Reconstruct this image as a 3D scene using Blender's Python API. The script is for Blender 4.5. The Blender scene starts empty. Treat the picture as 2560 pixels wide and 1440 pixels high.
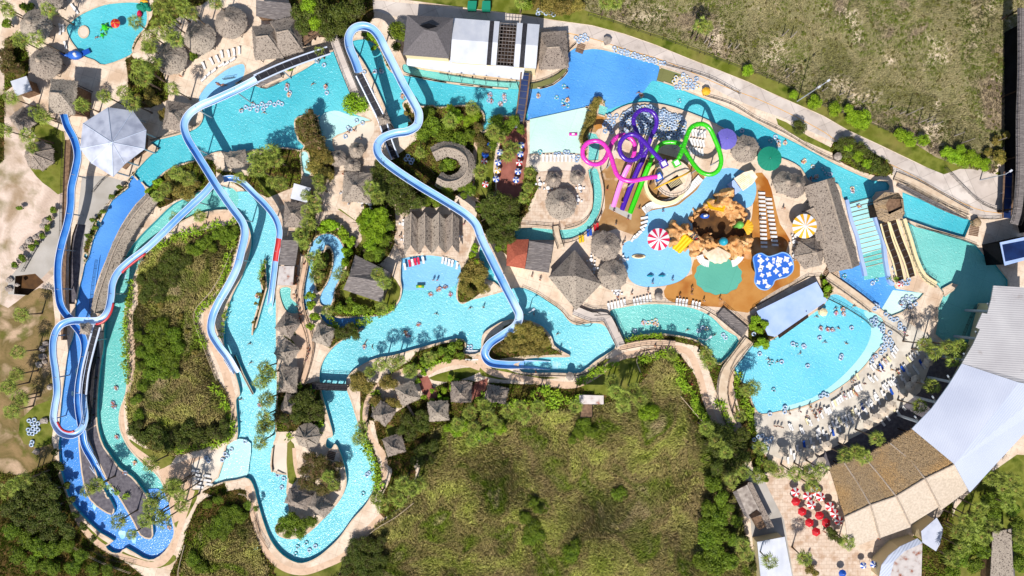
import bpy, math, random
import numpy as np
from mathutils import Vector, Matrix
from mathutils.geometry import delaunay_2d_cdt

R = math.radians
scn = bpy.context.scene
COL = scn.collection

# ---------------------------------------------------------------- camera, sky, sun
H = 170.667                      # the drone hangs this high over the park (metres)
cam = bpy.data.cameras.new("camera"); cam.lens = 24; cam.sensor_width = 36
cam.clip_start = 1; cam.clip_end = 6000
camo = bpy.data.objects.new("camera", cam); COL.objects.link(camo)
camo.location = (0, 0, H); scn.camera = camo

SUN_EL = 52
SDIR = Vector((0.27, 0.963, 0)).normalized()         # shadows fall this way on the ground
world = bpy.data.worlds.new("World"); scn.world = world; world.use_nodes = True
wn = world.node_tree; bg = wn.nodes['Background']
sky = wn.nodes.new('ShaderNodeTexSky'); sky.sky_type = 'NISHITA'; sky.sun_disc = False
sky.sun_elevation = R(SUN_EL); sky.sun_rotation = math.atan2(-SDIR.x, -SDIR.y)
wn.links.new(sky.outputs[0], bg.inputs[0]); bg.inputs[1].default_value = 0.09
sl = bpy.data.lights.new("sun", 'SUN'); sl.energy = 4.6; sl.angle = R(0.5); sl.color = (1, 0.955, 0.89)
so = bpy.data.objects.new("sun", sl); COL.objects.link(so)
_c, _s = math.cos(R(SUN_EL)), math.sin(R(SUN_EL))
so.rotation_euler = Vector((SDIR.x*_c, SDIR.y*_c, -_s)).to_track_quat('-Z', 'Y').to_euler()
scn.view_settings.view_transform = 'Standard'; scn.view_settings.look = 'None'
scn.view_settings.gamma = 1; scn.view_settings.exposure = 0.19
scn.render.engine = 'CYCLES'; scn.cycles.use_denoising = True
scn.cycles.max_bounces = 5; scn.cycles.diffuse_bounces = 2; scn.cycles.glossy_bounces = 2
scn.cycles.transmission_bounces = 2; scn.cycles.transparent_max_bounces = 4
scn.cycles.caustics_reflective = False; scn.cycles.caustics_refractive = False

# ---------------------------------------------------------------- helpers
rnd = random.Random(7)
def W(px, py, z=0.0):
    """plan position of a feature whose height is z (survey of the site, 10 px = 1 m on the ground)"""
    s = 0.1*(H - z)/H
    return Vector(((px - 1280)*s, (720 - py)*s, z))
def gx(x): return 1280 + 10*x
def gy(y): return 720 - 10*y

def lin(c):
    return tuple((v/12.92 if v <= .04045 else ((v+.055)/1.055)**2.4) for v in c)
def rgb(r, g, b, k=1.0):
    return tuple(v*k for v in lin((r/255, g/255, b/255))) + (1,)

MATS = {}
def mat(name, cols, scale=1.0, detail=4, rough=.7, spec=.3, bump=None, coord='pos', lo=.35, hi=.65,
        mix2=None, wave=None, slab=None, rand=0, metal=0, stretch=None, rot=0, dist=0, alpha=None, trans=0):
    """procedural principled material: noise-driven ramp of colours, optional second noise, bump, waves"""
    m = bpy.data.materials.new(name); m.use_nodes = True; MATS[name] = m
    nt = m.node_tree; N = nt.nodes; L = nt.links; b = N['Principled BSDF']
    b.inputs['Roughness'].default_value = rough
    b.inputs['Specular IOR Level'].default_value = spec
    b.inputs['Metallic'].default_value = metal
    if coord == 'pos':
        src = N.new('ShaderNodeNewGeometry').outputs['Position']
    else:
        src = N.new('ShaderNodeTexCoord').outputs['Object']
    mp = N.new('ShaderNodeMapping'); L.new(src, mp.inputs[0])
    mp.inputs['Rotation'].default_value = (0, 0, rot)
    if stretch: mp.inputs['Scale'].default_value = stretch
    v = mp.outputs[0]
    def noise(sc, det, d=0):
        n = N.new('ShaderNodeTexNoise'); n.inputs['Scale'].default_value = sc
        n.inputs['Detail'].default_value = det; n.inputs['Distortion'].default_value = d
        L.new(v, n.inputs['Vector']); return n.outputs['Fac']
    col = None
    if len(cols) > 1:
        rp = N.new('ShaderNodeValToRGB'); L.new(noise(scale, detail, dist), rp.inputs[0])
        e = rp.color_ramp.elements
        e[0].position = lo; e[0].color = cols[0]; e[1].position = hi; e[1].color = cols[-1]
        for i in range(1, len(cols)-1):
            x = e.new(lo + (hi-lo)*i/(len(cols)-1)); x.color = cols[i]
        col = rp.outputs[0]
    else:
        c = N.new('ShaderNodeRGB'); c.outputs[0].default_value = cols[0]; col = c.outputs[0]
    if mix2:   # (colour, scale, lo, hi, amount)
        mx = N.new('ShaderNodeMix'); mx.data_type = 'RGBA'
        r2 = N.new('ShaderNodeMapRange'); r2.inputs[1].default_value = mix2[2]; r2.inputs[2].default_value = mix2[3]
        r2.inputs[4].default_value = mix2[4]
        L.new(noise(mix2[1], 5), r2.inputs[0]); L.new(r2.outputs[0], mx.inputs['Factor'])
        L.new(col, mx.inputs['A']); mx.inputs['B'].default_value = mix2[0]; col = mx.outputs['Result']
    if slab:   # (slab size in metres, joint colour, amount): joints between poured slabs
        bt = N.new('ShaderNodeTexBrick'); bt.inputs['Scale'].default_value = 1/slab[0]; bt.offset = .5 if len(slab) > 3 else 0
        bt.inputs['Mortar Size'].default_value = .012 if len(slab) < 4 else slab[3]; bt.inputs['Brick Width'].default_value = 1; bt.inputs['Row Height'].default_value = 1 if len(slab) < 4 else .7
        L.new(v, bt.inputs['Vector']); bt.inputs['Color1'].default_value = (0,0,0,1); bt.inputs['Color2'].default_value = (.35,.35,.35,1); bt.inputs['Mortar'].default_value = (1,1,1,1)
        mq = N.new('ShaderNodeMath'); mq.operation = 'MULTIPLY'; mq.inputs[1].default_value = slab[2]; L.new(bt.outputs['Color'], mq.inputs[0])
        mx = N.new('ShaderNodeMix'); mx.data_type = 'RGBA'; L.new(mq.outputs[0], mx.inputs['Factor']); L.new(col, mx.inputs['A']); mx.inputs['B'].default_value = slab[1]; col = mx.outputs['Result']
    if rand:
        oi = N.new('ShaderNodeObjectInfo'); hs = N.new('ShaderNodeHueSaturation')
        m1 = N.new('ShaderNodeMapRange'); m1.inputs[3].default_value = 1-rand; m1.inputs[4].default_value = 1+rand
        L.new(oi.outputs['Random'], m1.inputs[0]); L.new(m1.outputs[0], hs.inputs['Value'])
        m3 = N.new('ShaderNodeMapRange'); m3.inputs[3].default_value = .5-rand*.05; m3.inputs[4].default_value = .5+rand*.05
        L.new(oi.outputs['Random'], m3.inputs[0]); L.new(m3.outputs[0], hs.inputs['Hue'])
        L.new(col, hs.inputs['Color']); col = hs.outputs[0]
    L.new(col, b.inputs['Base Color'])
    hts = None
    if wave:   # (scale, strength, direction)
        w = N.new('ShaderNodeTexWave'); w.inputs['Scale'].default_value = wave[0]; w.bands_direction = wave[2]
        w.inputs['Distortion'].default_value = wave[3] if len(wave) > 3 else 0
        L.new(v, w.inputs['Vector'])
        bp = N.new('ShaderNodeBump'); bp.inputs['Strength'].default_value = wave[1]; bp.inputs['Distance'].default_value = .1
        L.new(w.outputs['Fac'], bp.inputs['Height']); hts = bp.outputs[0]; L.new(hts, b.inputs['Normal'])
    if bump:   # (scale, strength, distance)
        bp = N.new('ShaderNodeBump'); bp.inputs['Strength'].default_value = bump[1]; bp.inputs['Distance'].default_value = bump[2]
        L.new(noise(bump[0], bump[3] if len(bump) > 3 else 3, bump[4] if len(bump) > 4 else 0), bp.inputs['Height'])
        if hts: L.new(hts, bp.inputs['Normal'])
        L.new(bp.outputs[0], b.inputs['Normal'])
    if trans: b.inputs['Transmission Weight'].default_value = trans
    if alpha: b.inputs['Alpha'].default_value = alpha
    return m

class MB:
    """collects shapes for one mesh object"""
    def __init__(s): s.v = []; s.f = []; s.m = []
    def add(s, vs, fs, mi=0):
        o = len(s.v); s.v += [tuple(v) for v in vs]
        s.f += [tuple(i+o for i in f) for f in fs]; s.m += [mi]*len(fs)
    def box(s, c, d, rz=0, mi=0, rx=0, ry=0):
        x, y, z = d[0]/2, d[1]/2, d[2]/2
        M_ = Matrix.Translation(c) @ Matrix.Rotation(rz, 4, 'Z') @ Matrix.Rotation(ry, 4, 'Y') @ Matrix.Rotation(rx, 4, 'X')
        vs = [M_ @ Vector(p) for p in ((-x,-y,-z),(x,-y,-z),(x,y,-z),(-x,y,-z),(-x,-y,z),(x,-y,z),(x,y,z),(-x,y,z))]
        s.add(vs, [(0,3,2,1),(4,5,6,7),(0,1,5,4),(1,2,6,5),(2,3,7,6),(3,0,4,7)], mi)
    def tube(s, pts, r, n=6, mi=0, closed=False, cap=True, squash=1):
        pts = [Vector(p) for p in pts]; k = len(pts)
        if isinstance(r, (int, float)): r = [r]*k
        vs = []
        for i, p in enumerate(pts):
            a = pts[(i-1) % k] if (closed or i > 0) else p
            b = pts[(i+1) % k] if (closed or i < k-1) else p
            t = (b-a).normalized()
            up = Vector((0,0,1)) if abs(t.z) < .95 else Vector((1,0,0))
            sx = t.cross(up).normalized(); sy = sx.cross(t)
            for j in range(n):
                an = 2*math.pi*j/n
                vs.append(p + sx*math.cos(an)*r[i] + sy*math.sin(an)*r[i]*squash)
        fs = []
        for i in range(k if closed else k-1):
            i2 = (i+1) % k
            for j in range(n):
                j2 = (j+1) % n
                fs.append((i*n+j, i*n+j2, i2*n+j2, i2*n+j))
        if cap and not closed:
            fs.append(tuple(range(n-1, -1, -1))); fs.append(tuple((k-1)*n+j for j in range(n)))
        s.add(vs, fs, mi)
    def prism(s, pts, z0, z1, mi=0, mside=None):
        """vertical extrusion of an outline (z0, z1 numbers or per-vertex lists)"""
        n = len(pts)
        a0 = z0 if isinstance(z0, (list, tuple)) else [z0]*n
        a1 = z1 if isinstance(z1, (list, tuple)) else [z1]*n
        ar = sum(pts[i][0]*pts[(i+1) % n][1]-pts[(i+1) % n][0]*pts[i][1] for i in range(n))
        idx = list(range(n)) if ar > 0 else list(range(n-1, -1, -1))
        vs = [(pts[i][0], pts[i][1], a0[i]) for i in idx] + [(pts[i][0], pts[i][1], a1[i]) for i in idx]
        from mathutils.geometry import tessellate_polygon
        tri = tessellate_polygon([[Vector((pts[i][0], pts[i][1], 0)) for i in idx]])
        top = []
        for t in tri:
            a, b, c = [Vector(vs[q][:2]) for q in t]
            if (b-a).cross(c-a) < 0: t = (t[0], t[2], t[1])
            top.append(t)
        s.add(vs, [tuple(q+n for q in t) for t in top], mi)
        o = len(s.v)-2*n
        s.f += [(o+t[2], o+t[1], o+t[0]) for t in top]; s.m += [mi]*len(top)
        s.f += [(o+i, o+(i+1) % n, o+n+(i+1) % n, o+n+i) for i in range(n)]; s.m += [mi if mside is None else mside]*n
    def lathe(s, prof, n=12, c=(0,0,0), mi=0, jit=0, mis=None):
        vs = []; c = Vector(c)
        for (r, z) in prof:
            for j in range(n):
                a = 2*math.pi*j/n
                q = 1 + (rnd.uniform(-jit, jit) if jit else 0)
                vs.append(c + Vector((math.cos(a)*r*q, math.sin(a)*r*q, z)))
        fs = []; ms = []
        for i in range(len(prof)-1):
            for j in range(n):
                j2 = (j+1) % n
                fs.append((i*n+j, i*n+j2, (i+1)*n+j2, (i+1)*n+j))
        o = len(s.f); s.add(vs, fs, mi)
        if mis:
            for i in range(len(prof)-1):
                for j in range(n): s.m[o+i*n+j] = mis(i, j)
    def blob(s, c, r, n=8, jit=.12, mi=0, seed=None, squash=(1,1,1)):
        rr = random.Random(seed if seed is not None else rnd.random())
        prof = []; rows = max(4, n//2+1); vs = []; c = Vector(c)
        for i in range(rows+1):
            ph = math.pi*i/rows
            for j in range(n):
                a = 2*math.pi*j/n + i*.3
                q = r*(1+rr.uniform(-jit, jit))
                vs.append(c + Vector((math.sin(ph)*math.cos(a)*q*squash[0], math.sin(ph)*math.sin(a)*q*squash[1], -math.cos(ph)*q*squash[2])))
        fs = [(i*n+j, i*n+(j+1) % n, (i+1)*n+(j+1) % n, (i+1)*n+j) for i in range(rows) for j in range(n)]
        s.add(vs, fs, mi)
    def build(s, name, mats, parent=None, smooth=False, loc=None):
        me = bpy.data.meshes.new(name); me.from_pydata(s.v, [], s.f)
        for m in (mats if isinstance(mats, (list, tuple)) else [mats]): me.materials.append(m)
        if any(s.m): me.polygons.foreach_set('material_index', s.m)
        if smooth: me.polygons.foreach_set('use_smooth', [True]*len(me.polygons))
        me.update()
        o = bpy.data.objects.new(name, me); COL.objects.link(o)
        if parent: o.parent = parent
        if loc is not None: o.location = loc
        return o

THINGS = []
def tag(o, label=None, cat=None, group=None, px=None, py=None, rank=None):
    """label may be final text, or (with px,py) a description that gets its place words at the end"""
    o['category'] = cat
    if group: o['group'] = group
    THINGS.append((o, label, px, py, rank)); return o
def empty(name, loc, rz=0):
    e = bpy.data.objects.new(name, None); COL.objects.link(e); e.location = loc; e.rotation_euler = (0,0,rz)
    e.empty_display_size = .3; return e
def struct(o): o['kind'] = 'structure'; return o
def copy_tree(o, parent=None):
    c = o.copy(); COL.objects.link(c); c.parent = parent
    for ch in o.children: copy_tree(ch, c)
    return c

def smooth_closed(pts, k=4):
    out = []; n = len(pts)
    for i in range(n):
        p0, p1, p2, p3 = [np.array(pts[(i+d) % n][:2], float) for d in (-1, 0, 1, 2)]
        for j in range(k):
            t = j/k
            out.append(tuple(.5*((2*p1)+(-p0+p2)*t+(2*p0-5*p1+4*p2-p3)*t*t+(-p0+3*p1-3*p2+p3)*t**3)))
    return out
def smooth_open(pts, k=6):
    out = []; n = len(pts); P_ = [np.array(p, float) for p in pts]
    for i in range(n-1):
        p0 = P_[i-1] if i > 0 else 2*P_[0]-P_[1]
        p1, p2 = P_[i], P_[i+1]
        p3 = P_[i+2] if i+2 < n else 2*P_[-1]-P_[-2]
        for j in range(k):
            t = j/k
            out.append(tuple(.5*((2*p1)+(-p0+p2)*t+(2*p0-5*p1+4*p2-p3)*t*t+(-p0+3*p1-3*p2+p3)*t**3)))
    out.append(tuple(P_[-1])); return out
def pp(s):
    """'x,y x,y ...' -> list of tuples"""
    return [tuple(float(a) for a in q.split(',')) for q in s.split()]
def stroke(pts, w, k=5):
    pts = smooth_open(pts, k) if k > 1 else pts; n = len(pts); L_, R_ = [], []
    for i in range(n):
        a = np.array(pts[max(0, i-1)]); b = np.array(pts[min(n-1, i+1)]); t = (b-a)/max(1e-6, np.hypot(*(b-a)))
        nn = np.array((-t[1], t[0]))*w/2; p = np.array(pts[i])
        L_.append(tuple(p+nn)); R_.append(tuple(p-nn))
    return L_ + R_[::-1]
def inside(poly, X, Y):
    P_ = np.array(poly); c = np.zeros(X.shape, bool); n = len(P_)
    x1, y1 = P_[:, 0], P_[:, 1]; x2, y2 = np.roll(x1, -1), np.roll(y1, -1)
    for i in range(n):
        if y1[i] == y2[i]: continue
        m = ((y1[i] > Y) != (y2[i] > Y)) & (X < (x2[i]-x1[i])*(Y-y1[i])/(y2[i]-y1[i])+x1[i])
        c ^= m
    return c

def mesh_np(name, verts, faces, mats, smooth=False):
    """fast mesh from numpy arrays; faces (n,k)"""
    me = bpy.data.meshes.new(name); nf, k = faces.shape
    me.vertices.add(len(verts)); me.vertices.foreach_set('co', verts.astype(np.float32).ravel())
    me.loops.add(nf*k); me.loops.foreach_set('vertex_index', faces.astype(np.int32).ravel())
    me.polygons.add(nf); me.polygons.foreach_set('loop_start', np.arange(0, nf*k, k, dtype=np.int32))
    for m in mats: me.materials.append(m)
    me.update(calc_edges=True); 
    return me

# ---------------------------------------------------------------- materials
def mats():
    A = mat
    A('terrain', [rgb(128,120,88,.7), rgb(112,114,66,.65), rgb(158,144,112,.75)], .06, 10, .95, .1, (.6,.8,.4), dist=.8, mix2=(rgb(96,104,46,.6), .5, .5, .65, .6))
    A('sand', [rgb(206,182,164,.82), rgb(228,206,190,.88), rgb(184,158,130,.75)], .1, 9, .9, .1, (2,.8,.12), mix2=(rgb(146,134,88,.7), .16, .5, .66, .8), dist=.8)
    A('dirt', [rgb(168,140,98,.7), rgb(140,122,76,.6), rgb(206,176,146,.8)], .13, 9, .95, .1, (2,.9,.12), mix2=(rgb(118,122,50,.6), .3, .52, .66, .8), dist=.8)
    A('deck', [rgb(230,207,184,.88), rgb(238,218,196,.92), rgb(220,190,162,.84)], .15, 5, .8, .2, (6,.15,.02), mix2=(rgb(200,172,146,.76), 1.3, .5, .75, .45), slab=(3.2, rgb(165,140,120,.6), .5), rot=.3)
    A('pale_deck', [rgb(235,222,205,.9), rgb(225,210,192,.85)], .2, 4, .8, .2, (6,.15,.02))
    A('grey_deck', [rgb(205,198,190,.75), rgb(190,182,172,.7)], .2, 5, .8, .2, (5,.2,.03))
    A('beach_concrete', [rgb(226,217,202,.85), rgb(214,203,188,.8), rgb(232,225,212,.88)], .12, 6, .8, .2, (5,.2,.03), mix2=(rgb(196,184,168,.75), .6, .52, .75, .5), slab=(4, rgb(180,168,152,.7), .4))
    A('flagstone', [rgb(222,198,176,.84), rgb(230,210,190,.86), rgb(208,178,152,.8)], .35, 5, .8, .2, (3,.3,.03), mix2=(rgb(198,150,110,.7), .5, .52, .66, .45), slab=(1.3, rgb(176,140,114,.7), .4, .05))
    A('path', [rgb(225,190,160,.8), rgb(232,200,172,.83)], .25, 4, .85, .2, (6,.2,.02), mix2=(rgb(196,160,132,.7), .9, .5, .75, .6))
    A('stained_deck', [rgb(196,128,50,.75), rgb(205,145,72,.78), rgb(180,105,30,.7)], .13, 6, .45, .4, (5,.15,.02), mix2=(rgb(228,185,140,.82), .16, .56, .68, .85))
    A('tan_deck', [rgb(190,148,95,.75), rgb(178,132,78,.72), rgb(205,165,115,.78)], .18, 6, .5, .4, (5,.15,.02), mix2=(rgb(235,210,180,.85), .2, .62, .7, .9))
    A('brick_deck', [rgb(190,120,105,.65), rgb(170,105,90,.6)], .6, 4, .85, .2, (6,.2,.02))
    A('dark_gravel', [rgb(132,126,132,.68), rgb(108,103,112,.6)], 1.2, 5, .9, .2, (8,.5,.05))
    A('concrete', [rgb(226,212,202,.84), rgb(214,200,190,.8), rgb(232,220,210,.86)], .1, 6, .85, .2, (5,.2,.02), mix2=(rgb(172,158,148,.62), .35, .52, .75, .6), slab=(5.5, rgb(150,138,128,.5), .45), rot=-.42)
    A('road_line', [rgb(235,170,60,.8)], rough=.8)
    A('lawn', [rgb(120,130,40,.55), rgb(145,150,65,.62), rgb(95,115,25,.45)], .25, 7, .95, .1, (9,.7,.06), mix2=(rgb(170,150,90,.6), .12, .5, .72, .6))
    A('soil', [rgb(130,100,60,.5), rgb(95,90,35,.4), rgb(150,115,75,.55)], .4, 7, .95, .1, (4,.6,.08))
    A('scrub_soil', [rgb(122,118,80,.8), rgb(148,140,102,.85), rgb(172,154,124,.8)], .07, 9, .95, .1, (1.4,.8,.25), mix2=(rgb(228,208,180,.85), .11, .57, .66, .9), dist=.6)
    A('meadow_soil', [rgb(104,106,44,.8), rgb(140,132,74,.85), rgb(160,140,104,.9)], .08, 8, .95, .1, (1.2,.9,.3), dist=.5)
    # water: tint of the painted basin, rippled glossy surface
    def water(n, c1, c2, c3=None, b=.5, sc=1.9):
        return A(n, [c1, c2] + ([c3] if c3 else []), .055, 3, .2, .4, (sc, min(1, b*1.55), .26, 3, 1.0), lo=.3, hi=.7, slab=(8.5, tuple(v*.62 for v in c1[:3])+(1,), .22), rot=.35, mix2=(tuple(v*.82 for v in c1[:3])+(1,), .09, .5, .75, .5))
    water('water', rgb(72,190,208,.84), rgb(108,212,224,.88))
    water('water_green', rgb(108,200,194,.85), rgb(140,216,208,.9))
    water('water_aqua', rgb(112,206,220,.88), rgb(146,220,230,.92))
    water('water_wave', rgb(104,204,228,.9), rgb(134,216,234,.93), b=.4, sc=2.2)
    water('water_blue', rgb(76,152,228,.88), rgb(106,176,238,.92), b=.4)
    water('water_run', rgb(74,144,230,.88), rgb(108,170,240,.92), b=.28, sc=2.2)
    water('water_sky', rgb(130,196,238,.9), rgb(150,208,242,.92), b=.3)
    water('water_pale', rgb(165,226,230,.92), rgb(196,236,232,.95), b=.25)
    water('water_mint', rgb(190,230,218,.93), rgb(215,238,225,.96), b=.2)
    water('water_moss', rgb(128,128,78,.7), rgb(145,146,92,.75), b=.2)
    water('water_teal', rgb(98,182,160,.8), rgb(108,190,168,.82), b=.15)
    A('foam', [rgb(190,228,238,.9), rgb(130,205,230,.88)], .8, 6, .5, .3, (2,.4,.08))
    A('pool_wall', [rgb(60,165,180,.8), rgb(90,190,200,.85)], .5, 3, .6, .3)
    A('coping', [rgb(226,205,180,.85), rgb(214,188,160,.8)], .8, 3, .8, .2, (6,.2,.02))
    A('cliff', [rgb(150,115,80,.6), rgb(120,95,65,.5)], .8, 4, .9, .1, (3,.4,.05))
    # built things
    A('thatch', [rgb(136,123,113,.8), rgb(178,164,150,.88), rgb(104,93,86,.68)], 2.2, 8, .95, .05, (7,1,.12,5), coord='obj', rand=.14, mix2=(rgb(186,172,158,.9), .35, .5, .75, .5))
    A('thatch_new', [rgb(150,132,116,.82), rgb(188,162,128,.9), rgb(104,90,80,.66)], 1.6, 9, .95, .05, (5,1,.14,5), coord='pos', stretch=(1,2.6,1), rot=.5, lo=.38, hi=.62, mix2=(rgb(202,160,104,.85), .1, .46, .6, .35))
    A('straw_stalks', [rgb(150,132,114,.85), rgb(196,168,126,.92), rgb(138,120,104,.8), rgb(188,152,100,.9)], 5, 4, .9, .05, coord='pos', lo=.3, hi=.7, mix2=(rgb(206,158,92,.9), .1, .46, .6, .4))
    A('thatch_pale', [rgb(205,188,168,.82), rgb(222,205,186,.86)], 2, 7, .95, .05, (6,.6,.08,5), coord='pos')
    A('thatch_ridge', [rgb(196,178,158,.85), rgb(165,150,138,.8)], 3, 6, .95, .05, (6,.8,.1,4), coord='obj')
    A('shingle', [rgb(128,122,124,.75), rgb(112,107,108,.7)], 3, 6, .9, .15, (8,.5,.04), coord='obj')
    A('shingle_red', [rgb(196,108,84,.75), rgb(176,92,70,.7)], 3, 5, .8, .2, (6,.4,.04), coord='obj', wave=(1.2,.5,'X'))
    A('wood', [rgb(160,128,102,.7), rgb(132,104,84,.6)], 1.5, 5, .85, .15, (6,.4,.03), coord='obj')
    A('wood_grey', [rgb(152,144,142,.72), rgb(122,114,112,.6), rgb(170,160,155,.78)], 2, 6, .9, .15, (6,.5,.04), coord='obj', stretch=(.25,3,1))
    A('wood_dark', [rgb(82,62,50,.55), rgb(60,46,38,.45)], 1.5, 4, .85, .15, coord='obj')
    A('rust_metal', [rgb(215,205,200,.82), rgb(205,195,190,.78), rgb(168,92,56,.65)], .7, 7, .7, .3, (5,.3,.03), coord='obj', lo=.4, hi=.72)
    A('metal_white', [rgb(226,228,236,.82), rgb(212,216,228,.78)], .3, 5, .45, .4, wave=(1.05,.5,'X'), coord='obj')
    A('metal_pale', [rgb(214,218,234,.8), rgb(198,204,224,.74)], .35, 6, .5, .4, (2,.15,.03), coord='obj', mix2=(rgb(168,172,194,.65), .35, .48, .75, .7))
    A('metal_rib', [rgb(216,221,236,.84), rgb(200,206,226,.76)], .06, 8, .5, .35, wave=(.62,.5,'X'), coord='pos', rot=R(24))
    A('metal_rib_grey', [rgb(206,203,204,.76), rgb(194,190,192,.72)], .12, 6, .6, .3, wave=(.62,.4,'Y'), coord='pos', rot=R(3), mix2=(rgb(150,130,120,.6), .4, .62, .8, .5))
    A('metal_rib2', [rgb(206,214,234,.8), rgb(212,219,236,.82)], .1, 5, .5, .35, wave=(.62,.5,'X'), coord='pos', rot=R(38))
    A('steel', [rgb(190,198,208,.75)], rough=.4, spec=.5)
    A('rail_dark', [rgb(52,46,44,.6)], rough=.6)
    A('white', [rgb(240,240,242,.85)], rough=.45, spec=.4)
    A('cushion_white', [rgb(242,240,238,.85), rgb(232,228,226,.8)], 2, 3, .7, .2, coord='obj')
    A('cushion_yellow', [rgb(238,226,180,.85)], rough=.7)
    A('plastic_grey', [rgb(120,118,120,.6)], rough=.5)
    A('flume_in', [rgb(96,156,226,.88), rgb(150,194,240,.9), rgb(192,216,245,.92)], .07, 3, .28, .5, coord='pos')
    A('flume_deep', [rgb(60,132,214,.8), rgb(78,150,224,.84)], .5, 4, .28, .5, coord='pos')
    A('flume_rim', [rgb(218,228,248,.9)], rough=.35, spec=.5)
    A('flume_red', [rgb(214,62,66,.8)], rough=.35, spec=.5)
    A('flume_blue', [rgb(52,112,214,.8)], rough=.35, spec=.5)
    A('belt', [rgb(72,70,76,.6), rgb(58,57,62,.5)], 2, 4, .85, .2, (6,.3,.03))
    A('pink', [rgb(240,62,190,.85)], rough=.25, spec=.5)
    A('pink_pale', [rgb(246,150,220,.9)], rough=.25, spec=.5)
    A('purple', [rgb(84,36,176,.8)], rough=.25, spec=.5)
    A('green', [rgb(66,214,30,.8)], rough=.25, spec=.5)
    A('blue', [rgb(32,92,200,.75)], rough=.5)
    A('red', [rgb(212,24,40,.78)], rough=.6)
    A('yellow', [rgb(244,200,30,.85)], rough=.45)
    A('cream', [rgb(246,226,178,.85)], rough=.6)
    A('orange', [rgb(232,122,40,.8)], rough=.5)
    A('amber', [rgb(240,180,40,.85)], rough=.6)
    A('crimson', [rgb(222,28,80,.8)], rough=.6)
    A('violet', [rgb(120,112,206,.75)], rough=.7)
    A('sail_green', [rgb(26,150,120,.7)], rough=.7)
    A('teal', [rgb(40,170,196,.8)], rough=.4)
    A('lime', [rgb(120,200,90,.75)], rough=.5)
    A('tube_clear', [rgb(208,220,236,.8)], rough=.2, spec=.5)
    A('tube_blue', [rgb(150,180,216,.78)], rough=.25, spec=.5)
    A('tube_yellow', [rgb(240,206,120,.85)], rough=.25, spec=.5)
    A('tube_teal', [rgb(90,190,200,.8)], rough=.25, spec=.5)
    A('rock', [rgb(228,176,118,.88), rgb(214,154,94,.8), rgb(238,196,144,.92)], .6, 7, .8, .2, (1.2,.8,.25))
    A('rock_grey', [rgb(205,192,180,.75), rgb(165,150,140,.6)], .8, 6, .9, .1, (2,.6,.15))
    A('cavern', [rgb(120,82,40,.6), rgb(84,56,28,.5)], .5, 4, .6, .3)
    A('shell', [rgb(252,232,206,.9), rgb(246,218,184,.85)], 1, 3, .6, .3)
    A('skin', [rgb(206,142,108,.75)], rough=.6, rand=.2)
    A('hair', [rgb(52,36,26,.5)], rough=.8, rand=.3)
    A('cloth', [rgb(40,60,120,.7)], rough=.8)
    # plants
    def leaf(n, cols, rand=.18, sc=.8): 
        m = A(n, cols, sc, 5, .6, .25, coord='pos', rand=rand, lo=.32, hi=.68)
        return m
    leaf('leaf_bright', [rgb(96,128,18,1.09), rgb(128,158,28,1.23), rgb(78,104,14,0.87)])
    leaf('leaf_green', [rgb(78,100,20,1.04), rgb(108,128,30,1.16), rgb(60,80,14,0.87)])
    leaf('leaf_dark', [rgb(58,70,22,0.99), rgb(84,94,30,1.09), rgb(72,66,36,0.96)])
    leaf('leaf_olive', [rgb(110,104,42,1.04), rgb(138,122,58,1.16), rgb(80,84,26,0.90)])
    leaf('leaf_brown', [rgb(112,84,52,1.01), rgb(92,92,34,0.99), rgb(136,108,78,1.13)])
    leaf('leaf_banana', [rgb(112,148,26,1.16), rgb(134,160,38,1.28), rgb(92,112,24,0.96)])
    leaf('frond', [rgb(92,112,34,.95), rgb(134,146,58,1.15), rgb(62,80,22,.75)], .16, .5)
    leaf('frond_dry', [rgb(176,148,88,1.16), rgb(150,128,70,1.01)], .1)
    A('trunk', [rgb(150,130,112,.7), rgb(120,100,84,.6)], 4, 5, .9, .1, coord='obj')
    A('straw', [rgb(138,134,84,1.05), rgb(170,158,118,1.1), rgb(112,124,50,1.0), rgb(148,132,110,.95)], .07, 7, .85, .1, lo=.36, hi=.62, dist=.6)
    A('reed', [rgb(126,140,46,1.2), rgb(176,178,92,1.25), rgb(156,142,92,1.2), rgb(112,134,34,1.15), rgb(192,174,132,1.25)], .11, 8, .8, .1, lo=.28, hi=.72, dist=.5, mix2=(rgb(152,130,98,1.2), .045, .47, .62, .5))
    A('weed', [rgb(100,130,30,.9), rgb(132,148,50,1.0), rgb(140,120,70,.9)], .3, 5, .8, .1)
mats()
G = MATS
# ---------------------------------------------------------------- ground plan (surveyed outlines, 10 px = 1 m)
POLY = []   # (name, pts, z, material, is_water)
def area(name, pts, m, z=0.0, sm=0, water=False):
    pts = pp(pts) if isinstance(pts, str) else pts
    if sm: pts = smooth_closed(pts, sm)
    POLY.append((name, pts, z, m, water))
def way(name, pts, w, m, z=0.0, k=5):
    POLY.append((name, stroke(pp(pts), w, k), z, m, False))
def pool(name, pts, m, z=-1.2, sm=3): area(name, pts, m, z, sm, True)

area('terrain', '-20000,-20000 22500,-20000 22500,21500 -20000,21500', 'terrain')
area('deck', '-60,-40 2600,-40 2600,1480 -60,1480', 'deck')
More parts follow.
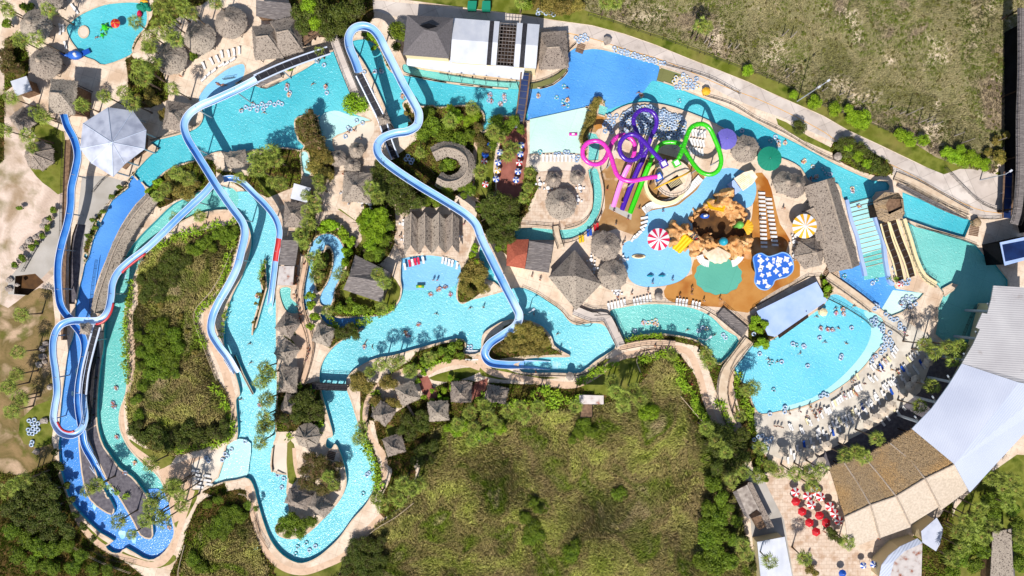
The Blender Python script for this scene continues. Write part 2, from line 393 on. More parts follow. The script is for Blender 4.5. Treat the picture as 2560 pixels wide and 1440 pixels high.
# --- natural ground
area('sand_ground', '-60,190 30,190 60,250 150,330 160,420 158,640 120,700 60,760 -60,800', 'sand', sm=3)
area('dirt_ground', '-60,780 20,770 60,740 130,725 135,900 130,1100 145,1200 60,1200 -60,1210', 'dirt', sm=2)
area('scrub_ground', '1350,-60 2550,-60 2545,80 2530,180 2525,290 2500,400 2470,440 2420,425 2340,395 2270,350 2200,318 2110,285 2040,258 1985,222 1920,195 1850,165 1760,130 1680,100 1600,75 1520,48 1450,25 1380,18', 'scrub_soil', sm=2)
area('grass_verge', '1180,-60 1360,-60 1450,22 1520,44 1600,73 1680,98 1760,128 1850,163 1920,193 1985,220 2040,256 2110,283 2200,316 2270,348 2340,393 2420,423 2480,440 2500,425 2505,450 2430,455 2360,440 2300,410 2200,362 2120,325 2060,290 1993,260 1920,228 1870,204 1800,176 1720,145 1640,112 1560,84 1480,63 1400,52 1300,36 1200,24 1080,8 940,-10 940,-60', 'lawn', sm=1)
area('road', '925,-60 935,0 1080,14 1200,28 1300,38 1400,54 1480,65 1560,86 1640,114 1720,147 1800,178 1870,206 1920,230 1993,262 2060,292 2120,327 2200,364 2300,412 2360,436 2400,422 2450,424 2505,440 2508,545 2470,548 2430,535 2350,492 2290,462 2225,432 2215,400 2150,380 2100,362 2030,330 1960,296 1900,275 1820,240 1760,208 1660,165 1560,125 1500,104 1430,82 1340,68 1240,66 1150,60 1050,58 1000,45 950,30 900,15 880,-60', 'concrete', sm=1)
way('road_line', '1340,82 1425,84 1500,102 1560,122 1640,145 1700,168 1800,212 1900,250 1990,292 2060,330 2100,355 2250,422 2350,478 2440,522 2508,534', 1.4, 'road_line', k=3)
area('grass_patch', '1940,295 1965,305 2020,340 2085,372 2080,382 2010,352 1945,312', 'lawn')
area('meadow', '830,1480 850,1410 880,1372 930,1320 1000,1272 1040,1220 1050,1160 1058,1105 1110,1062 1200,1062 1300,1035 1430,1010 1560,975 1610,925 1640,896 1680,886 1710,905 1740,960 1775,1040 1800,1080 1840,1120 1862,1170 1850,1250 1860,1330 1880,1400 1885,1480', 'meadow_soil', sm=2)
area('inner_meadow', '345,705 350,665 380,630 430,600 500,578 570,566 600,566 596,600 580,650 555,710 520,750 487,790 500,840 530,920 560,975 578,1010 582,1060 578,1098 540,1112 470,1132 420,1138 360,1112 325,1080 318,1010 326,950 330,860 328,800 345,760', 'meadow_soil', sm=2)
area('wild_ground', '-60,1200 60,1190 140,1150 165,1240 200,1310 260,1370 340,1425 350,1480 -60,1480', 'soil', sm=2)
area('wild_ground', '435,1480 452,1380 480,1290 512,1245 600,1222 625,1240 640,1300 660,1370 690,1420 720,1480', 'soil', sm=2)
area('meadow', '460,1480 475,1380 520,1300 610,1290 640,1350 670,1480', 'meadow_soil', sm=2)
area('lawn', '2340,1480 2350,1400 2390,1270 2440,1220 2480,1180 2600,1140 2600,1480', 'lawn', sm=2)
area('gravel_lane', '2480,1480 2485,1330 2530,1320 2540,1480', 'dark_gravel')
area('lawn', '60,300 160,330 160,480 125,470 90,440 70,400 90,340', 'lawn', sm=2)
area('lawn', '50,1050 125,1000 128,1110 60,1110', 'lawn', sm=2)
# --- gardens (soil/grass under the planting)
GARD = ['730,-60 900,-60 935,40 900,75 850,95 800,92 740,60', '740,372 730,300 745,290 790,288 815,340 830,380 835,430 810,465 760,480 780,500 790,600 760,640 735,600 745,520 770,470 785,440 760,400',
 '1042,262 1085,264 1120,270 1170,264 1205,278 1208,330 1190,350 1200,420 1165,470 1090,520 1030,500 985,440 960,420 975,400 1040,350 1050,300', '985,500 1000,480 940,430 900,470 910,520 880,560 865,600 900,650 950,660 990,600',
 '800,560 840,535 880,560 935,600 905,640 910,720 870,790 810,795 845,740 865,690 862,630 830,590 790,590',
 '835,730 855,690 905,640 990,700 1000,740 975,785 900,793 850,793', '1146,690 1165,660 1180,640 1200,690 1210,720 1185,745 1155,758 1142,740', '1195,290 1290,290 1290,330 1230,345 1200,400 1185,360',
 '1180,485 1230,500 1290,510 1300,560 1290,600 1270,640 1230,600 1190,560 1195,520', '620,440 660,375 700,372 740,376 750,400 750,470 700,500 660,490 630,470', '365,478 400,440 470,408 530,400 540,440 500,490 440,500 400,520',
 '1305,420 1345,430 1345,470 1320,520 1330,545 1300,560 1290,500', '1445,360 1450,320 1470,270 1490,240 1512,245 1505,280 1480,320 1470,380 1455,400',
 '900,975 950,955 985,925 1060,885 1150,850 1163,880 1040,915 990,930 930,975 940,1080 965,1160 1000,1175 1040,1160 1060,1105 1110,1062 1200,1062 1300,1035 1430,1010 1500,1000 1500,975 1440,965 1300,960 1200,955 1130,950 1060,985 975,1040 915,1050',
 '1020,935 1040,880 1165,850 1165,885 1180,900 1060,920', '915,1075 960,1200 945,1225 925,1150 905,1080', '965,1060 990,1060 1040,1180 1020,1240 1010,1260 950,1300 960,1230 980,1180',
 '690,985 790,955 800,985 812,1050 790,1070 700,1080 655,1060', '560,1205 505,1230 560,1240', '800,820 870,800 905,825 860,845 825,870 800,850', '1305,960 1545,975 1560,1000 1500,1010 1300,1035',
 '1545,905 1640,895 1600,960 1550,985', '1640,880 1700,885 1760,980 1810,1080 1830,1060 1790,980 1760,890 1730,845 1795,870 1825,960 1850,1040 1880,1080 1885,1130 1850,1160 1760,1100 1700,985 1690,910',
 '1880,790 1925,800 1935,850 1895,885 1870,860', '1835,920 1870,965 1885,1020 1900,1120 1950,1190 1900,1190 1870,1130 1850,1030 1830,950', '2048,690 2075,700 2080,740 2065,752',
 '1565,852 1620,838 1700,842 1745,855 1765,885 1740,865 1640,850 1560,862', '-60,400 10,400 10,120 60,110 70,190 0,240', '315,110 355,80 420,60 480,20 520,0 480,-60 400,-60 380,40 345,100 330,140 350,150 400,170 420,250 330,270 320,200',
 '340,440 330,432 395,380 392,372 410,380 350,440', '930,105 955,110 985,205 960,205', '1005,262 1020,262 1045,320 1020,330', '1175,395 1220,395 1240,480 1190,500 1180,440', '590,400 645,385 640,400 600,412', '2075,372 2110,350 2215,400 2232,432 2190,440 2110,410', '2165,1450 2350,1290 2380,1250 2360,1480', '540,425 620,440 640,470 620,480 560,440']
for g_ in GARD: area('garden', g_, 'soil', sm=2)
for g_ in ['800,530 850,522 925,590 920,640 890,610 830,560', '850,735 930,785 985,770 1000,740 990,700 930,680 870,700', '1480,930 1500,905 1530,895 1600,898 1595,960 1550,985 1490,985 1450,965',
           '1195,330 1240,340 1235,400 1225,485 1190,480 1185,420', '1190,885 1230,905 1290,932 1340,940 1400,945 1300,950 1205,940', '718,1108 735,1110 740,1150 742,1200 720,1205', '1130,925 1180,918 1200,930 1150,950 1110,955 1070,945',
           '965,1060 1000,1080 990,1100 970,1110', '700,810 735,815 745,850 735,870 715,850', '325,1098 360,1120 440,1140 400,1175 350,1150 315,1115', '690,1410 740,1425 820,1410 870,1380 880,1400 820,1450 700,1450', '430,1240 500,1215 470,1290 440,1320 432,1290',
           '190,1290 250,1345 320,1385 390,1405 430,1385 440,1400 400,1420 330,1410 230,1360', '1210,855 1250,830 1240,860 1225,890 1205,890', '905,1000 925,1060 900,1060', '255,640 275,585 335,560 320,600 285,660', '635,440 690,480 700,510 660,480','905,380 920,385 915,400 905,395']:
    area('lawn', g_, 'lawn', sm=2)
# --- paved ground
area('flagstone_terrace', '645,505 800,440 860,425 900,430 905,380 935,320 955,300 960,420 900,430 830,440 800,500 840,520 900,560 905,600 890,620 830,560 770,520 700,660 690,700 700,560', 'flagstone')
area('flagstone_terrace', '985,600 1000,640 1060,632 1130,640 1160,660 1180,600 1170,540 1000,525', 'flagstone', sm=1)
area('flagstone_terrace', '1340,440 1380,415 1460,420 1475,470 1470,520 1440,555 1400,572 1300,562 1330,520 1345,470', 'flagstone', sm=2)
area('brick_terrace', '1245,290 1315,300 1320,380 1300,500 1260,500 1240,480 1250,380', 'brick_deck')
area('brick_terrace', '1040,935 1070,940 1095,990 1075,1010 1055,980', 'brick_deck')
area('brick_terrace', '1190,955 1220,945 1215,985 1180,1000 1150,1010 1160,985', 'brick_deck')
area('flagstone_terrace', '1880,1190 1960,1170 2070,1200 2100,1330 2150,1380 2260,1340 2200,1480 1990,1480 1960,1340 1920,1290', 'flagstone', sm=1)
area('stained_deck', '1890,432 1920,450 1935,500 1950,560 1975,600 1960,640 1990,640 2000,690 1950,720 1905,748 1870,782 1800,768 1745,765 1690,758 1662,742 1668,712 1730,685 1735,650 1850,600 1880,540', 'stained_deck', sm=2)
area('stained_deck', '1450,340 1500,240 1520,290 1490,330 1480,420', 'tan_deck')
area('tan_deck', '1500,432 1540,395 1600,410 1640,380 1710,400 1760,440 1765,455 1712,500 1690,517 1630,527 1612,545 1612,575 1590,590 1540,572 1500,585 1495,560 1512,520 1512,470', 'tan_deck', sm=1)
area('sand_floor', '1592,-0 1593,0 1593,1', 'deck')
area('landing_pad', '1525,510 1580,535 1578,550 1522,522', 'grey_deck')
way('path', '1195,888 1200,905 1230,930 1300,945 1400,962 1450,958 1500,930 1545,895 1600,882 1670,872 1720,880 1745,930 1765,1000 1790,1060 1810,1090', 17, 'path')
way('path', '1200,920 1150,905 1100,915 1060,935 1020,925 975,945 930,980 915,1020 915,1060 930,1100 955,1130 962,1170 950,1220', 14, 'path')
way('path', '955,1290 925,1320 890,1360 860,1390 820,1410 760,1430 710,1420 670,1385 645,1330 630,1270 620,1215', 16, 'path')
way('path', '480,1225 462,1280 445,1330 425,1385 390,1412 330,1400 270,1375 225,1340 190,1290 170,1230 150,1180', 15, 'path')
way('path', '330,690 322,760 330,860 328,950 305,1000 303,1060 320,1110 370,1150 395,1175', 16, 'path')
way('path', '470,575 540,545 605,545 625,580 600,650 560,720 520,780 530,850 560,920 580,1000 586,1060', 20, 'path')
way('path', '735,1120 738,1160 745,1190 755,1210', 9, 'path')
way('path', '1035,1040 1015,1010 985,985', 6, 'path'); way('path', '730,840 745,860 750,900 755,950', 14, 'path')
way('path', '1190,350 1185,420 1180,490 1195,500', 9, 'path')
area('path', '395,1175 480,1145 520,1140 520,1215 470,1225 450,1300 430,1310 420,1240', 'path')
area('path', '1835,880 1870,850 1895,870 1850,920 1830,960 1840,1030 1865,1090 1830,1090 1810,1030 1795,960 1800,920', 'path')
area('path', '715,740 745,735 775,800 772,880 750,955 738,960 745,880 735,800', 'path')
area('grey_deck', '1865,1160 1905,1190 1960,1300 1990,1480 1900,1480 1880,1350', 'grey_deck')
area('beach_deck', '2100,965 2180,880 2212,850 2205,790 2245,790 2340,850 2400,890 2380,1000 2270,1060 2130,1130 1990,1160 1900,1130 1885,1060 1885,1035 1960,1025 2030,1005', 'beach_concrete', sm=1)
area('shade_painted_floor', '2330,900 2420,860 2480,900 2300,1080 2200,1120 2120,1160 2000,1180 2060,1130 2200,1060 2300,980', 'dark_gravel')  # paving given a dark colour to deepen the arena's shade
area('beach_sand', '700,205 701,205 701,206', 'pale_deck')
# --- water
pool('pool_water', '166,72 178,55 200,38 226,25 262,12 300,7 335,6 355,11 367,30 366,60 355,78 340,95 330,120 325,138 262,162 235,150 208,140 193,122 178,102', 'water', -.25)
area('pool_island', smooth_closed([(209+14*math.cos(a*.785), 80+16*math.sin(a*.785)) for a in range(8)], 2), 'pale_deck')
pool('cove_water', '496,250 510,222 530,202 560,178 585,165 608,160 612,178 602,200 560,230 515,262', 'water_sky', -.1)
pool('lake_water', '336,438 352,413 380,385 398,372 376,357 405,347 450,336 488,322 504,305 508,285 502,268 515,255 560,228 605,203 640,215 665,221 700,205 730,190 770,168 800,148 834,128 855,170 872,215 877,245 885,285 925,300 925,338 905,372 870,385 840,380 815,370 800,320 790,285 745,292 735,310 745,350 760,365 750,376 735,372 700,368 665,378 630,374 590,385 555,378 525,385 500,398 470,405 440,415 410,430 385,455 371,469', 'water', -.55, 2)
pool('beach_water', '800,290 835,275 870,285 925,300 925,336 880,362 840,375 818,368 803,330', 'water_pale', -.5)
area('beach_sand', '830,345 860,330 895,310 930,300 935,330 905,374 870,388 840,384', 'pale_deck', -.44, 2)
pool('cascade_pool', '753,382 768,382 774,410 776,436 762,440 755,415', 'water_pale', -.3)
pool('brook_water', '585,407 598,397 625,384 633,391 622,405 598,413', 'water_sky', -.3)
pool('channel_water', '877,108 905,98 930,105 952,128 965,165 985,185 1010,188 1060,197 1100,205 1150,213 1200,218 1250,222 1330,224 1330,300 1290,292 1250,290 1230,312 1208,330 1205,322 1212,300 1205,277 1170,262 1100,268 1080,262 1050,265 1035,245 1015,250 1006,264 1020,290 1034,322 1010,335 985,320 960,262 930,195 905,150', 'water', -.9)
pool('lazy_stream', '1010,160 1050,173 1100,181 1160,191 1220,199 1322,206 1322,222 1250,219 1200,214 1100,202 1050,192 1010,180', 'water_green', -.35)
pool('lake_blue', '1320,222 1350,222 1385,212 1412,190 1420,175 1408,160 1412,145 1425,128 1445,118 1460,125 1480,122 1510,125 1560,138 1610,152 1648,165 1642,202 1600,240 1565,262 1540,272 1518,282 1512,262 1500,240 1480,258 1462,269 1327,298 1320,292', 'water_blue', -.5, 2)
pool('shallow_water', '1324,298 1390,284 1462,268 1478,275 1462,310 1450,350 1452,402 1324,400', 'water_mint', -.1, 1)
area('beach_sand', '1324,385 1400,380 1452,385 1455,430 1400,425 1340,430 1324,415', 'pale_deck', -.06, 1)
pool('moss_pool', '1325,205 1350,202 1380,192 1402,176 1412,168 1417,177 1405,192 1380,210 1350,220 1325,222', 'water_moss', -.3, 1)
pool('moss_pool', '1650,168 1675,176 1706,186 1690,198 1682,213 1642,201', 'water_moss', -.25, 1)
pool('river_water', '1600,240 1628,203 1642,202 1680,214 1740,238 1800,262 1850,285 1900,310 1940,332 2000,362 2060,395 2120,425 2180,450 2218,455 2222,475 2190,480 2180,495 2125,512 2105,490 2095,460 2030,455 2015,440 2000,418 1972,402 1930,386 1880,360 1830,332 1780,305 1720,280 1660,262 1610,256 1570,262 1540,275 1518,288 1515,275 1565,258', 'water', -.7, 2)
pool('launch_water', '2256,480 2340,512 2430,552 2412,594 2340,575 2255,545', 'water', -1.1, 1)
pool('mat_slope', '2120,512 2180,494 2196,560 2210,650 2222,712 2160,725 2150,640', 'water_pale', -.4, 1)
pool('mat_slope_lower', '2152,640 2205,622 2212,660 2220,705 2160,720', 'water_green', -.42, 1)
pool('splash_water', '2096,672 2150,655 2164,700 2222,690 2240,722 2300,732 2252,742 2240,768 2205,775 2170,748 2130,728 2102,702', 'water_blue', -.5, 1)
pool('splash_shallow', '2235,725 2310,733 2300,745 2255,780 2230,790 2205,775', 'water_mint', -.45, 1)
pool('slide_pool', '2265,552 2290,567 2350,582 2400,596 2440,612 2462,640 2490,662 2520,700 2520,900 2420,860 2355,850 2338,835 2345,800 2345,770 2360,735 2345,715 2325,700 2300,660 2282,615', 'water_green', -.7, 1)
area('pool_walkway', '2355,722 2380,708 2395,712 2385,725 2362,742', 'deck')
pool('wave_pool', '1838,930 1842,900 1870,870 1900,858 1930,850 2045,775 2066,752 2076,738 2100,738 2145,768 2198,790 2210,825 2208,850 2180,880 2150,922 2100,965 2030,1005 1960,1025 1905,1035 1885,1015 1870,975', 'water_wave', -.12)
pool('wave_shallow', '2160,778 2205,795 2212,850 2184,885 2152,925 2100,968 2030,1008 1960,1028 1960,1018 2030,995 2090,955 2140,905 2170,860 2178,820', 'water_pale', -.1)
pool('river_water', '1524,778 1560,768 1600,762 1645,760 1695,764 1740,773 1780,793 1810,823 1848,852 1802,908 1782,895 1768,872 1745,852 1712,842 1660,834 1620,835 1580,841 1563,852 1545,815', 'water_green', -1.1)
pool('river_water', '1003,655 1010,645 1060,638 1110,643 1145,655 1152,680 1142,720 1142,748 1156,760 1180,750 1220,740 1262,728 1300,718 1340,733 1370,753 1400,775 1420,800 1440,812 1480,808 1512,815 1540,862 1518,884 1490,902 1460,926 1440,933 1380,932 1304,930 1304,900 1365,893 1426,892 1400,875 1385,862 1378,842 1350,812 1300,798 1262,802 1235,815 1206,838 1200,880 1162,884 1166,862 1150,846 1100,856 1040,872 985,888 940,896 900,915 872,938 865,965 880,1010 892,1050 906,1085 925,1115 938,1160 936,1215 915,1260 880,1300 850,1342 820,1372 790,1395 755,1408 725,1400 698,1380 675,1348 660,1310 645,1260 632,1212 612,1194 560,1204 508,1216 500,1170 520,1140 570,1112 592,1098 594,1060 590,1000 600,985 590,940 572,900 560,860 562,800 580,740 605,690 622,640 628,600 618,560 590,528 560,522 560,490 600,478 640,484 668,508 690,545 698,600 690,690 690,780 690,850 692,960 688,1060 690,1090 680,1120 678,1180 716,1185 716,1230 722,1290 690,1312 692,1335 712,1346 740,1347 775,1330 820,1285 850,1250 866,1210 862,1170 850,1130 838,1110 828,1122 815,1115 818,1096 832,1090 826,1060 812,1010 800,960 800,925 812,895 830,872 850,855 880,838 910,822 870,815 820,803 800,788 815,786 850,795 900,792 950,790 975,782 992,762 1003,740 1006,700', 'water_aqua', -1.1)
pool('beach_water', '1003,655 1010,645 1060,638 1110,643 1145,655 1150,690 1125,720 1040,725 1005,720', 'water_sky', -1.05)
pool('beach_water', '500,1168 520,1140 570,1112 596,1098 625,1110 620,1165 612,1194 560,1204 508,1216', 'water_pale', -.6, 2)
area('beach_sand', '480,1225 478,1160 520,1136 566,1112 560,1150 545,1195 505,1225', 'pale_deck', -.15, 1)
area('launch_slab', '681,1108 716,1108 716,1190 679,1182', 'pale_deck', -.8)
area('garden', '1232,858 1262,815 1300,806 1345,818 1372,845 1380,870 1405,886 1310,889 1240,898 1222,885', 'soil', sm=2)
area('river_divider', '663,645 668,720 640,820 629,838 630,815 655,725 650,700', 'garden_soil' if 0 else 'soil')
area('river_divider', '585,889 589,889 609,935 634,984 631,987 606,940', 'coping')
pool('stream_water', '258,870 262,800 278,730 300,672 320,630 350,590 390,550 430,512 470,492 520,470 560,466 590,478 585,520 540,525 490,536 440,562 400,592 360,640 335,690 318,740 310,800 314,860 318,930 313,985 298,1030 300,1075 320,1118 350,1152 392,1188 410,1222 408,1242 372,1245 355,1222 330,1192 290,1162 258,1112 244,1062 243,1000 250,920', 'water_green', -1.1)
area('hill_bank', '470,515 500,480 540,466 600,480 600,500 560,490 520,492', 'water_green' if 0 else 'soil') if 0 else None
pool('run_water', '322,447 335,440 366,478 340,510 315,545 290,590 265,650 245,700 232,750 225,800 217,850 212,900 207,960 200,1030 193,1090 150,1090 152,1020 160,950 170,880 185,830 188,762 190,740 203,700 214,650 230,605 250,560 270,520 290,485', 'water_run', -.5)
pool('rapids_water', '150,1080 193,1080 210,1080 262,1190 280,1192 365,1240 365,1225 412,1232 428,1290 435,1330 428,1352 412,1378 385,1398 358,1395 316,1370 300,1382 280,1381 264,1366 284,1352 250,1332 215,1300 180,1260 160,1210 148,1150', 'water_run', -.9, 2)
area('gravel_island', '196,1082 215,1125 240,1180 250,1210 270,1240 286,1272 279,1287 255,1276 225,1250 208,1208 200,1150', 'dark_gravel', sm=2)
area('gravel_island', '262,1192 300,1175 330,1195 367,1240 378,1290 383,1338 372,1348 350,1338 333,1305 308,1262 285,1225', 'dark_gravel', sm=2)
area('gravel_island', '215,1080 243,1062 255,1110 295,1165 300,1180 262,1190 240,1140', 'dark_gravel')
pool('play_stream', '752,770 762,720 766,660 778,612 797,590 825,585 848,600 861,630 857,680 838,720 826,765 803,762 800,740 822,700 833,660 832,628 815,612 808,640 802,690 800,715 786,722 780,745 768,775', 'water_sky', -.5)
area('garden', '786,640 808,628 826,622 832,640 825,690 803,728 788,720 784,680', 'soil', sm=2)
pool('lagoon', '700,722 726,720 727,745 745,762 746,782 718,780 703,752', 'water_green', -.3)
pool('lagoon', '800,785 820,786 850,796 910,795 910,815 880,828 840,818 815,808', 'water_blue', -.9)
pool('plunge_pool', '1198,640 1202,612 1214,602 1230,632 1248,680 1270,722 1262,728 1236,706 1212,692', 'water', -.6)
pool('tube_chute', '1290,572 1340,570 1385,574 1412,574 1440,570 1465,555 1478,530 1484,500 1480,468 1470,425 1492,422 1500,450 1505,480 1502,520 1490,550 1470,575 1440,592 1412,599 1340,600 1290,597', 'water_green', -.5, 2)
pool('splash_pad', '1762,445 1795,425 1830,420 1868,432 1888,455 1890,485 1878,515 1850,528 1830,580 1740,620 1728,640 1729,665 1716,690 1690,707 1650,716 1610,717 1580,705 1565,680 1556,640 1560,608 1590,597 1605,580 1612,560 1612,540 1630,526 1690,515 1715,497 1742,475', 'water_sky', -.06)
_sc = []
for a_ in range(26):
    an = -2.2+a_*(4.6/25) if False else math.pi*2*a_/26
    q = 1 + (.05 if a_ % 2 else -.02)
    _sc.append((1796+58*math.cos(an)*q, 690+46*math.sin(an)*q))
pool('shell_pool', _sc, 'water_teal', -.06, 2)
area('rock_basin', '1735,530 1760,515 1790,520 1830,545 1860,560 1865,590 1840,605 1800,600 1765,600 1738,585 1730,555', 'cavern', -.3, 2)
pool('cascade_pool', '1467,330 1490,335 1500,352 1496,400 1470,402 1472,370', 'water_green', -.2, 1)
pool('cascade_pool', '1498,262 1520,268 1512,290 1495,285', 'water_green', -.3, 1)
area('stained_deck', '1486,290 1510,292 1505,320 1490,325 1482,310', 'stained_deck', .0)
area('pale_concrete', '20,700 130,560 158,500 158,640 110,690 60,740 20,735', 'grey_deck')
area('pit', '38,690 88,684 110,705 70,738 35,735', 'cavern', -2.0, 1)
area('concrete_apron', '205,440 262,440 308,452 262,518 236,568 214,640 202,700 190,760 176,760 190,640 196,520', 'grey_deck')
area('pit', '190,560 214,562 204,640 197,700 187,760 172,760 172,650 180,590', 'dark_gravel', -.6, 1)  # dark sunken strip paints in the shadows among concrete and timber supports
area('garden', '240,545 275,505 320,470 322,450 330,447 290,480 262,520 245,560 232,600 222,640 212,660 210,620 225,580', 'soil')
area('bypass_deck', '210,800 245,810 250,900 240,1000 243,1060 215,1075 205,1000 215,900', 'dark_gravel')

for x_, y_, r_, z_ in ((1388,916,10,-1.09),(1400,912,5,-1.09),(606,962,8,-1.09),(674,778,9,-1.09),(266,1222,9,-.89),(272,1236,6,-.89),(562,478,9,-1.09),(1240,694,7,-.59),(640,770,5,-1.09),(1205,615,5,-.59),(305,690,6,-1.09),(190,930,7,-.49),(195,960,5,-.49),(178,985,5,-.49),(214,640,5,-.49),(246,560,6,-.49),(300,1340,10,-.89),(330,1352,8,-.89),(230,1270,6,-.89)):
    area('foam', smooth_closed([(x_+r_*(.6+.5*rnd.random())*math.cos(k_), y_+r_*1.4*(.6+.5*rnd.random())*math.sin(k_)) for k_ in [i_*.7 for i_ in range(9)]], 3), 'foam', z_, 0, True)
def ground():
    vs, edges, faces = [], [], []
    polys = []
    for (n, pts, z, m, w) in POLY:
        if len(pts) < 4 or max(p[0] for p in pts)-min(p[0] for p in pts) < 3: polys.append(None); continue
        a = sum(pts[i][0]*pts[(i+1) % len(pts)][1]-pts[(i+1) % len(pts)][0]*pts[i][1] for i in range(len(pts)))
        q = pts if a < 0 else pts[::-1]       # y flips: counter-clockwise in world
        polys.append(q)
    idx = []
    for i, q in enumerate(polys):
        if not q: continue
        o = len(vs); vs += [Vector(((x-1280)*.1, (720-y)*.1)) for x, y in q]
        faces.append(list(range(o, o+len(q)))); idx.append(i)
    V, E, F, ov, oe, of = delaunay_2d_cdt(vs, [], faces, 0, 1e-4, False)
    V = [(v.x, v.y) for v in V]
    cx = np.array([sum(V[i][0] for i in f)/len(f) for f in F])*10+1280
    cy = 720-np.array([sum(V[i][1] for i in f)/len(f) for f in F])*10
    oa = np.zeros(len(F), int)
    for i, q in enumerate(polys):
        if q: oa[inside(q, cx, cy)] = i
    own = oa.tolist()
    by = {}
    for k, o in enumerate(own): by.setdefault(o, []).append(k)
    # edges shared by two faces with different owners
    ed = {}
    for k, f in enumerate(F):
        for i in range(len(f)):
            a, b = f[i], f[(i+1) % len(f)]
            ed.setdefault((min(a, b), max(a, b)), []).append((k, a, b))
    OBJ = {}
    wall = MB(); rim = {}
    for e, l in ed.items():
        if len(l) != 2: continue
        (k1, a, b), (k2, _, _) = l
        o1, o2 = own[k1], own[k2]
        if o1 == o2: continue
        z1, z2 = POLY[o1][2], POLY[o2][2]
        w1, w2 = POLY[o1][4], POLY[o2][4]
        if z1 > z2: hi, lo, a, b, zo, zl, oh, ol = k1, k2, a, b, z1, z2, o1, o2
        else: hi, lo, a, b, zo, zl, oh, ol = k2, k1, b, a, z2, z1, o2, o1
        if zo-zl > .002:
            p, q = V[a], V[b]
            wall.add([(p[0], p[1], zo), (q[0], q[1], zo), (q[0], q[1], zl-.5), (p[0], p[1], zl-.5)], [(0, 1, 2, 3)], 0 if POLY[ol][4] else 1)
        if w1 != w2:
            wk = o1 if w1 else o2
            zz = POLY[o2 if w1 else o1][2]
            (ka, a, b) = l[0] if w1 else l[1]      # oriented with water on the left
            rim.setdefault(wk, {}).setdefault(a, []).append((b, zz))
    for o, ks in by.items():
        n, pts, z, m, w = POLY[o]
        remap = {}; vv = []; ff = []
        for k in ks:
            g = []
            for i in F[k]:
                if i not in remap: remap[i] = len(vv); vv.append((V[i][0], V[i][1], z))
                g.append(remap[i])
            a, b, c = [vv[j] for j in g[:3]]
            if (b[0]-a[0])*(c[1]-a[1])-(b[1]-a[1])*(c[0]-a[0]) < 0: g = g[::-1]
            ff.append(g)
        me = bpy.data.meshes.new(n); me.from_pydata(vv, [], ff); me.materials.append(G[m]); me.update()
        ob = bpy.data.objects.new(n, me); COL.objects.link(ob); struct(ob)
    struct(wall.build('pool_walls', [G['pool_wall'], G['cliff']]))
    # coping: a low kerb on the land side of every pool edge
    cp = MB()
    for wk, nx in rim.items():
        if POLY[wk][0] in ('mat_slope', 'mat_slope_lower', 'splash_pad', 'shell_pool'): continue
        used = set()
        for st in list(nx):
            for (b0, z0) in nx[st]:
                if (st, b0) in used: continue
                chain = [st]; zs = [z0]; cur = b0; used.add((st, b0))
                while True:
                    chain.append(cur)
                    c = [(b, z) for (b, z) in nx.get(cur, []) if (cur, b) not in used]
                    if not c or cur == st: break
                    used.add((cur, c[0][0])); zs.append(c[0][1]); cur = c[0][0]
                closed = chain[-1] == chain[0]
                P_ = [np.array(V[i]) for i in chain]
                if closed: P_ = P_[:-1]
                n = len(P_)
                if n < 3: continue
                off = []
                for i in range(n):
                    a = P_[i-1] if (closed or i > 0) else P_[i]; b = P_[(i+1) % n] if (closed or i < n-1) else P_[i]
                    t = b-a; t = t/max(1e-6, np.hypot(*t)); off.append(np.array((t[1], -t[0])))
                wd = .34
                m = n if closed else n-1
                vs_ = []
                for i in range(n):
                    z = zs[min(i, len(zs)-1)]+.05
                    p = P_[i]; q = p+off[i]*wd; r = p-off[i]*.03
                    vs_ += [(r[0], r[1], z-.12), (r[0], r[1], z), (q[0], q[1], z), (q[0], q[1], z-.12)]
                fs_ = []
                for i in range(m):
                    j = (i+1) % n
                    for s_ in range(3): fs_.append((i*4+s_, i*4+s_+1, j*4+s_+1, j*4+s_))
                cp.add(vs_, [f[::-1] for f in fs_])
    struct(cp.build('pool_coping', G['coping']))
ground()
BB = [(min(p[0] for p in s[1]), max(p[0] for p in s[1]), min(p[1] for p in s[1]), max(p[1] for p in s[1])) for s in POLY]
def zat(px, py):
    """level of the ground or water here"""
    for k in range(len(POLY)-1, -1, -1):
        a, b, c, d = BB[k]
        if a < px < b and c < py < d:
            pts = POLY[k][1]; n = len(pts); r = False; j = n-1
            for i in range(n):
                (x1, y1), (x2, y2) = pts[i][:2], pts[j][:2]
                if (y1 > py) != (y2 > py) and px < (x2-x1)*(py-y1)/(y2-y1)+x1: r = not r
                j = i
            if r: return POLY[k][2]
    return 0.0
def where_owner(X, Y):
    own = np.zeros(X.shape, int)
    for i, (n, pts, z, m, w) in enumerate(POLY):
        if len(pts) > 3:
            a, b, c, d = BB[i]; s = np.nonzero((X > a) & (X < b) & (Y > c) & (Y < d))[0]
            if len(s): own[s[inside(pts, X[s], Y[s])]] = i
    return own
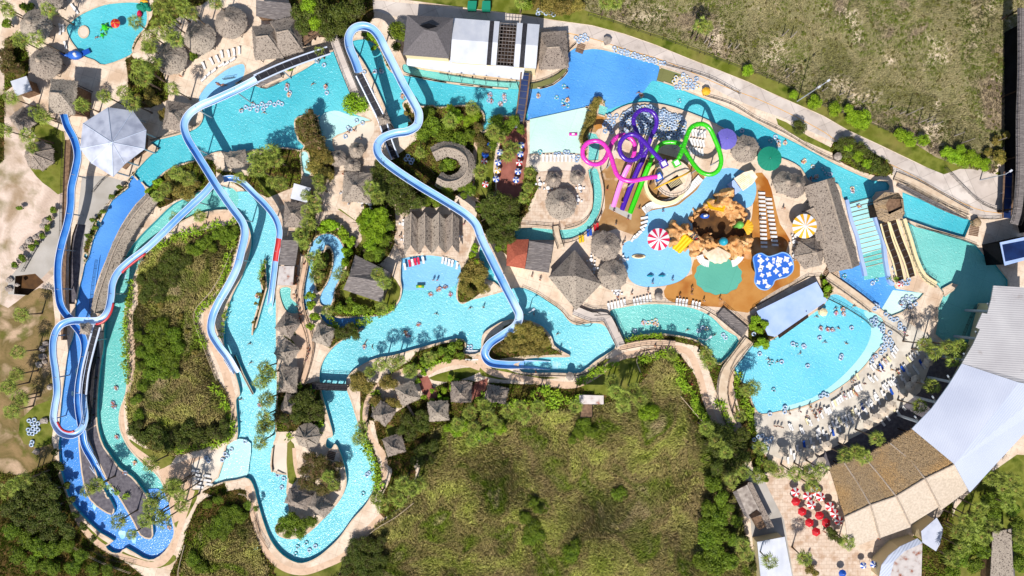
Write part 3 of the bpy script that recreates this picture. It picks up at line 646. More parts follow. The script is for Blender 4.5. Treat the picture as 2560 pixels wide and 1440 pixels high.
# ---------------------------------------------------------------- plants
def leaf_cloud(seed, n, leaf, clumps=14, flat=.75, gap=.12):
    g = np.random.default_rng(seed)
    # clump centres spread over a dome
    th = g.uniform(0, 2*np.pi, clumps); rr = np.sqrt(g.uniform(0, 1, clumps))*.66
    cz = (1-rr**2)*.55*flat+g.uniform(-.12, .12, clumps)
    cc = np.stack([rr*np.cos(th), rr*np.sin(th), cz], 1); cr = g.uniform(.24, .46, clumps)
    w = cr**2; k = g.choice(clumps, n, p=w/w.sum())
    d = g.normal(size=(n, 3)); d /= np.linalg.norm(d, axis=1)[:, None]
    d[:, 2] = np.abs(d[:, 2])*np.where(g.random(n) < .8, 1, -1)
    P_ = cc[k]+d*(cr[k]*g.uniform(.72, 1.1, n))[:, None]*np.array([1, 1, flat])
    nrm = d+g.normal(size=(n, 3))*.55+np.array([0, 0, .35]); nrm /= np.linalg.norm(nrm, axis=1)[:, None]
    t = np.cross(nrm, g.normal(size=(n, 3))); t /= np.linalg.norm(t, axis=1)[:, None]
    b = np.cross(nrm, t); s = leaf*g.uniform(.6, 1.3, n)[:, None]
    V = np.stack([P_-t*s, P_+b*s*.5, P_+t*s, P_-b*s*.5], 1).reshape(-1, 3)
    F = np.arange(4*n).reshape(n, 4)
    return V, F
CLOUD = {}
def crown_mesh(kind, i):
    key = (kind, i)
    if key not in CLOUD:
        if kind == 'tree': V, F = leaf_cloud(100+i, 2600, .075, 20)
        elif kind == 'fine': V, F = leaf_cloud(200+i, 3400, .055, 26, .6)
        else: V, F = leaf_cloud(300+i, 1100, .13, 12, .8)
        me = mesh_np('crown', V, F, [G['leaf_green']])
        CLOUD[key] = me
    return CLOUD[key]
def trunk_mb(h, r, seed):
    rr = random.Random(seed); m = MB()
    m.tube([(0,0,0), (rr.uniform(-.1,.1), rr.uniform(-.1,.1), h*.5), (rr.uniform(-.2,.2), rr.uniform(-.2,.2), h)], [r, r*.75, r*.5], 7)
    for k in range(4):
        a = rr.uniform(0, 6.3)
        m.tube([(0,0,h*.5), (math.cos(a)*h*.28, math.sin(a)*h*.28, h*.85), (math.cos(a)*h*.45, math.sin(a)*h*.45, h*1.1)], [r*.5, r*.35, r*.15], 5)
    return m
TR = [trunk_mb(1, .06, 5+i) for i in range(3)]
TRM = []
for t_ in TR:
    o_ = t_.build('trunk', G['trunk'], smooth=True); TRM.append(o_.data); bpy.data.objects.remove(o_)
NT = [0]
def plant(px, py, r, h, leafm, kind='tree', name='tree', desc=None, cat='tree', group=None):
    """r: crown radius in px at the crown; h: height (m)"""
    NT[0] += 1; i = NT[0] % 3; rw = r*.1*(H-h*.7)/H
    p = W(px, py, h*.62); z0 = zat(*((gx(p.x), gy(p.y))))
    if z0 < -.3: z0 = -.2
    e = empty(name, (p.x, p.y, z0), rnd.uniform(0, 6.28))
    tk = bpy.data.objects.new('trunk', TRM[i]); COL.objects.link(tk); tk.parent = e; tk.scale = (h*.9, h*.9, h*.6)
    cz = max(.1, h-rw*1.0) if h > rw*1.1 else h*.12
    cr = bpy.data.objects.new('crown', crown_mesh(kind, i)); COL.objects.link(cr); cr.parent = e
    cr.location = (0, 0, cz); q = rnd.uniform(.92, 1.08)
    cr.scale = (rw*q, rw/q, min(rw*1.15, max(.8, h-cz)*1.35))
    cr.material_slots[0].link = 'OBJECT'; cr.material_slots[0].material = G[leafm]
    tag(e, desc or 'leafy tree', cat, group, px, py); return e

def palm_crown(seed, spread=1.0, nf=30):
    rr = random.Random(seed); m = MB()
    for k in range(nf):
        a = k*2.399+rr.uniform(-.2, .2); f = k/nf
        el = R(78-118*f+rr.uniform(-8, 8))                 # upright ones inside, drooping outside
        L_ = (.7+.7*math.sin(math.pi*min(1, f+.2))*rr.uniform(.75, 1.2))*spread
        d = Vector((math.cos(a)*math.cos(el), math.sin(a)*math.cos(el), math.sin(el)))
        p0 = Vector((0, 0, 0)); p1 = d*L_
        side = Vector((-math.sin(a), math.cos(a), 0))
        m.add([p0-side*.03, p0+side*.03, p1+side*.02, p1-side*.02], [(0,1,2,3)], 0)
        up = side.cross(d)
        if up.z < 0: up = -up
        for j in range(8):
            an = R(-84+24*j+rr.uniform(-6, 6))
            ld = d*math.cos(an)+side*math.sin(an)
            ll = (1.3-.55*abs(math.sin(an*.5)))*spread*rr.uniform(.8, 1.15)
            q1 = p1+ld*ll*.55+up*.06; q2 = p1+ld*ll+Vector((0, 0, -.55*ll))
            wv = ld.cross(up).normalized()*.085
            m.add([p1, q1-wv, q1+wv, q2], [(0,1,2), (1,3,2)], 0)
    for k in range(16):                                      # dry skirt
        a = k*2.4; side = Vector((-math.sin(a), math.cos(a), 0))*.16
        p0 = Vector((math.cos(a)*.12, math.sin(a)*.12, -.1)); p1 = Vector((math.cos(a)*.65, math.sin(a)*.65, -.75-rr.random()*.5))
        m.add([p0, p1-side, p1+side], [(0,1,2)], 1)
    return m
PC = []
for s_ in range(5):
    o_ = palm_crown(40+s_, 1.0, 15+s_*2).build('crown', [G['frond'], G['frond_dry']]); PC.append(o_.data); bpy.data.objects.remove(o_)
PTM = []
for s_ in range(3):
    m_ = MB(); rr_ = random.Random(60+s_); bx, by = rr_.uniform(-.03, .03), rr_.uniform(-.03, .03)
    pts_ = [(bx*math.sin(q*3)*1.2, by*math.sin(q*3)*1.2, q) for q in [i/7 for i in range(8)]]
    m_.tube(pts_, [.26, .2, .17, .16, .16, .15, .16, .14], 8)
    o_ = m_.build('trunk', G['trunk'], smooth=True); PTM.append(o_.data); bpy.data.objects.remove(o_)
NP = [0]
def palm(px, py, h, s=1.0, desc=None, group='fan palms in the gardens'):
    NP[0] += 1; i = NP[0]; p = W(px, py, h); z0 = zat(gx(p.x), gy(p.y))
    e = empty('palm_tree', (p.x, p.y, z0), rnd.uniform(0, 6.28))
    tk = bpy.data.objects.new('trunk', PTM[i % 3]); COL.objects.link(tk); tk.parent = e; tk.scale = (1, 1, h-z0)
    cr = bpy.data.objects.new('crown', PC[i % 5]); COL.objects.link(cr); cr.parent = e; cr.location = (0, 0, h-z0)
    q = s*rnd.uniform(.92, 1.1); cr.scale = (q, q, q*.85); cr.rotation_euler = (rnd.uniform(-.12,.12), rnd.uniform(-.12,.12), 0)
    d = desc or ('tall fan palm' if h >= 9 else 'fan palm' if h >= 5.5 else 'low young fan palm')
    tag(e, d, 'palm tree', group, px, py); return e
def broad_mb(seed, n=34):
    rr = random.Random(seed); m = MB()
    for k in range(n):
        cx, cy = rr.uniform(-.5, .5), rr.uniform(-.5, .5); a = rr.uniform(0, 6.28); el = R(rr.uniform(15, 70)); L_ = rr.uniform(.5, .85)
        d = Vector((math.cos(a)*math.cos(el), math.sin(a)*math.cos(el), math.sin(el))); s_ = Vector((-math.sin(a), math.cos(a), 0))*rr.uniform(.07, .12)
        b = Vector((cx, cy, rr.uniform(.1, .35))); q1 = b+d*L_*.5; q2 = b+d*L_*.85+Vector((0,0,-.05)); q3 = b+d*L_+Vector((math.cos(a)*.12, math.sin(a)*.12, -.18))
        m.add([b, q1-s_, q1+s_, q2-s_*.7, q2+s_*.7, q3], [(0,1,2), (1,3,4,2), (3,5,4)])
    return m
BM_ = []
for s_ in range(4):
    o_ = broad_mb(80+s_).build('leaves', G['leaf_banana']); BM_.append(o_.data); bpy.data.objects.remove(o_)
NB = [0]
def broad(px, py, r=9, h=2, leafm='leaf_banana'):
    NB[0] += 1; p = W(px, py, h*.6); e = bpy.data.objects.new('broadleaf_plant', BM_[NB[0] % 4]); COL.objects.link(e)
    z0 = zat(gx(p.x), gy(p.y)); rw = r*.11
    e.location = (p.x, p.y, max(z0, -.2)); e.scale = (rw*1.3, rw*1.3, h); e.rotation_euler = (0, 0, rnd.uniform(0, 6.28))
    if leafm != 'leaf_banana': e.material_slots[0].link = 'OBJECT'; e.material_slots[0].material = G[leafm]
    tag(e, 'leafy low plant', 'plant', 'broadleaf plants edging the paths', px, py)

def tufts(name, label, owners, per_m2, length, mname, seed, lean=.8, box=(-60, 2620, -60, 1500), width=.09, blades=4, cat='grass', mask=None):
    """uncountable grass and scrub: blades scattered over the named ground areas (one object)"""
    g = np.random.default_rng(seed)
    n = int((box[1]-box[0])*(box[3]-box[2])/100*per_m2)
    X = g.uniform(box[0], box[1], n); Y = g.uniform(box[2], box[3], n)
    own = where_owner(X, Y); ok = np.isin([POLY[i][0] for i in range(len(POLY))], owners)[own]
    if mask is not None: ok &= mask(X, Y, g)
    X, Y = X[ok], Y[ok]; n = len(X)
    wx, wy = (X-1280)*.1, (720-Y)*.1
    fl = .8*np.sin(wx*.21+1.3*np.sin(wy*.17))+1.1*np.cos(wy*.19+wx*.08)+.5
    k = blades; wx, wy, fl = np.repeat(wx, k), np.repeat(wy, k), np.repeat(fl, k); n *= k
    a = fl+g.normal(0, .55, n); ln = length*g.uniform(.5, 1.3, n); tilt = lean*g.uniform(.4, 1.15, n)
    hump = .45*(np.sin(wx*.35)*np.cos(wy*.31)+np.sin(wx*.83+wy*.6)*.6)
    ln = ln*(1+.35*hump)
    bx, by = wx+g.normal(0, .22, n), wy+g.normal(0, .22, n)
    dx, dy = np.cos(a), np.sin(a)
    tx, ty, tz = bx+dx*ln*np.sin(tilt), by+dy*ln*np.sin(tilt), ln*np.cos(tilt)
    mx, my, mz = bx+dx*ln*.45*np.sin(tilt*.6), by+dy*ln*.45*np.sin(tilt*.6), ln*.55*np.cos(tilt*.5)
    ww = width*g.uniform(.6, 1.4, n)
    r = g.uniform(0, 2*np.pi, n); sx, sy = np.cos(r)*ww, np.sin(r)*ww; z0 = np.full(n, -.05)
    V = np.stack([np.stack([bx-sx, by-sy, z0], 1), np.stack([bx+sx, by+sy, z0], 1), np.stack([mx+sx, my+sy, mz], 1),
                  np.stack([tx, ty, tz], 1), np.stack([mx-sx, my-sy, mz], 1)], 1).reshape(-1, 3)
    F = np.arange(5*n).reshape(n, 5)
    me = mesh_np(name, V, F, [G[mname]]); o = bpy.data.objects.new(name, me); COL.objects.link(o)
    o['kind'] = 'stuff'; o['label'] = label; o['category'] = cat; return o

# ---------------------------------------------------------------- roofs and huts
def posts(e, pts, h, r=.09, m='wood_dark', name='post'):
    for (x, y) in pts:
        b = MB(); b.tube([(x, y, 0), (x, y, h)], r, 6); b.build(name, G[m], e)
def fringe(m, ring, out, n=3, mi=0):
    """loose straw hanging from an eave: ring = list of Vectors, out = outward dirs"""
    k = len(ring)
    for i in range(k):
        a, b = ring[i], ring[(i+1) % k]; oa, ob = out[i], out[(i+1) % k]
        seg = max(2, int((b-a).length/.28))
        for j in range(seg):
            t0, t1 = j/seg, (j+1.15)/seg; t = (t0+t1)/2
            o_ = (oa*(1-t)+ob*t); p = a.lerp(b, t)+o_*rnd.uniform(.12, .42)+Vector((0, 0, -rnd.uniform(.1, .25)))
            m.add([a.lerp(b, t0)+Vector((0,0,.03)), p, a.lerp(b, min(1, t1))+Vector((0,0,.03))], [(0,1,2)], mi)
def thatch_roof(m, corners, apex, ze, sag=.12, rows=4, th=.22, sub=3):
    """corners: eave outline (world xy, ccw); apex: list of same length of ridge/apex points (Vector)"""
    n = len(corners); ring = []; ap = []
    for i in range(n):
        a, b = Vector(corners[i]).to_3d(), Vector(corners[(i+1) % n]).to_3d(); A, B = apex[i], apex[(i+1) % n]
        for j in range(sub): ring.append(a.lerp(b, j/sub)); ap.append(A.lerp(B, j/sub))
    k = len(ring); vs = []
    for r_ in range(rows+1):
        t = r_/rows
        for i in range(k):
            e_ = Vector((ring[i].x, ring[i].y, ze)); p = e_.lerp(ap[i], t); p.z -= sag*math.sin(math.pi*t)*(ap[i].z-ze)*.5
            if r_ < rows: p += Vector((rnd.uniform(-1, 1), rnd.uniform(-1, 1), rnd.uniform(-1, 1)))*(.07 if r_ else .11)
            vs.append(p)
    fs = [(r_*k+i, r_*k+(i+1) % k, (r_+1)*k+(i+1) % k, (r_+1)*k+i) for r_ in range(rows) for i in range(k)]
    o = len(m.v); m.add(vs, fs)
    under = [Vector((v.x, v.y, v.z-th)) for v in vs[:k]]
    c = sum((Vector(a) for a in ap), Vector())/k; c.z = ze-th+.3*(c.z-ze)
    m.add(vs[:k]+under+[c], [(i+k, (i+1) % k+k, (i+1) % k, i) for i in range(k)]+[((i+1) % k+k, i+k, 2*k) for i in range(k)])
    cen = sum((v for v in vs[:k]), Vector())/k
    out = [(Vector((v.x-cen.x, v.y-cen.y, 0))).normalized() for v in vs[:k]]
    fringe(m, vs[:k], out)
def hut_round(px, py, r, ze=2.6, zt=5.2, n=12, desc='round thatched hut', cap=True, group='thatched huts', matn='thatch', cat='hut', name='thatched_hut', post_r=.09, np_=6, tall=None):
    p = W(px, py, (ze+zt)*.5); rw = r*.1*(H-ze)/H; z0 = max(zat(gx(p.x), gy(p.y)), -.3)
    e = empty(name, (p.x, p.y, z0), rnd.uniform(0, .5)); m = MB()
    cor = [(math.cos(2*math.pi*i/n)*rw, math.sin(2*math.pi*i/n)*rw) for i in range(n)]
    thatch_roof(m, cor, [Vector((math.cos(2*math.pi*i/n)*.12, math.sin(2*math.pi*i/n)*.12, zt)) for i in range(n)], ze, sub=2 if n > 8 else 3)
    ro = m.build('roof', G[matn], e)
    if cap:
        c = MB(); c.lathe([(.75, zt-.75*(zt-ze)/rw+.06), (.5, zt-.2), (.16, zt+.12), (.0, zt+.2)], 8, jit=.12); c.build('ridge_cap', G['thatch_ridge'], ro)
    if n <= 8:     # straw ridges along the hips
        c = MB()
        for i in range(n):
            a = 2*math.pi*i/n; c.tube([(math.cos(a)*.2, math.sin(a)*.2, zt+.02), (math.cos(a)*rw*.5, math.sin(a)*rw*.5, ze+(zt-ze)*.5-.02), (math.cos(a)*rw*.98, math.sin(a)*rw*.98, ze+.06)], .09, 5)
        c.build('hip_straw', G['thatch_ridge'], ro)
    posts(e, [(math.cos(2*math.pi*i/np_)*rw*.8, math.sin(2*math.pi*i/np_)*rw*.8) for i in range(np_)], ze, post_r)
    tag(e, desc, cat, group, px, py); return e
def hut_hip(px, py, w, d, rot, ze=2.6, zt=5, ridge=0, desc='square thatched hut', matn='thatch', group='thatched huts', walls=None, name='thatched_hut', cat='hut'):
    """w,d in px, ridge: ridge length in px along local x, rot degrees (picture sense)"""
    p = W(px, py, (ze+zt)*.5); k = .1*(H-ze)/H; a, b, rl = w*k/2, d*k/2, ridge*k/2
    z0 = max(zat(gx(p.x), gy(p.y)), -.3)
    e = empty(name, (p.x, p.y, z0), R(-rot)); m = MB()
    cor = [(-a, -b), (a, -b), (a, b), (-a, b)]
    ap = [Vector((-rl, 0, zt)), Vector((rl, 0, zt)), Vector((rl, 0, zt)), Vector((-rl, 0, zt))]
    thatch_roof(m, cor, ap, ze, sub=5, rows=5)
    ro = m.build('roof', G[matn], e)
    c = MB()
    if rl > 0: c.tube([(-rl, 0, zt+.05), (0, 0, zt+.02), (rl, 0, zt+.05)], .2, 6)
    else: c.blob((0, 0, zt-.05), .3, 7)
    c.build('ridge_cap', G['thatch_ridge'], ro)
    posts(e, [(-a*.82, -b*.82), (a*.82, -b*.82), (a*.82, b*.82), (-a*.82, b*.82)], ze)
    if walls:
        q = MB(); q.box((0, 0, ze/2-.1), (a*1.5, b*1.5, ze-.2)); q.build('wall', G[walls], e)
    tag(e, desc, cat, group, px, py); return e
def ridge_roof(path, w, ze, zr, name, desc, cat, matn='thatch', ridge_m='thatch_ridge', sm=4, post_every=5, group=None, ragged=True):
    pts = [W(x, y, (ze+zr)/2) for x, y in (smooth_open(pp(path), sm) if sm > 1 else pp(path))]
    o_ = pts[0].copy(); o_.z = 0; e = empty(name, o_); n = len(pts); hw = w*.1*(H-ze)/H/2
    m = MB(); vs = []; rg = []
    K = 4
    for i, p in enumerate(pts):
        t = (pts[min(n-1, i+1)]-pts[max(0, i-1)]); t.z = 0; t.normalize(); s_ = Vector((-t.y, t.x, 0)); q = Vector((p.x, p.y, 0))-o_
        rg.append(q+Vector((0, 0, zr+.06)))
        for j in range(-K, K+1):
            f = j/K; z = zr-(zr-ze)*abs(f); jt = .1 if ragged else 0
            vs.append(q+s_*hw*f*(1+(rnd.uniform(-.04, .04) if ragged and abs(j) == K else 0))+Vector((rnd.uniform(-jt, jt)*.4, rnd.uniform(-jt, jt)*.4, z+rnd.uniform(-jt, jt)*.6)))
    c = 2*K+1; fs = [(i*c+j, i*c+j+1, (i+1)*c+j+1, (i+1)*c+j) for i in range(n-1) for j in range(2*K)]
    fs = [f[::-1] for f in fs]
    m.add(vs, fs); th = .2
    lo = [Vector((v.x, v.y, v.z-th)) for v in vs]; m.add(lo, [f[::-1] for f in fs])
    bd = [i*c for i in range(n)]+[(n-1)*c+j for j in range(1, c)]+[i*c+c-1 for i in range(n-2, -1, -1)]+[j for j in range(c-2, 0, -1)]
    L_ = len(bd); m.add([vs[i] for i in bd]+[lo[i] for i in bd], [(i, (i+1) % L_, (i+1) % L_+L_, i+L_) for i in range(L_)])
    if ragged:
        rows = [vs[i*c] for i in range(n)]; rows2 = [vs[i*c+c-1] for i in range(n)]
        for row, sg in ((rows, -1), (rows2, 1)):
            for i in range(n-1):
                a, b = row[i], row[i+1]; t = (b-a); t.z = 0; t.normalize(); s_ = Vector((-t.y, t.x, 0))*sg
                seg = max(1, int((b-a).length/.3))
                for j in range(seg):
                    f = (j+.5)/seg; m.add([a.lerp(b, j/seg), a.lerp(b, f)+s_*rnd.uniform(.1, .4)-Vector((0,0,.15)), a.lerp(b, (j+1)/seg)], [(0,1,2)])
    ro = m.build('roof', G[matn], e)
    if ridge_m: r_ = MB(); r_.tube(rg, .2, 5); r_.build('ridge_cap', G[ridge_m], ro)
    st = max(1, int(post_every*n/max(1, sum((pts[i+1]-pts[i]).length for i in range(n-1)))))
    pl = []
    for i in range(0, n, st):
        for f in (1, -1):
            v = vs[i*c+(c-2 if f > 0 else 1)]; pl.append((v.x, v.y))
    posts(e, pl, ze)
    p0 = pp(path)[len(pp(path))//2]; tag(e, desc, cat, group, *p0); return e

def panel_roof(name, desc, cat, panels, matn=None, walls=None, group=None, at=None, hw=None, th=.15):
    """panels: list of (part name, 'x,y,z x,y,z ...' (apparent px + height), material)"""
    first = [tuple(float(a) for a in q.split(',')) for q in panels[0][1].split()]
    o_ = W(*first[0]); o_.z = 0; e = empty(name, o_)
    for (pn, s_, mt) in panels:
        P_ = [W(*[float(a) for a in q.split(',')])-o_ for q in s_.split()]
        m = MB(); m.prism([(p.x, p.y) for p in P_], [p.z-th for p in P_], [p.z for p in P_]); m.build(pn, G[mt], e)
    if walls:   # (outline px with eave z, material)
        pts, zz, mt = walls; Q = [W(x, y, zz)-o_ for x, y in pp(pts)]
        c = sum(Q, Vector())/len(Q); m = MB()
        m.prism([((q.x-c.x)*.93+c.x, (q.y-c.y)*.93+c.y) for q in Q], 0, zz-th-.02); m.build('wall', G[mt], e)
    cx = sum(f[0] for f in first)/len(first); cy = sum(f[1] for f in first)/len(first)
    if at: cx, cy = at
    tag(e, desc, cat, group, cx, cy); return e

# ---------------------------------------------------------------- slides
def path_pts(s_, k=7):
    raw = [tuple(float(a) for a in q.split(',')) for q in s_.split()]
    sm = smooth_open(raw, k); return [W(x, y, z) for x, y, z in sm], raw
def flume(name, desc, s_, w, inner='flume_in', rimm='flume_rim', outer='flume_rim', every=9, reds=(), supports=True, deep=.5, label=None, at=None, redrim=()):
    pts, raw = path_pts(s_); o_ = pts[0].copy(); o_.z = 0; e = empty(name, o_); n = len(pts)
    q = [p-o_ for p in pts]; prof = []; S = 8; hw = w/2
    for j in range(S+1):
        a = math.pi*j/S; prof.append((-math.cos(a)*hw, -math.sin(a)*w*deep))
    m = MB(); vs = []; L_, R_ = [], []
    for i, p in enumerate(q):
        t = q[min(n-1, i+1)]-q[max(0, i-1)]; t.z = 0; t.normalize(); s = Vector((-t.y, t.x, 0))
        for (u, v) in prof: vs.append(p+s*u+Vector((0, 0, v)))
        for (u, v) in prof[::-1]: vs.append(p+s*u*1.05+Vector((0, 0, v-.07)))
        L_.append(p-s*hw); R_.append(p+s*hw)
    c = 2*(S+1)
    fi = [(i*c+j, (i+1)*c+j, (i+1)*c+j+1, i*c+j+1) for i in range(n-1) for j in range(S)]
    fo = [(i*c+S+1+j, (i+1)*c+S+1+j, (i+1)*c+S+2+j, i*c+S+2+j) for i in range(n-1) for j in range(S)]
    m.add(vs, fi, 0); o = 0; m.f += fo; m.m += [1]*len(fo)
    red = [i for (a, b) in reds for i in range(int(a*(n-1)), int(b*(n-1)))]
    for k, f in enumerate(m.f):
        if k % (len(fi)) // S in red: m.m[k] = 2
    ch = m.build('channel', [G[inner], G[outer], G['flume_red']], e, smooth=True)
    for side in (L_, R_):
        r_ = MB(); r_.tube(side, .075, 6); r_.build('rim', G[rimm], e, smooth=True)
    for (a, b, sd) in redrim:
        sg = (L_ if sd < 0 else R_)[int(a*(n-1)):int(b*(n-1))]; r_ = MB(); r_.tube([p+Vector((0,0,-.1)) for p in sg], .3, 6); r_.build('red_wall', G['flume_red'], e, smooth=True)
    j_ = MB(); acc = 0                                  # flanges between the flume sections
    for i in range(1, n-1):
        acc += (q[i]-q[i-1]).length
        if acc > 3.2:
            acc = 0; t = q[i+1]-q[i-1]; t.z = 0; t.normalize(); s = Vector((-t.y, t.x, 0))
            j_.tube([q[i]+s*u*1.07+Vector((0, 0, v*1.07)) for (u, v) in prof], .05, 4)
    if j_.v: j_.build('joint', G[rimm], ch)
    if supports: prop(e, q, o_, every, w)
    mid = raw[len(raw)//2]; tag(e, label or desc, 'water slide', None, *(at or mid[:2]) if not label else (None, None)); return e
def prop(e, q, o_, every, w, mt='steel'):
    acc = every*.4
    for i in range(1, len(q)):
        acc += (q[i]-q[i-1]).length
        if acc >= every:
            acc = 0; z = q[i].z-w*.42-.06; gz = zat(gx(q[i].x+o_.x), gy(q[i].y+o_.y))-.3
            if z-gz < 1: continue
            t = (q[i]-q[i-1]); t.z = 0; t.normalize(); s = Vector((-t.y, t.x, 0)); b = MB()
            b.tube([Vector((q[i].x, q[i].y, gz)), Vector((q[i].x, q[i].y, z-.35))], .16, 7)
            b.tube([q[i]+s*w*.5-Vector((0, 0, w*.15)), Vector((q[i].x, q[i].y, z-.4)), q[i]-s*w*.5-Vector((0, 0, w*.15))], .08, 5)
            b.build('support_post', G[mt], e)
def tube_slide(name, label, s_, r, mt, mt2, open_from, at=None):
    pts, raw = path_pts(s_, 8); o_ = pts[0].copy(); o_.z = 0; e = empty(name, o_); q = [p-o_ for p in pts]
    n = len(q); k = int(n*open_from)
    m = MB(); m.tube(q[:k+1], r, 12); tb = m.build('tube', G[mt], e, smooth=True)
    j = MB()
    for i in range(4, k, 6): j.tube([q[i], q[i]+(q[i+1]-q[i]).normalized()*.14], r+.06, 12)
    j.build('joint', G[mt], tb, smooth=True)
    c = MB(); vs = []
    prof = [(-1, .15), (-1, -.1), (-.75, -.6), (0, -.85), (.75, -.6), (1, -.1), (1, .15)]
    for i in range(k, n):
        t = q[min(n-1, i+1)]-q[max(0, i-1)]; t.z = 0; t.normalize(); s = Vector((-t.y, t.x, 0))
        for (u, v) in prof: vs.append(q[i]+s*u*r+Vector((0, 0, v*r)))
    P7 = len(prof); c.add(vs, [(i*P7+a, (i+1)*P7+a, (i+1)*P7+a+1, i*P7+a+1) for i in range(n-k-1) for a in range(P7-1)])
    for sd in (0, P7-1): c.tube([vs[i*P7+sd] for i in range(n-k)], .07, 5)
    c.build('run_out_channel', G[mt2], e, smooth=True)
    prop(e, q[:k], o_, 8, r*2, 'steel')
    tag(e, label, 'tube slide', None); return e
def conveyor(desc, s_, w, name='conveyor', belt='belt', rail='flume_rim', k=3, label=None, cat='conveyor lift', step=1.6, sup=True):
    pts, raw = path_pts(s_, k); o_ = pts[0].copy(); o_.z = 0; e = empty(name, o_); q = [p-o_ for p in pts]; n = len(q)
    b = MB(); vs = []; A, B = [], []
    for i in range(n):
        t = q[min(n-1, i+1)]-q[max(0, i-1)]; t.z = 0; t.normalize(); s = Vector((-t.y, t.x, 0))*w/2
        vs += [q[i]-s, q[i]+s, q[i]+s-Vector((0,0,.35)), q[i]-s-Vector((0,0,.35))]; A.append(q[i]-s*1.1+Vector((0,0,.12))); B.append(q[i]+s*1.1+Vector((0,0,.12)))
    b.add(vs, [(i*4+a, i*4+(a+1) % 4, (i+1)*4+(a+1) % 4, (i+1)*4+a) for i in range(n-1) for a in range(4)])
    bl = b.build('belt', G[belt], e)
    for side in (A, B): r_ = MB(); r_.tube(side, .2, 5); r_.build('side_rail', G[rail], e)
    cl = MB(); L_ = 0
    for i in range(n-1):
        d = q[i+1]-q[i]; seg = max(1, int(d.length/step))
        for j in range(seg):
            p = q[i]+d*(j+.5)/seg; cl.box(p+Vector((0,0,.03)), (w*.96, .12, .08), math.atan2(d.y, d.x)+math.pi/2)
    cl.build('cleats', G['plastic_grey'], bl)
    if sup: prop(e, q, o_, 7, w)
    mid = raw[len(raw)//2]; tag(e, label or desc, cat, None, *(mid[:2] if not label else (None, None))); return e

# ---------------------------------------------------------------- site furniture
def fence(s_, h=1.1, z=0.0, sp=2.4, m='rail_dark', name='railing', desc='dark metal railing', cat='railing', k=4, rails=(1, .55, .15), pr=.045):
    P_ = [W(x, y, z) for x, y in (smooth_open(pp(s_), k) if k > 1 else pp(s_))]; o_ = P_[0].copy(); e = empty(name, o_)
    q = [p-o_ for p in P_]; r_ = MB()
    for f in rails: r_.tube([p+Vector((0, 0, h*f)) for p in q], .04 if f < 1 else .055, 4)
    r_.build('rail', G[m], e)
    acc = 99; cnt = 0
    for i in range(len(q)-1):
        d = q[i+1]-q[i]; L_ = d.length; t = 0
        while t < L_:
            if acc >= sp and cnt < 95:
                b = MB(); p = q[i]+d*(t/L_); b.tube([p, p+Vector((0, 0, h+.05))], pr, 4); b.build('post', G[m], e); acc = 0; cnt += 1
            t += .4; acc += .4
    c = pp(s_)[len(pp(s_))//2]; tag(e, desc, cat, None, *c); return e
def bridge(s_, w, z=.5, name='footbridge', desc='wooden footbridge', mt='wood', rail=True, k=3, cat='bridge', th=.2, railm='rail_dark'):
    pts = [W(x, y, z) for x, y in (smooth_open(pp(s_), k) if k > 1 else pp(s_))]; o_ = pts[0].copy(); o_.z = 0; e = empty(name, o_); q = [p-o_ for p in pts]; n = len(q)
    m = MB(); vs = []; A, B = [], []
    for i in range(n):
        t = q[min(n-1, i+1)]-q[max(0, i-1)]; t.z = 0; t.normalize(); s = Vector((-t.y, t.x, 0))*w/2
        vs += [q[i]-s, q[i]+s, q[i]+s-Vector((0,0,th)), q[i]-s-Vector((0,0,th))]; A.append(q[i]-s*.96); B.append(q[i]+s*.96)
    m.add(vs, [(i*4+a, i*4+(a+1) % 4, (i+1)*4+(a+1) % 4, (i+1)*4+a) for i in range(n-1) for a in range(4)]+[(0,3,2,1), (4*n-4, 4*n-3, 4*n-2, 4*n-1)])
    m.build('deck_boards', G[mt], e)
    if rail:
        for side in (A, B):
            r_ = MB()
            for f in (1.05, .55): r_.tube([p+Vector((0,0,f)) for p in side], .05, 4)
            for i in range(0, n-1):
                d = side[i+1]-side[i]; sg = max(1, int(d.length/1.6))
                for j in range(sg+(i == n-2)): p = side[i]+d*j/sg; r_.tube([p, p+Vector((0,0,1.1))], .045, 4)
            r_.build('handrail', G[railm], e)
    if z > 1.5:
        for i in range(0, n, max(1, n//4)):
            b = MB(); b.tube([Vector((q[i].x, q[i].y, -1.5)), Vector((q[i].x, q[i].y, z-th))], .2, 6); b.build('pier', G['wood_dark'], e)
    c = pp(s_)[len(pp(s_))//2]; tag(e, desc, cat, None, *c); return e

def proto(build):
    e = build(); return e
def make_lounger():
    e = empty('sun_lounger', (0,0,0)); m = MB()
    for y in (-.3, .3): m.box((0, y, .3), (1.25, .05, .06))
    for x in (-.55, .5):
        for y in (-.28, .28): m.box((x, y, .15), (.05, .05, .3))
    m.build('frame', G['plastic_grey'], e)
    s = MB(); s.box((-.1, 0, .345), (1.25, .56, .05)); s.build('seat', G['cushion_white'], e)
    b = MB(); b.box((.78, 0, .52), (.66, .56, .05), ry=-R(32)); b.build('backrest', G['cushion_white'], e)
    return e
LNG = make_lounger(); FIRST = {'l': True, 't': True}
def lounger(px, py, rot, desc='white sun lounger', rank=None, cush=None, group='white sun loungers', z=None):
    """rot: picture angle of the head end, degrees ccw from right"""
    if FIRST['l']: e = LNG; FIRST['l'] = False
    else: e = copy_tree(LNG)
    p = W(px, py, .35); z0 = zat(px, py) if z is None else z
    e.location = (p.x, p.y, max(z0, -.3)); e.rotation_euler = (0, 0, R(rot))
    if cush:
        for c in e.children:
            if not c.name.startswith('frame'): c.material_slots[0].link = 'OBJECT'; c.material_slots[0].material = G[cush]
    tag(e, desc, 'lounger', group, px, py, rank); return e
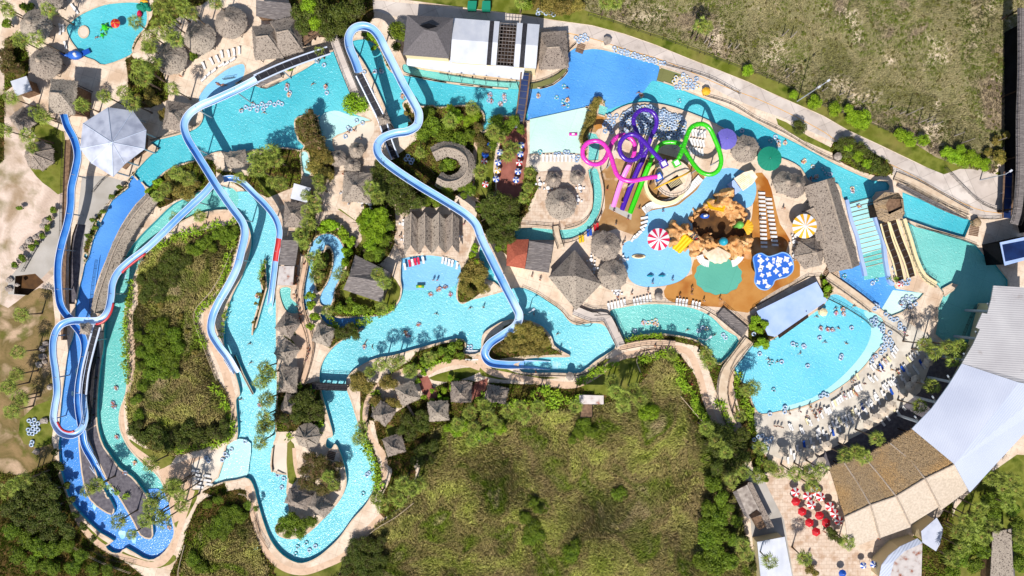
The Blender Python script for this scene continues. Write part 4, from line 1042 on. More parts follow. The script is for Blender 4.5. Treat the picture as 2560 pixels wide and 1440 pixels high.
def ring_mb(a, b):
    m = MB(); N_, K = 18, 7; vs = []
    for i in range(N_):
        t = 2*math.pi*i/N_
        for j in range(K):
            u = 2*math.pi*j/K; r = .42+.19*math.cos(u); vs.append((r*math.cos(t), r*math.sin(t), .19+.19*math.sin(u)))
    fs = [(i*K+j, ((i+1) % N_)*K+j, ((i+1) % N_)*K+(j+1) % K, i*K+(j+1) % K) for i in range(N_) for j in range(K)]
    m.add(vs, fs); m.m = [(1 if (i//K) % 6 in (0, 1) else 0) for i in range(len(fs))]
    for s in (-1, 1): m.tube([(.5*s, -.14, .36), (.52*s, 0, .43), (.5*s, .14, .36)], .03, 4, mi=1)
    return m
RING = {}
for k_, (a_, b_) in {'blue': ('tube_blue', 'tube_clear'), 'clear': ('tube_clear', 'tube_blue'), 'yellow': ('tube_clear', 'tube_yellow'), 'teal': ('tube_teal', 'tube_clear')}.items():
    o_ = ring_mb(0, 1).build('swim_ring', [G[a_], G[b_]], smooth=True); RING[k_] = o_.data; bpy.data.objects.remove(o_)
def ring(px, py, kind=None, rank=None, z=None, double=False, group='swim rings', desc=None, stackz=0, tilt=0):
    kind = kind or rnd.choice(['blue', 'clear', 'clear', 'teal' if rnd.random() < .3 else 'blue', 'yellow' if rnd.random() < .25 else 'clear'])
    p = W(px, py, .3); z0 = zat(px, py) if z is None else z
    o = bpy.data.objects.new('swim_ring', RING[kind]); COL.objects.link(o)
    wt = z0 < -.2
    o.location = (p.x, p.y, z0-(.08 if wt else -.01)+stackz); o.rotation_euler = (rnd.uniform(-tilt, tilt), rnd.uniform(-tilt, tilt), rnd.uniform(0, 6.28))
    dn = {'blue': 'blue and clear', 'clear': 'clear', 'yellow': 'clear and yellow', 'teal': 'teal'}[kind]
    tag(o, desc or (dn+' swim ring'), 'swim ring', group, px, py, rank); return o

def umbrella(px, py, r, h, mts, desc, n=8, group='patio umbrellas', table=True, rank=None, thatch=False, zo=None, panels=1):
    p = W(px, py, h-.2); z0 = max(0, zat(px, py)) if zo is None else zo; rw = r*.1*(H-h)/H
    e = empty('umbrella', (p.x, p.y, z0), rnd.uniform(0, .8)); m = MB(); N_ = n
    prof = [(rw, h-.55), (rw*.66, h-.33), (rw*.33, h-.13), (.06, h)]
    m.lathe(prof, N_, mis=lambda i, j: (j//panels) % len(mts))
    m.lathe([(rw, h-.6), (rw, h-.55)], N_, mis=lambda i, j: (j//panels) % len(mts))
    m.build('canopy', [G[x] for x in mts], e)
    q = MB(); q.tube([(0,0,0), (0,0,h+.15)], .05 if not thatch else .09, 6); q.build('pole', G['white' if not thatch else 'wood_dark'], e)
    if r > 20:
        rb = MB()
        for j in range(N_):
            a = 2*math.pi*j/N_; rb.tube([(0, 0, h+.02), (math.cos(a)*rw*.5, math.sin(a)*rw*.5, h-.22), (math.cos(a)*rw, math.sin(a)*rw, h-.53)], .035, 4)
        rb.build('rib', G[mts[-1]], e)
    tag(e, desc, 'umbrella', group, px, py, rank); return e
def table_set(px, py, seats=4, m='white', desc='white round table with chairs'):
    p = W(px, py, .7); e = empty('table', (p.x, p.y, max(-.2, zat(px, py)))); t = MB(); t.lathe([(0, .68), (.5, .68), (.5, .73), (0, .73)], 12); t.build('tabletop', G[m], e)
    l = MB(); l.tube([(0,0,0), (0,0,.68)], .06, 6); l.build('leg', G[m], e); tag(e, 'small white round table', 'table', 'white tables', px, py)
    for k in range(seats):
        a = rnd.uniform(-.3, .3)+k*2*math.pi/seats; x, y = p.x+math.cos(a)*.95, p.y+math.sin(a)*.95
        c = MB(); c.box((0,0,.42), (.45,.45,.05)); c.box((.22,0,.68), (.05,.45,.5))
        for u in (-.2,.2):
            for v in (-.2,.2): c.box((u,v,.2), (.04,.04,.4))
        o = c.build('chair', G[m], loc=(x, y, e.location.z)); o.rotation_euler = (0,0,a); tag(o, 'white plastic chair', 'chair', 'white chairs around the tables', gx(x), gy(y))

# ---------------------------------------------------------------- people
def body(pose):
    """joints: pelvis, chest, neck, head, arms, legs (metres)"""
    V = {}
    if pose == 'stand':
        J = dict(pel=(0,0,.95), ch=(0,.02,1.3), nk=(0,.03,1.5), hd=(0,.0,1.66), sl=(-.19,.02,1.42), el=(-.27,.05,1.14), hl=(-.28,-.05,.88), sr=(.19,.02,1.42), er=(.27,.05,1.14), hr=(.26,-.08,.9),
                 kl=(-.11,-.04,.5), fl=(-.12,.06,.08), tl=(-.13,-.12,.04), kr=(.11,-.02,.5), fr=(.12,.06,.08), tr=(.13,-.12,.04))
    elif pose == 'walk':
        J = dict(pel=(0,0,.93), ch=(0,-.03,1.28), nk=(0,-.05,1.48), hd=(0,-.09,1.64), sl=(-.19,-.03,1.4), el=(-.26,.14,1.15), hl=(-.25,.12,.9), sr=(.19,-.03,1.4), er=(.26,-.14,1.16), hr=(.24,-.3,.98),
                 kl=(-.1,-.22,.52), fl=(-.1,-.2,.1), tl=(-.1,-.38,.06), kr=(.1,.06,.48), fr=(.1,.36,.18), tr=(.1,.3,.04))
    elif pose == 'sit':      # lying back in a ring, legs over the edge
        J = dict(pel=(0,.1,.18), ch=(0,.36,.36), nk=(0,.5,.47), hd=(0,.62,.56), sl=(-.19,.42,.42), el=(-.4,.3,.4), hl=(-.5,.05,.42), sr=(.19,.42,.42), er=(.4,.3,.4), hr=(.5,.05,.42),
                 kl=(-.14,-.36,.44), fl=(-.16,-.72,.3), tl=(-.17,-.82,.38), kr=(.14,-.34,.46), fr=(.18,-.74,.28), tr=(.2,-.84,.36))
    elif pose == 'lie':
        J = dict(pel=(0,0,.12), ch=(0,.36,.14), nk=(0,.56,.2), hd=(0,.74,.24), sl=(-.19,.48,.14), el=(-.34,.26,.1), hl=(-.3,.0,.12), sr=(.19,.48,.14), er=(.34,.26,.1), hr=(.3,.0,.12),
                 kl=(-.12,-.46,.17), fl=(-.13,-.88,.08), tl=(-.14,-.94,.2), kr=(.12,-.46,.14), fr=(.14,-.88,.08), tr=(.15,-.94,.2))
    else:                    # wade: arms spread on the water
        J = dict(pel=(0,0,.0), ch=(0,-.02,.34), nk=(0,-.02,.54), hd=(0,-.05,.7), sl=(-.19,0,.46), el=(-.42,-.08,.3), hl=(-.58,-.26,.2), sr=(.19,0,.46), er=(.42,-.04,.3), hr=(.6,-.2,.2),
                 kl=(-.12,-.1,-.42), fl=(-.12,.1,-.8), tl=(-.12,0,-.85), kr=(.12,.05,-.42), fr=(.12,.2,-.8), tr=(.12,.1,-.85))
    ks = list(J); ed = [('pel','ch'), ('ch','nk'), ('nk','hd'), ('ch','sl'), ('sl','el'), ('el','hl'), ('ch','sr'), ('sr','er'), ('er','hr'),
                        ('pel','kl'), ('kl','fl'), ('fl','tl'), ('pel','kr'), ('kr','fr'), ('fr','tr')]
    rad = dict(pel=.15, ch=.16, nk=.06, hd=.105, sl=.07, el=.045, hl=.035, sr=.07, er=.045, hr=.035, kl=.07, fl=.04, tl=.035, kr=.07, fr=.04, tr=.035)
    vs = [J[k] for k in ks]; es = [(ks.index(a), ks.index(b)) for a, b in ed]; rs = [rad[k] for k in ks]
    for hnd, el_ in (('hl', 'el'), ('hr', 'er')):            # five fingers
        hp = Vector(J[hnd]); d = (hp-Vector(J[el_])).normalized(); sd = d.cross(Vector((0,0,1)))
        sd = sd.normalized() if sd.length > .1 else Vector((1,0,0)); w_ = len(vs)
        vs.append(tuple(hp+d*.06)); es.append((ks.index(hnd), w_)); rs.append(.03)
        for f, (off, ln) in enumerate(((-.035,.07), (-.012,.085), (.012,.08), (.034,.065))):
            vs.append(tuple(hp+d*(.06+ln)+sd*off*1.4-Vector((0,0,.012)))); es.append((w_, len(vs)-1)); rs.append(.009)
        vs.append(tuple(hp+d*.05-sd*.07)); es.append((ks.index(hnd), len(vs)-1)); rs.append(.011)
    me = bpy.data.meshes.new('b'); me.from_pydata(vs, es, []); ob = bpy.data.objects.new('b', me); COL.objects.link(ob)
    md = ob.modifiers.new('s', 'SKIN'); sv = me.skin_vertices[0].data if me.skin_vertices else None
    if sv is None:
        bpy.context.view_layer.objects.active = ob; bpy.context.view_layer.update()
        sv = me.skin_vertices[0].data
    for i, r in enumerate(rs): sv[i].radius = (r, r); sv[i].use_root = (i == 0)
    sb = ob.modifiers.new('u', 'SUBSURF'); sb.levels = 1; sb.render_levels = 1
    dg = bpy.context.evaluated_depsgraph_get(); dg.update()
    m2 = bpy.data.meshes.new_from_object(ob.evaluated_get(dg)); m2.materials.clear(); m2.materials.append(G['skin'])
    bpy.data.objects.remove(ob)
    # clothing: shorts / suit hugging pelvis and thighs, hair cap
    c = MB(); P_, Kl, Kr, Ch = Vector(J['pel']), Vector(J['kl']), Vector(J['kr']), Vector(J['ch'])
    c.tube([P_.lerp(Ch, .35), P_.lerp(Ch, .1), P_-(Ch-P_)*.15], [.165, .18, .15], 10, squash=.8)
    for K_ in (Kl, Kr):
        off = Vector((.08 if K_.x > 0 else -.08, 0, 0)); c.tube([P_+off*.8, (P_+off).lerp(K_, .6)], [.125, .11], 8)
    t = MB(); t.tube([P_.lerp(Ch, .3), P_.lerp(Ch, .7), Ch.lerp(Vector(J['nk']), .45)], [.17, .19, .13], 10, squash=.8)
    h = MB(); hd = Vector(J['hd']); nk = Vector(J['nk']); up = (hd-nk).normalized()
    h.blob(hd+up*.035+Vector((0, .02, 0)), .118, 9, .04)
    f = MB(); fw = Vector((0, -1, 0)) if pose in ('stand', 'walk', 'wade') else Vector((0, -.2, 1)); fw = (fw-up*fw.dot(up)).normalized(); sd = up.cross(fw)
    f.blob(hd+fw*.105-up*.005, .022, 6, .05)
    for s in (-1, 1): f.blob(hd+sd*.1*s, .026, 6, .05)
    out = {}
    for nm, mb in (('shorts', c), ('top', t), ('hair', h), ('face_features', f)):
        o = mb.build(nm, G['cloth' if nm in ('shorts', 'top') else 'hair' if nm == 'hair' else 'skin'], smooth=True); out[nm] = o.data; bpy.data.objects.remove(o)
    m2.polygons.foreach_set('use_smooth', [True]*len(m2.polygons))
    out['body'] = m2; return out
BODY = {p: body(p) for p in ('stand', 'walk', 'sit', 'lie', 'wade')}
CLO = ['blue', 'red', 'rail_dark', 'white', 'orange', 'teal', 'pink', 'yellow', 'cloth', 'cloth']
CNAME = {'blue': 'blue', 'red': 'red', 'rail_dark': 'black', 'white': 'white', 'orange': 'orange', 'teal': 'teal', 'pink': 'pink', 'yellow': 'yellow', 'cloth': 'navy'}
def person(px, py, pose, rot=None, clo=None, top=None, z=None, desc=None, s=1.0):
    B = BODY[pose]; p = W(px, py, .8 if pose in ('stand', 'walk') else .3); z0 = zat(px, py) if z is None else z
    o = bpy.data.objects.new('person', B['body']); COL.objects.link(o); clo = clo or rnd.choice(CLO)
    o.location = (p.x, p.y, z0-(.08 if pose in ('sit', ) and z0 < -.2 else 0)); o.rotation_euler = (0, 0, R(rot if rot is not None else rnd.uniform(0, 360))); o.scale = (s, s, s)
    for nm in ('shorts', 'top', 'hair', 'face_features'):
        if nm == 'top' and not top: continue
        c = bpy.data.objects.new({'top': 'shirt'}.get(nm, nm), B[nm]); COL.objects.link(c); c.parent = o
        if nm in ('shorts', 'top'): c.material_slots[0].link = 'OBJECT'; c.material_slots[0].material = G[clo if nm == 'shorts' else top]
    d = desc or {'stand': 'person standing in %s shorts', 'walk': 'person walking in %s shorts', 'sit': 'person in %s shorts lounging afloat', 'lie': 'person lying down in %s shorts', 'wade': 'bather in %s shorts in the water'}[pose] % CNAME[clo]
    tag(o, d, 'person', None, px, py); return o
# ================================================================ PLACEMENT: large structures
mat('blue_concrete', [rgb(160,186,236,.85), rgb(178,198,240,.88)], .3, 4, .6, .3)
mat('tile_blue', [rgb(120,160,232,.85), rgb(140,176,238,.88)], .5, 3, .5, .3)
mat('dark_void', [rgb(40,40,48,.4), rgb(28,30,36,.3)], .4, 4, .9, .1)  # near-black colour that stands in for unlit depths and shaded sides
mat('navy', [rgb(30,60,120,.6), rgb(24,46,100,.5)], .5, 4, .4, .4)

# --- thatched huts
for (x, y, r, ze, zt, n, d) in [
    (78,57,40,2.8,6,14,'big round grey thatched hut'), (102,152,40,2.8,6,14,'big round grey thatched hut'), (115,-6,32,2.8,5.5,14,'round thatched hut'),
    (571,50,40,2.8,5.8,12,'large round thatched hut'), (493,90,40,2.8,5.6,10,'round thatched hut'), (420,140,42,2.8,5.6,10,'round thatched hut with palm shade'),
    (88,386,38,2.8,5.8,7,'thatched hut on the lawn'), (1404,508,38,2.8,6.2,14,'big round thatched hut'), (1384,448,19,2.4,4.2,12,'small round thatched hut'), (1443,442,18,2.4,4.2,12,'small round thatched hut'),
    (1516,614,37,2.8,5.8,10,'round ribbed thatched hut'), (1534,688,37,2.8,5.8,10,'round ribbed thatched hut'), (1867,370,34,2.8,5.4,12,'round thatched hut'),
    (842,394,20,2.2,4.2,14,'small round thatched parasol hut'), (889,373,19,2.2,4.2,14,'small round thatched parasol hut'), (878,413,20,2.2,4.2,14,'small round thatched parasol hut'),
    (1967,455,28,2.8,5.6,12,'round thatched hut, one of a pair'), (1992,462,30,2.8,5.8,12,'round thatched hut with ragged top'), (2032,632,40,2.8,6,6,'six-sided thatched hut'),
    (765,1092,32,2.6,5.2,8,'thatched hut under trees'), (890,462,0,0,0,0,'')]:
    if r: hut_round(x, y, r, ze, zt, n, d)
for (x, y, w, d_, rot, ze, zt, rd, ds) in [
    (147,237,66,84,4,7,10,26,'tall two-storey thatched tower hut'), (435,287,62,70,8,3,6,10,'square thatched hut by the boardwalk'), (48,298,44,52,-38,3,5.2,10,'worn thatched hut'),
    (715,815,46,46,35,2.7,5.2,0,'pointed square thatched hut'), (713,880,46,48,38,2.7,5.2,0,'pointed square thatched hut in tree shade'), (717,951,44,62,4,2.7,5,0,'long square thatched hut'),
    (724,1015,44,48,20,2.7,5,0,'thatched hut in the trees'), (805,838,46,46,20,2.7,5.2,0,'pointed square thatched hut'), (1017,985,48,48,-24,2.7,5.2,0,'square thatched cabana'),
    (1152,982,50,50,2,2.7,5.2,0,'square thatched cabana'), (1094,1030,50,48,-4,2.7,5.2,0,'square thatched cabana'), (956,1036,46,46,35,2.7,5.2,0,'square thatched cabana'),
    (1241,987,52,40,14,2.7,5,0,'square thatched cabana'), (983,1116,46,46,-18,2.7,5.2,0,'square thatched cabana'), (742,1252,58,40,20,2.6,5,10,'thatched hut half under trees'),
    (797,1268,56,40,38,2.6,5,10,'thatched hut half under trees'), (890,466,70,74,4,3,6,10,'broad thatched pavilion'), (583,396,54,40,-8,3,5,10,'brown thatched hut on the islet'),
    (957,297,26,24,-18,6,7.4,0,'tiny thatched shelter over the lift'), (208,822,24,26,3,6.2,7.4,0,'tiny thatched shelter'), (736,535,58,62,2,3,5.6,8,'thatched roof'),
    (1315,28,0,0,0,0,0,0,'')]:
    if w: hut_hip(x, y, w, d_, rot, ze, zt, rd, ds, walls='wood' if zt >= 10 else None)
# old market hut cluster, top left
hut_hip(662,98,70,84,-6,4,7.6,30,'large old thatched market hut'); hut_hip(712,85,66,90,-12,4,7.2,30,'large old thatched market hut')
panel_roof('storage_roof', 'grey flat roof patch behind market huts', 'roof', [('roof', '640,40,3.4 690,50,3.4 735,40,3.4 725,8,3.4 640,0,3.4', 'wood_grey')], walls=('640,40 735,40 725,8 640,0', 3.4, 'wood'))
ridge_roof('378,492 345,530 315,575 290,625 268,685 248,745 240,782', 34, 3.2, 4.4, 'thatched_walkway', 'long curved thatched walkway roof beside the blue run', 'walkway roof', sm=5)
ridge_roof('1082,384 1112,372 1145,378 1166,398 1168,428 1148,450 1118,456 1094,446', 36, 3, 4.6, 'thatched_arcade', 'horseshoe shaped thatched roof', 'arcade roof', sm=4)
ridge_roof('2056,452 2072,505 2092,575 2113,645 2120,672', 78, 3.4, 7, 'thatched_hall', 'long thatched hall roof', 'hall', sm=4)
ridge_roof('2030,520 2050,560 2060,600', 30, 3, 4.2, 'thatched_lean_to', 'small thatched lean-to', 'lean-to', sm=3)
ridge_roof('642,206 668,193 698,180', 24, 1.6, 2.2, 'thatched_boat_roof', 'grey pointed roof on the lakeside dock', 'roof', matn='wood_grey', ridge_m=None, sm=2, ragged=False)
# four-ridge zigzag roof
ez = empty('zigzag_pavilion', W(1078, 575, 0)); base_ = W(1078, 575, 0)
for k in range(4):
    xl, xr = 1010+34.5*k, 1010+34.5*(k+1); xm = (xl+xr)/2
    m = MB(); vs = []
    for (x, z) in ((xl, 3.2), ((xl+xm)/2, 4.1), (xm, 5), ((xm+xr)/2, 4.1), (xr, 3.2)):
        for j in range(9):
            y = (531 if x == xm else 548 if x in (xl, xr) else 540)+(612-531)*j/8+(4 if x != xm else 0)*j/8
            p = W(x, y, z)-base_; vs.append(p+Vector((rnd.uniform(-.06,.06), rnd.uniform(-.12,.12) if j in (0, 8) else 0, rnd.uniform(-.06,.06))))
    fs = [(i*9+j, i*9+j+1, (i+1)*9+j+1, (i+1)*9+j) for i in range(4) for j in range(8)]
    m.add(vs, fs); m.add([v-Vector((0,0,.22)) for v in vs], [f[::-1] for f in fs])
    ro = m.build('roof', G['thatch'], ez); c = MB(); c.tube([vs[18]+Vector((0,0,.08)), vs[22]+Vector((0,0,.06)), vs[26]+Vector((0,0,.08))], .16, 5); c.build('ridge_cap', G['thatch_ridge'], ro)
for x in (1016, 1045, 1080, 1114, 1146):
    for y in (553, 580, 606): p = W(x, y, 3.2)-base_; posts(ez, [(p.x, p.y)], 3.3)
tag(ez, 'thatched pavilion with four zigzag ridges', 'pavilion')
# diamond roof, leaning gables
panel_roof('thatched_restaurant', 'big diamond-shaped thatched roof', 'restaurant roof', [('roof', '1437,624,3.4 1503,710,3.4 1440,690,7.6', 'thatch'), ('roof', '1503,710,3.4 1440,776,3.4 1440,690,7.6', 'thatch'), ('roof', '1440,776,3.4 1371,692,3.4 1418,690,7.6 1440,690,7.6', 'thatch'), ('roof', '1371,692,3.4 1437,624,3.4 1440,690,7.6 1418,690,7.6', 'thatch')], walls=('1437,624 1503,710 1440,776 1371,692', 3.4, 'wood'))
panel_roof('gabled_lodge', 'shingled lodge with twin gables', 'lodge', [('roof', '888,637,4 978,682,4 962,706,6.4 872,690,6.4', 'wood_grey'), ('roof', '962,706,6.4 956,757,4 858,724,4 872,690,6.4', 'wood_grey')], walls=('888,637 978,682 956,757 858,724', 4, 'wood'))
# entrance building, top
panel_roof('entrance_building', 'grey shingled hip roof building', 'building', [
    ('roof', '1018,37,8 1134,45,8 1090,80,11 1062,74,11', 'shingle'), ('roof', '1134,45,8 1123,146,8 1090,80,11', 'shingle'),
    ('roof', '1123,146,8 1007,137,8 1062,74,11 1090,80,11', 'shingle'), ('roof', '1007,137,8 1018,37,8 1062,74,11', 'shingle'),
    ('skylight', '1048,64,11 1072,58,11.1 1094,66,11.1 1070,72,11.2', 'dark_void')], walls=('1018,37 1134,45 1123,146 1007,137', 8, 'cream'), at=(1070,90))
for (a, b, mt, nm, ds) in [(1134,1225,'metal_white','metal_roof','wide white metal roof bay'), (1225,1236,'belt','roof_walkway','dark strip between white roof bays'), (1236,1249,'metal_white','metal_roof','narrow white metal roof bay'), (1293,1307,'metal_white','metal_roof','narrow white metal roof bay right of the dark pergola'), (1307,1319,'belt','roof_walkway','dark strip right of the pergola'), (1319,1349,'metal_white','metal_roof','end white metal roof bay by the thatch')]:
    f = lambda x, y0: y0+(x-1134)*.075
    u = lambda x, t: x-9*t
    panel_roof(nm, ds, 'roof', [('roof', f'{a},{f(a,45):.1f},6.5 {b},{f(b,45):.1f},6.5 {u(b,.5):.1f},{f(b,98):.1f},8 {u(a,.5):.1f},{f(a,98):.1f},8', mt), ('roof', f'{u(a,.5):.1f},{f(a,98):.1f},8 {u(b,.5):.1f},{f(b,98):.1f},8 {u(b,1):.1f},{f(b,155):.1f},6.5 {u(a,1):.1f},{f(a,155):.1f},6.5', mt)],
               walls=(f'{a},{f(a,45):.1f} {b},{f(b,45):.1f} {u(b,1):.1f},{f(b,155):.1f} {u(a,1):.1f},{f(a,155):.1f}', 6.4, 'cream'))
pe = empty('pergola', W(1270, 110, 0)); pb = W(1270, 110, 0)
m = MB()
for i in range(13): a_, b_ = W(1250-i*.7, 57+i*8.8, 6.6)-pb, W(1293-i*.7, 60+i*8.8, 6.6)-pb; m.tube([a_, b_], .09, 4)
for i in range(6): a_, b_ = W(1252+i*8, 57, 6.5)-pb, W(1243+i*8, 163, 6.5)-pb; m.tube([a_, b_], .07, 4)
m.build('beams', G['wood_grey'], pe); m = MB(); m.prism([tuple((W(x, y, 3)-pb)[:2]) for x, y in ((1252,62),(1292,64),(1284,165),(1244,162))], 0, 3); m.build('floor', G['wood_dark'], pe)
tag(pe, 'dark slatted pergola between white roofs', 'pergola')
panel_roof('white_awning', 'long white awning below the metal roofs', 'awning', [('roof', '1018,142,4.6 1122,150,4.6 1312,170,4.6 1306,200,3.9 1220,190,3.9 1120,180,3.9 1016,163,3.9', 'metal_white')], walls=('1018,146 1122,152 1308,172 1300,188 1220,180 1120,170 1018,156', 3.8, 'cream'), at=(1160,170))
for i in range(6):
    p = W(1120+31*i, 175+3.6*i, 3.9); b = MB(); b.tube([(0,0,0), (0,0,5.2)], .06, 5); b.blob((0,0,5.3), .22, 7); o = b.build('lamp_post', G['rail_dark'], loc=(p.x, p.y-1.4, 0)); tag(o, 'thin black lamp post', 'lamp post', 'lamp posts along the awning', 1120+31*i, 175+3.6*i, ('row along the white awning', 'x'))
hut_hip(1383,122,72,92,-3,3.2,5.2,30,'broad pale thatched roof by the blue lake', matn='thatch')
panel_roof('utility_box', 'green utility cabinet', 'cabinet', [('roof', '1170,2,2 1192,2,2 1190,22,2 1168,22,2', 'sail_green')], walls=('1170,2 1192,2 1190,22 1168,22', 2, 'sail_green'), group='green cabinets')
panel_roof('utility_box', 'green utility cabinet', 'cabinet', [('roof', '1206,2,2 1226,2,2 1226,24,2 1204,24,2', 'sail_green')], walls=('1206,2 1226,2 1226,24 1204,24', 2, 'sail_green'), group='green cabinets')
# octagonal metal roof
oc = pp('270,268 332,277 366,325 362,372 312,410 283,442 228,408 200,372 207,308'); e8 = empty('octagonal_pavilion', W(283, 352, 0)); b8 = W(283, 352, 0)
ap8 = W(280, 356, 12)-b8
for i in range(len(oc)):
    a_, b_ = W(*oc[i], 8)-b8, W(*oc[(i+1) % len(oc)], 8)-b8
    m = MB(); m.prism([(a_.x, a_.y), (b_.x, b_.y), (ap8.x, ap8.y)], [a_.z-.12, b_.z-.12, ap8.z-.12], [a_.z, b_.z, ap8.z]); m.build('roof_panel', G['metal_pale'], e8)
    r_ = MB(); r_.tube([a_+Vector((0,0,.06)), ap8+Vector((0,0,.06))], .07, 4); r_.build('roof_seam', G['flume_rim'], e8)
posts(e8, [tuple(((W(x, y, 8)-b8)*.86)[:2]) for x, y in oc], 7.8, .2, 'steel')
m = MB(); m.prism([tuple(((W(x, y, 8)-b8)*.7)[:2]) for x, y in oc], 0, .4); m.build('floor', G['wood'], e8)
tag(e8, 'large octagonal white metal roof', 'pavilion')
# small roofs, left and centre
P1 = panel_roof
P1('metal_canopy', 'small ribbed metal canopy with stained top', 'canopy', [('roof', '26,203,4 66,190,4 80,226,4 40,240,4', 'metal_white')], walls=('30,205 64,195 75,224 42,236', 4, 'wood'))
P1('red_tile_roof', 'red tiled hip roof', 'roof', [('roof', '1268,600,4.4 1322,598,4.4 1318,632,6 1290,640,6', 'shingle_red'), ('roof', '1290,640,6 1318,632,6 1312,672,4.4 1266,664,4.4', 'shingle_red'), ('roof', '1268,600,4.4 1290,640,6 1266,664,4.4', 'shingle_red')], walls=('1268,600 1322,598 1312,672 1266,664', 4.2, 'cream'))
P1('plank_roof', 'grey plank roof joined to red tiles', 'roof', [('roof', '1323,602,3.8 1383,612,3.4 1372,682,3.4 1309,672,3.8', 'wood_grey')], walls=('1323,602 1383,612 1372,682 1309,672', 3.4, 'wood'))
P1('plank_roof', 'weathered wooden shed roof beside the red slide', 'roof', [('roof', '702,600,3.4 748,600,3.4 738,664,3.4 698,662,3.4', 'wood_grey')], walls=('702,600 748,600 738,664 698,662', 3.2, 'wood'))
P1('rusty_roof', 'white roof streaked with rust', 'roof', [('roof', '698,665,3.2 736,665,3.2 732,714,3.2 692,713,3.2', 'rust_metal')], walls=('698,665 736,665 732,714 692,713', 3, 'wood'))
P1('white_roof', 'small white flat roof', 'roof', [('roof', '735,458,4.2 777,470,4.2 768,507,3.6 726,496,3.6', 'metal_white')], walls=('735,462 775,472 768,503 728,494', 3.6, 'wood'))
P1('billboard_tower', 'white roof with faded red lettering on a platform', 'tower', [('roof', '1448,987,6 1509,989,6 1509,1011,5.4 1448,1010,5.4', 'rust_metal'), ('platform', '1451,1010,3.6 1480,1010,3.6 1481,1042,3.6 1450,1042,3.6', 'wood')], walls=None)
for x, y in ((1452,1040),(1479,1040),(1452,1014),(1479,1014)):
    pass
fence('1452,1012 1450,1042 1480,1042 1480,1012', 1, 3.6, 1.5, desc='dark platform railing', k=1)
P1('blue_machine_deck', 'sloping pale blue wave machine deck', 'deck', [('roof', '1892,778,2.2 2042,704,2.2 2068,752,1.4 2034,775,1.4 1938,842,1.4 1920,838,1.4', 'blue_concrete')], walls=('1892,778 2042,704 2068,752 2034,775 1938,842 1920,838', 1.3, 'blue_concrete'), at=(1975,770))
P1('wave_gate', 'mossy grille at the wave machine mouth', 'grille', [('grating', '1945,838,.7 2018,787,.7 2022,793,.4 1948,846,.4', 'wood_dark')])
# big curved arena roof on the right
P1('arena', 'huge curved ribbed metal arena roof', 'arena roof', [
    ('roof', '2484,714,13 2620,722,13 2620,965,14 2547,955,14 2405,908,13 2432,862,13 2450,823,13 2440,818,13 2456,782,13 2468,785,13 2478,748,13', 'metal_rib_grey'),
    ('roof', '2405,909,12.8 2547,956,14 2386,1160,14 2280,1072,12.8 2330,1020,12.8 2370,965,12.8', 'metal_rib'),
    ('roof', '2547,956,14 2620,968,14 2620,1010,12.5 2560,1085,12.5 2490,1160,12.5 2425,1231,12.5 2386,1160,14', 'metal_rib2')], at=(2470,950), th=.25)
ar = [o for o in COL.objects if o.name.startswith('arena')][0]; ab = ar.location
for (x, y) in ((2440,905),(2400,960),(2362,1012),(2318,1062),(2470,850),(2500,780),(2420,1130),(2500,1080),(2560,1000)):
    p = W(x, y, 12); b = MB(); b.tube([(p.x-ab.x, p.y-ab.y, 0), (p.x-ab.x, p.y-ab.y, 12.2)], .35, 8); b.tube([(p.x-ab.x, p.y-ab.y, 9), (p.x-ab.x-3, p.y-ab.y+2, 12.2)], .2, 6); b.build('column', G['steel'], ar)
m = MB(); q_ = [W(x, y, 9)-ab for x, y in pp('2510,760 2600,760 2600,980 2440,1100 2385,1060 2440,960 2480,880')]; m.prism([(q.x, q.y) for q in q_], 0, 9); m.build('wall', G['cream'], ar)
TQ = [('2280,1074', '2225,1108', '2386,1160', '2312,1196'), ('2225,1108', '2160,1142', '2312,1196', '2240,1240'), ('2160,1142', '2110,1156', '2240,1240', '2176,1262'), ('2110,1156', '2074,1172', '2176,1262', '2112,1292')]
BQ = [('2386,1160', '2312,1196', '2420,1198', '2420,1226', '2352,1276'), ('2312,1196', '2240,1240', '2350,1250', '2346,1268', '2275,1312'), ('2240,1240', '2176,1262', '2280,1288', '2276,1318', '2198,1346'), ('2176,1262', '2112,1292', '2206,1318', '2198,1344', '2122,1372')]
pan = []
for k, (a, b, c, d) in enumerate(TQ): pan.append(('roof', f'{a},6 {c},9 {d},9 {b},6', 'thatch_new'))
for k, (a, b, c, c2, d) in enumerate(BQ): pan.append(('lower_roof', f'{a},{9-.02*k-.1} {c},6.3 {c2},6 {d},6 {b},{9-.02*k-.1}', 'thatch_pale'))
P1('thatched_food_hall', 'big food hall roof of brown and pale thatch panels', 'food hall', pan, at=(2220,1230), th=.3)
fh = [o for o in COL.objects if o.name.startswith('thatched_food_hall')][0]
gs = np.random.default_rng(9)      # loose straw lying down the slope of each brown panel
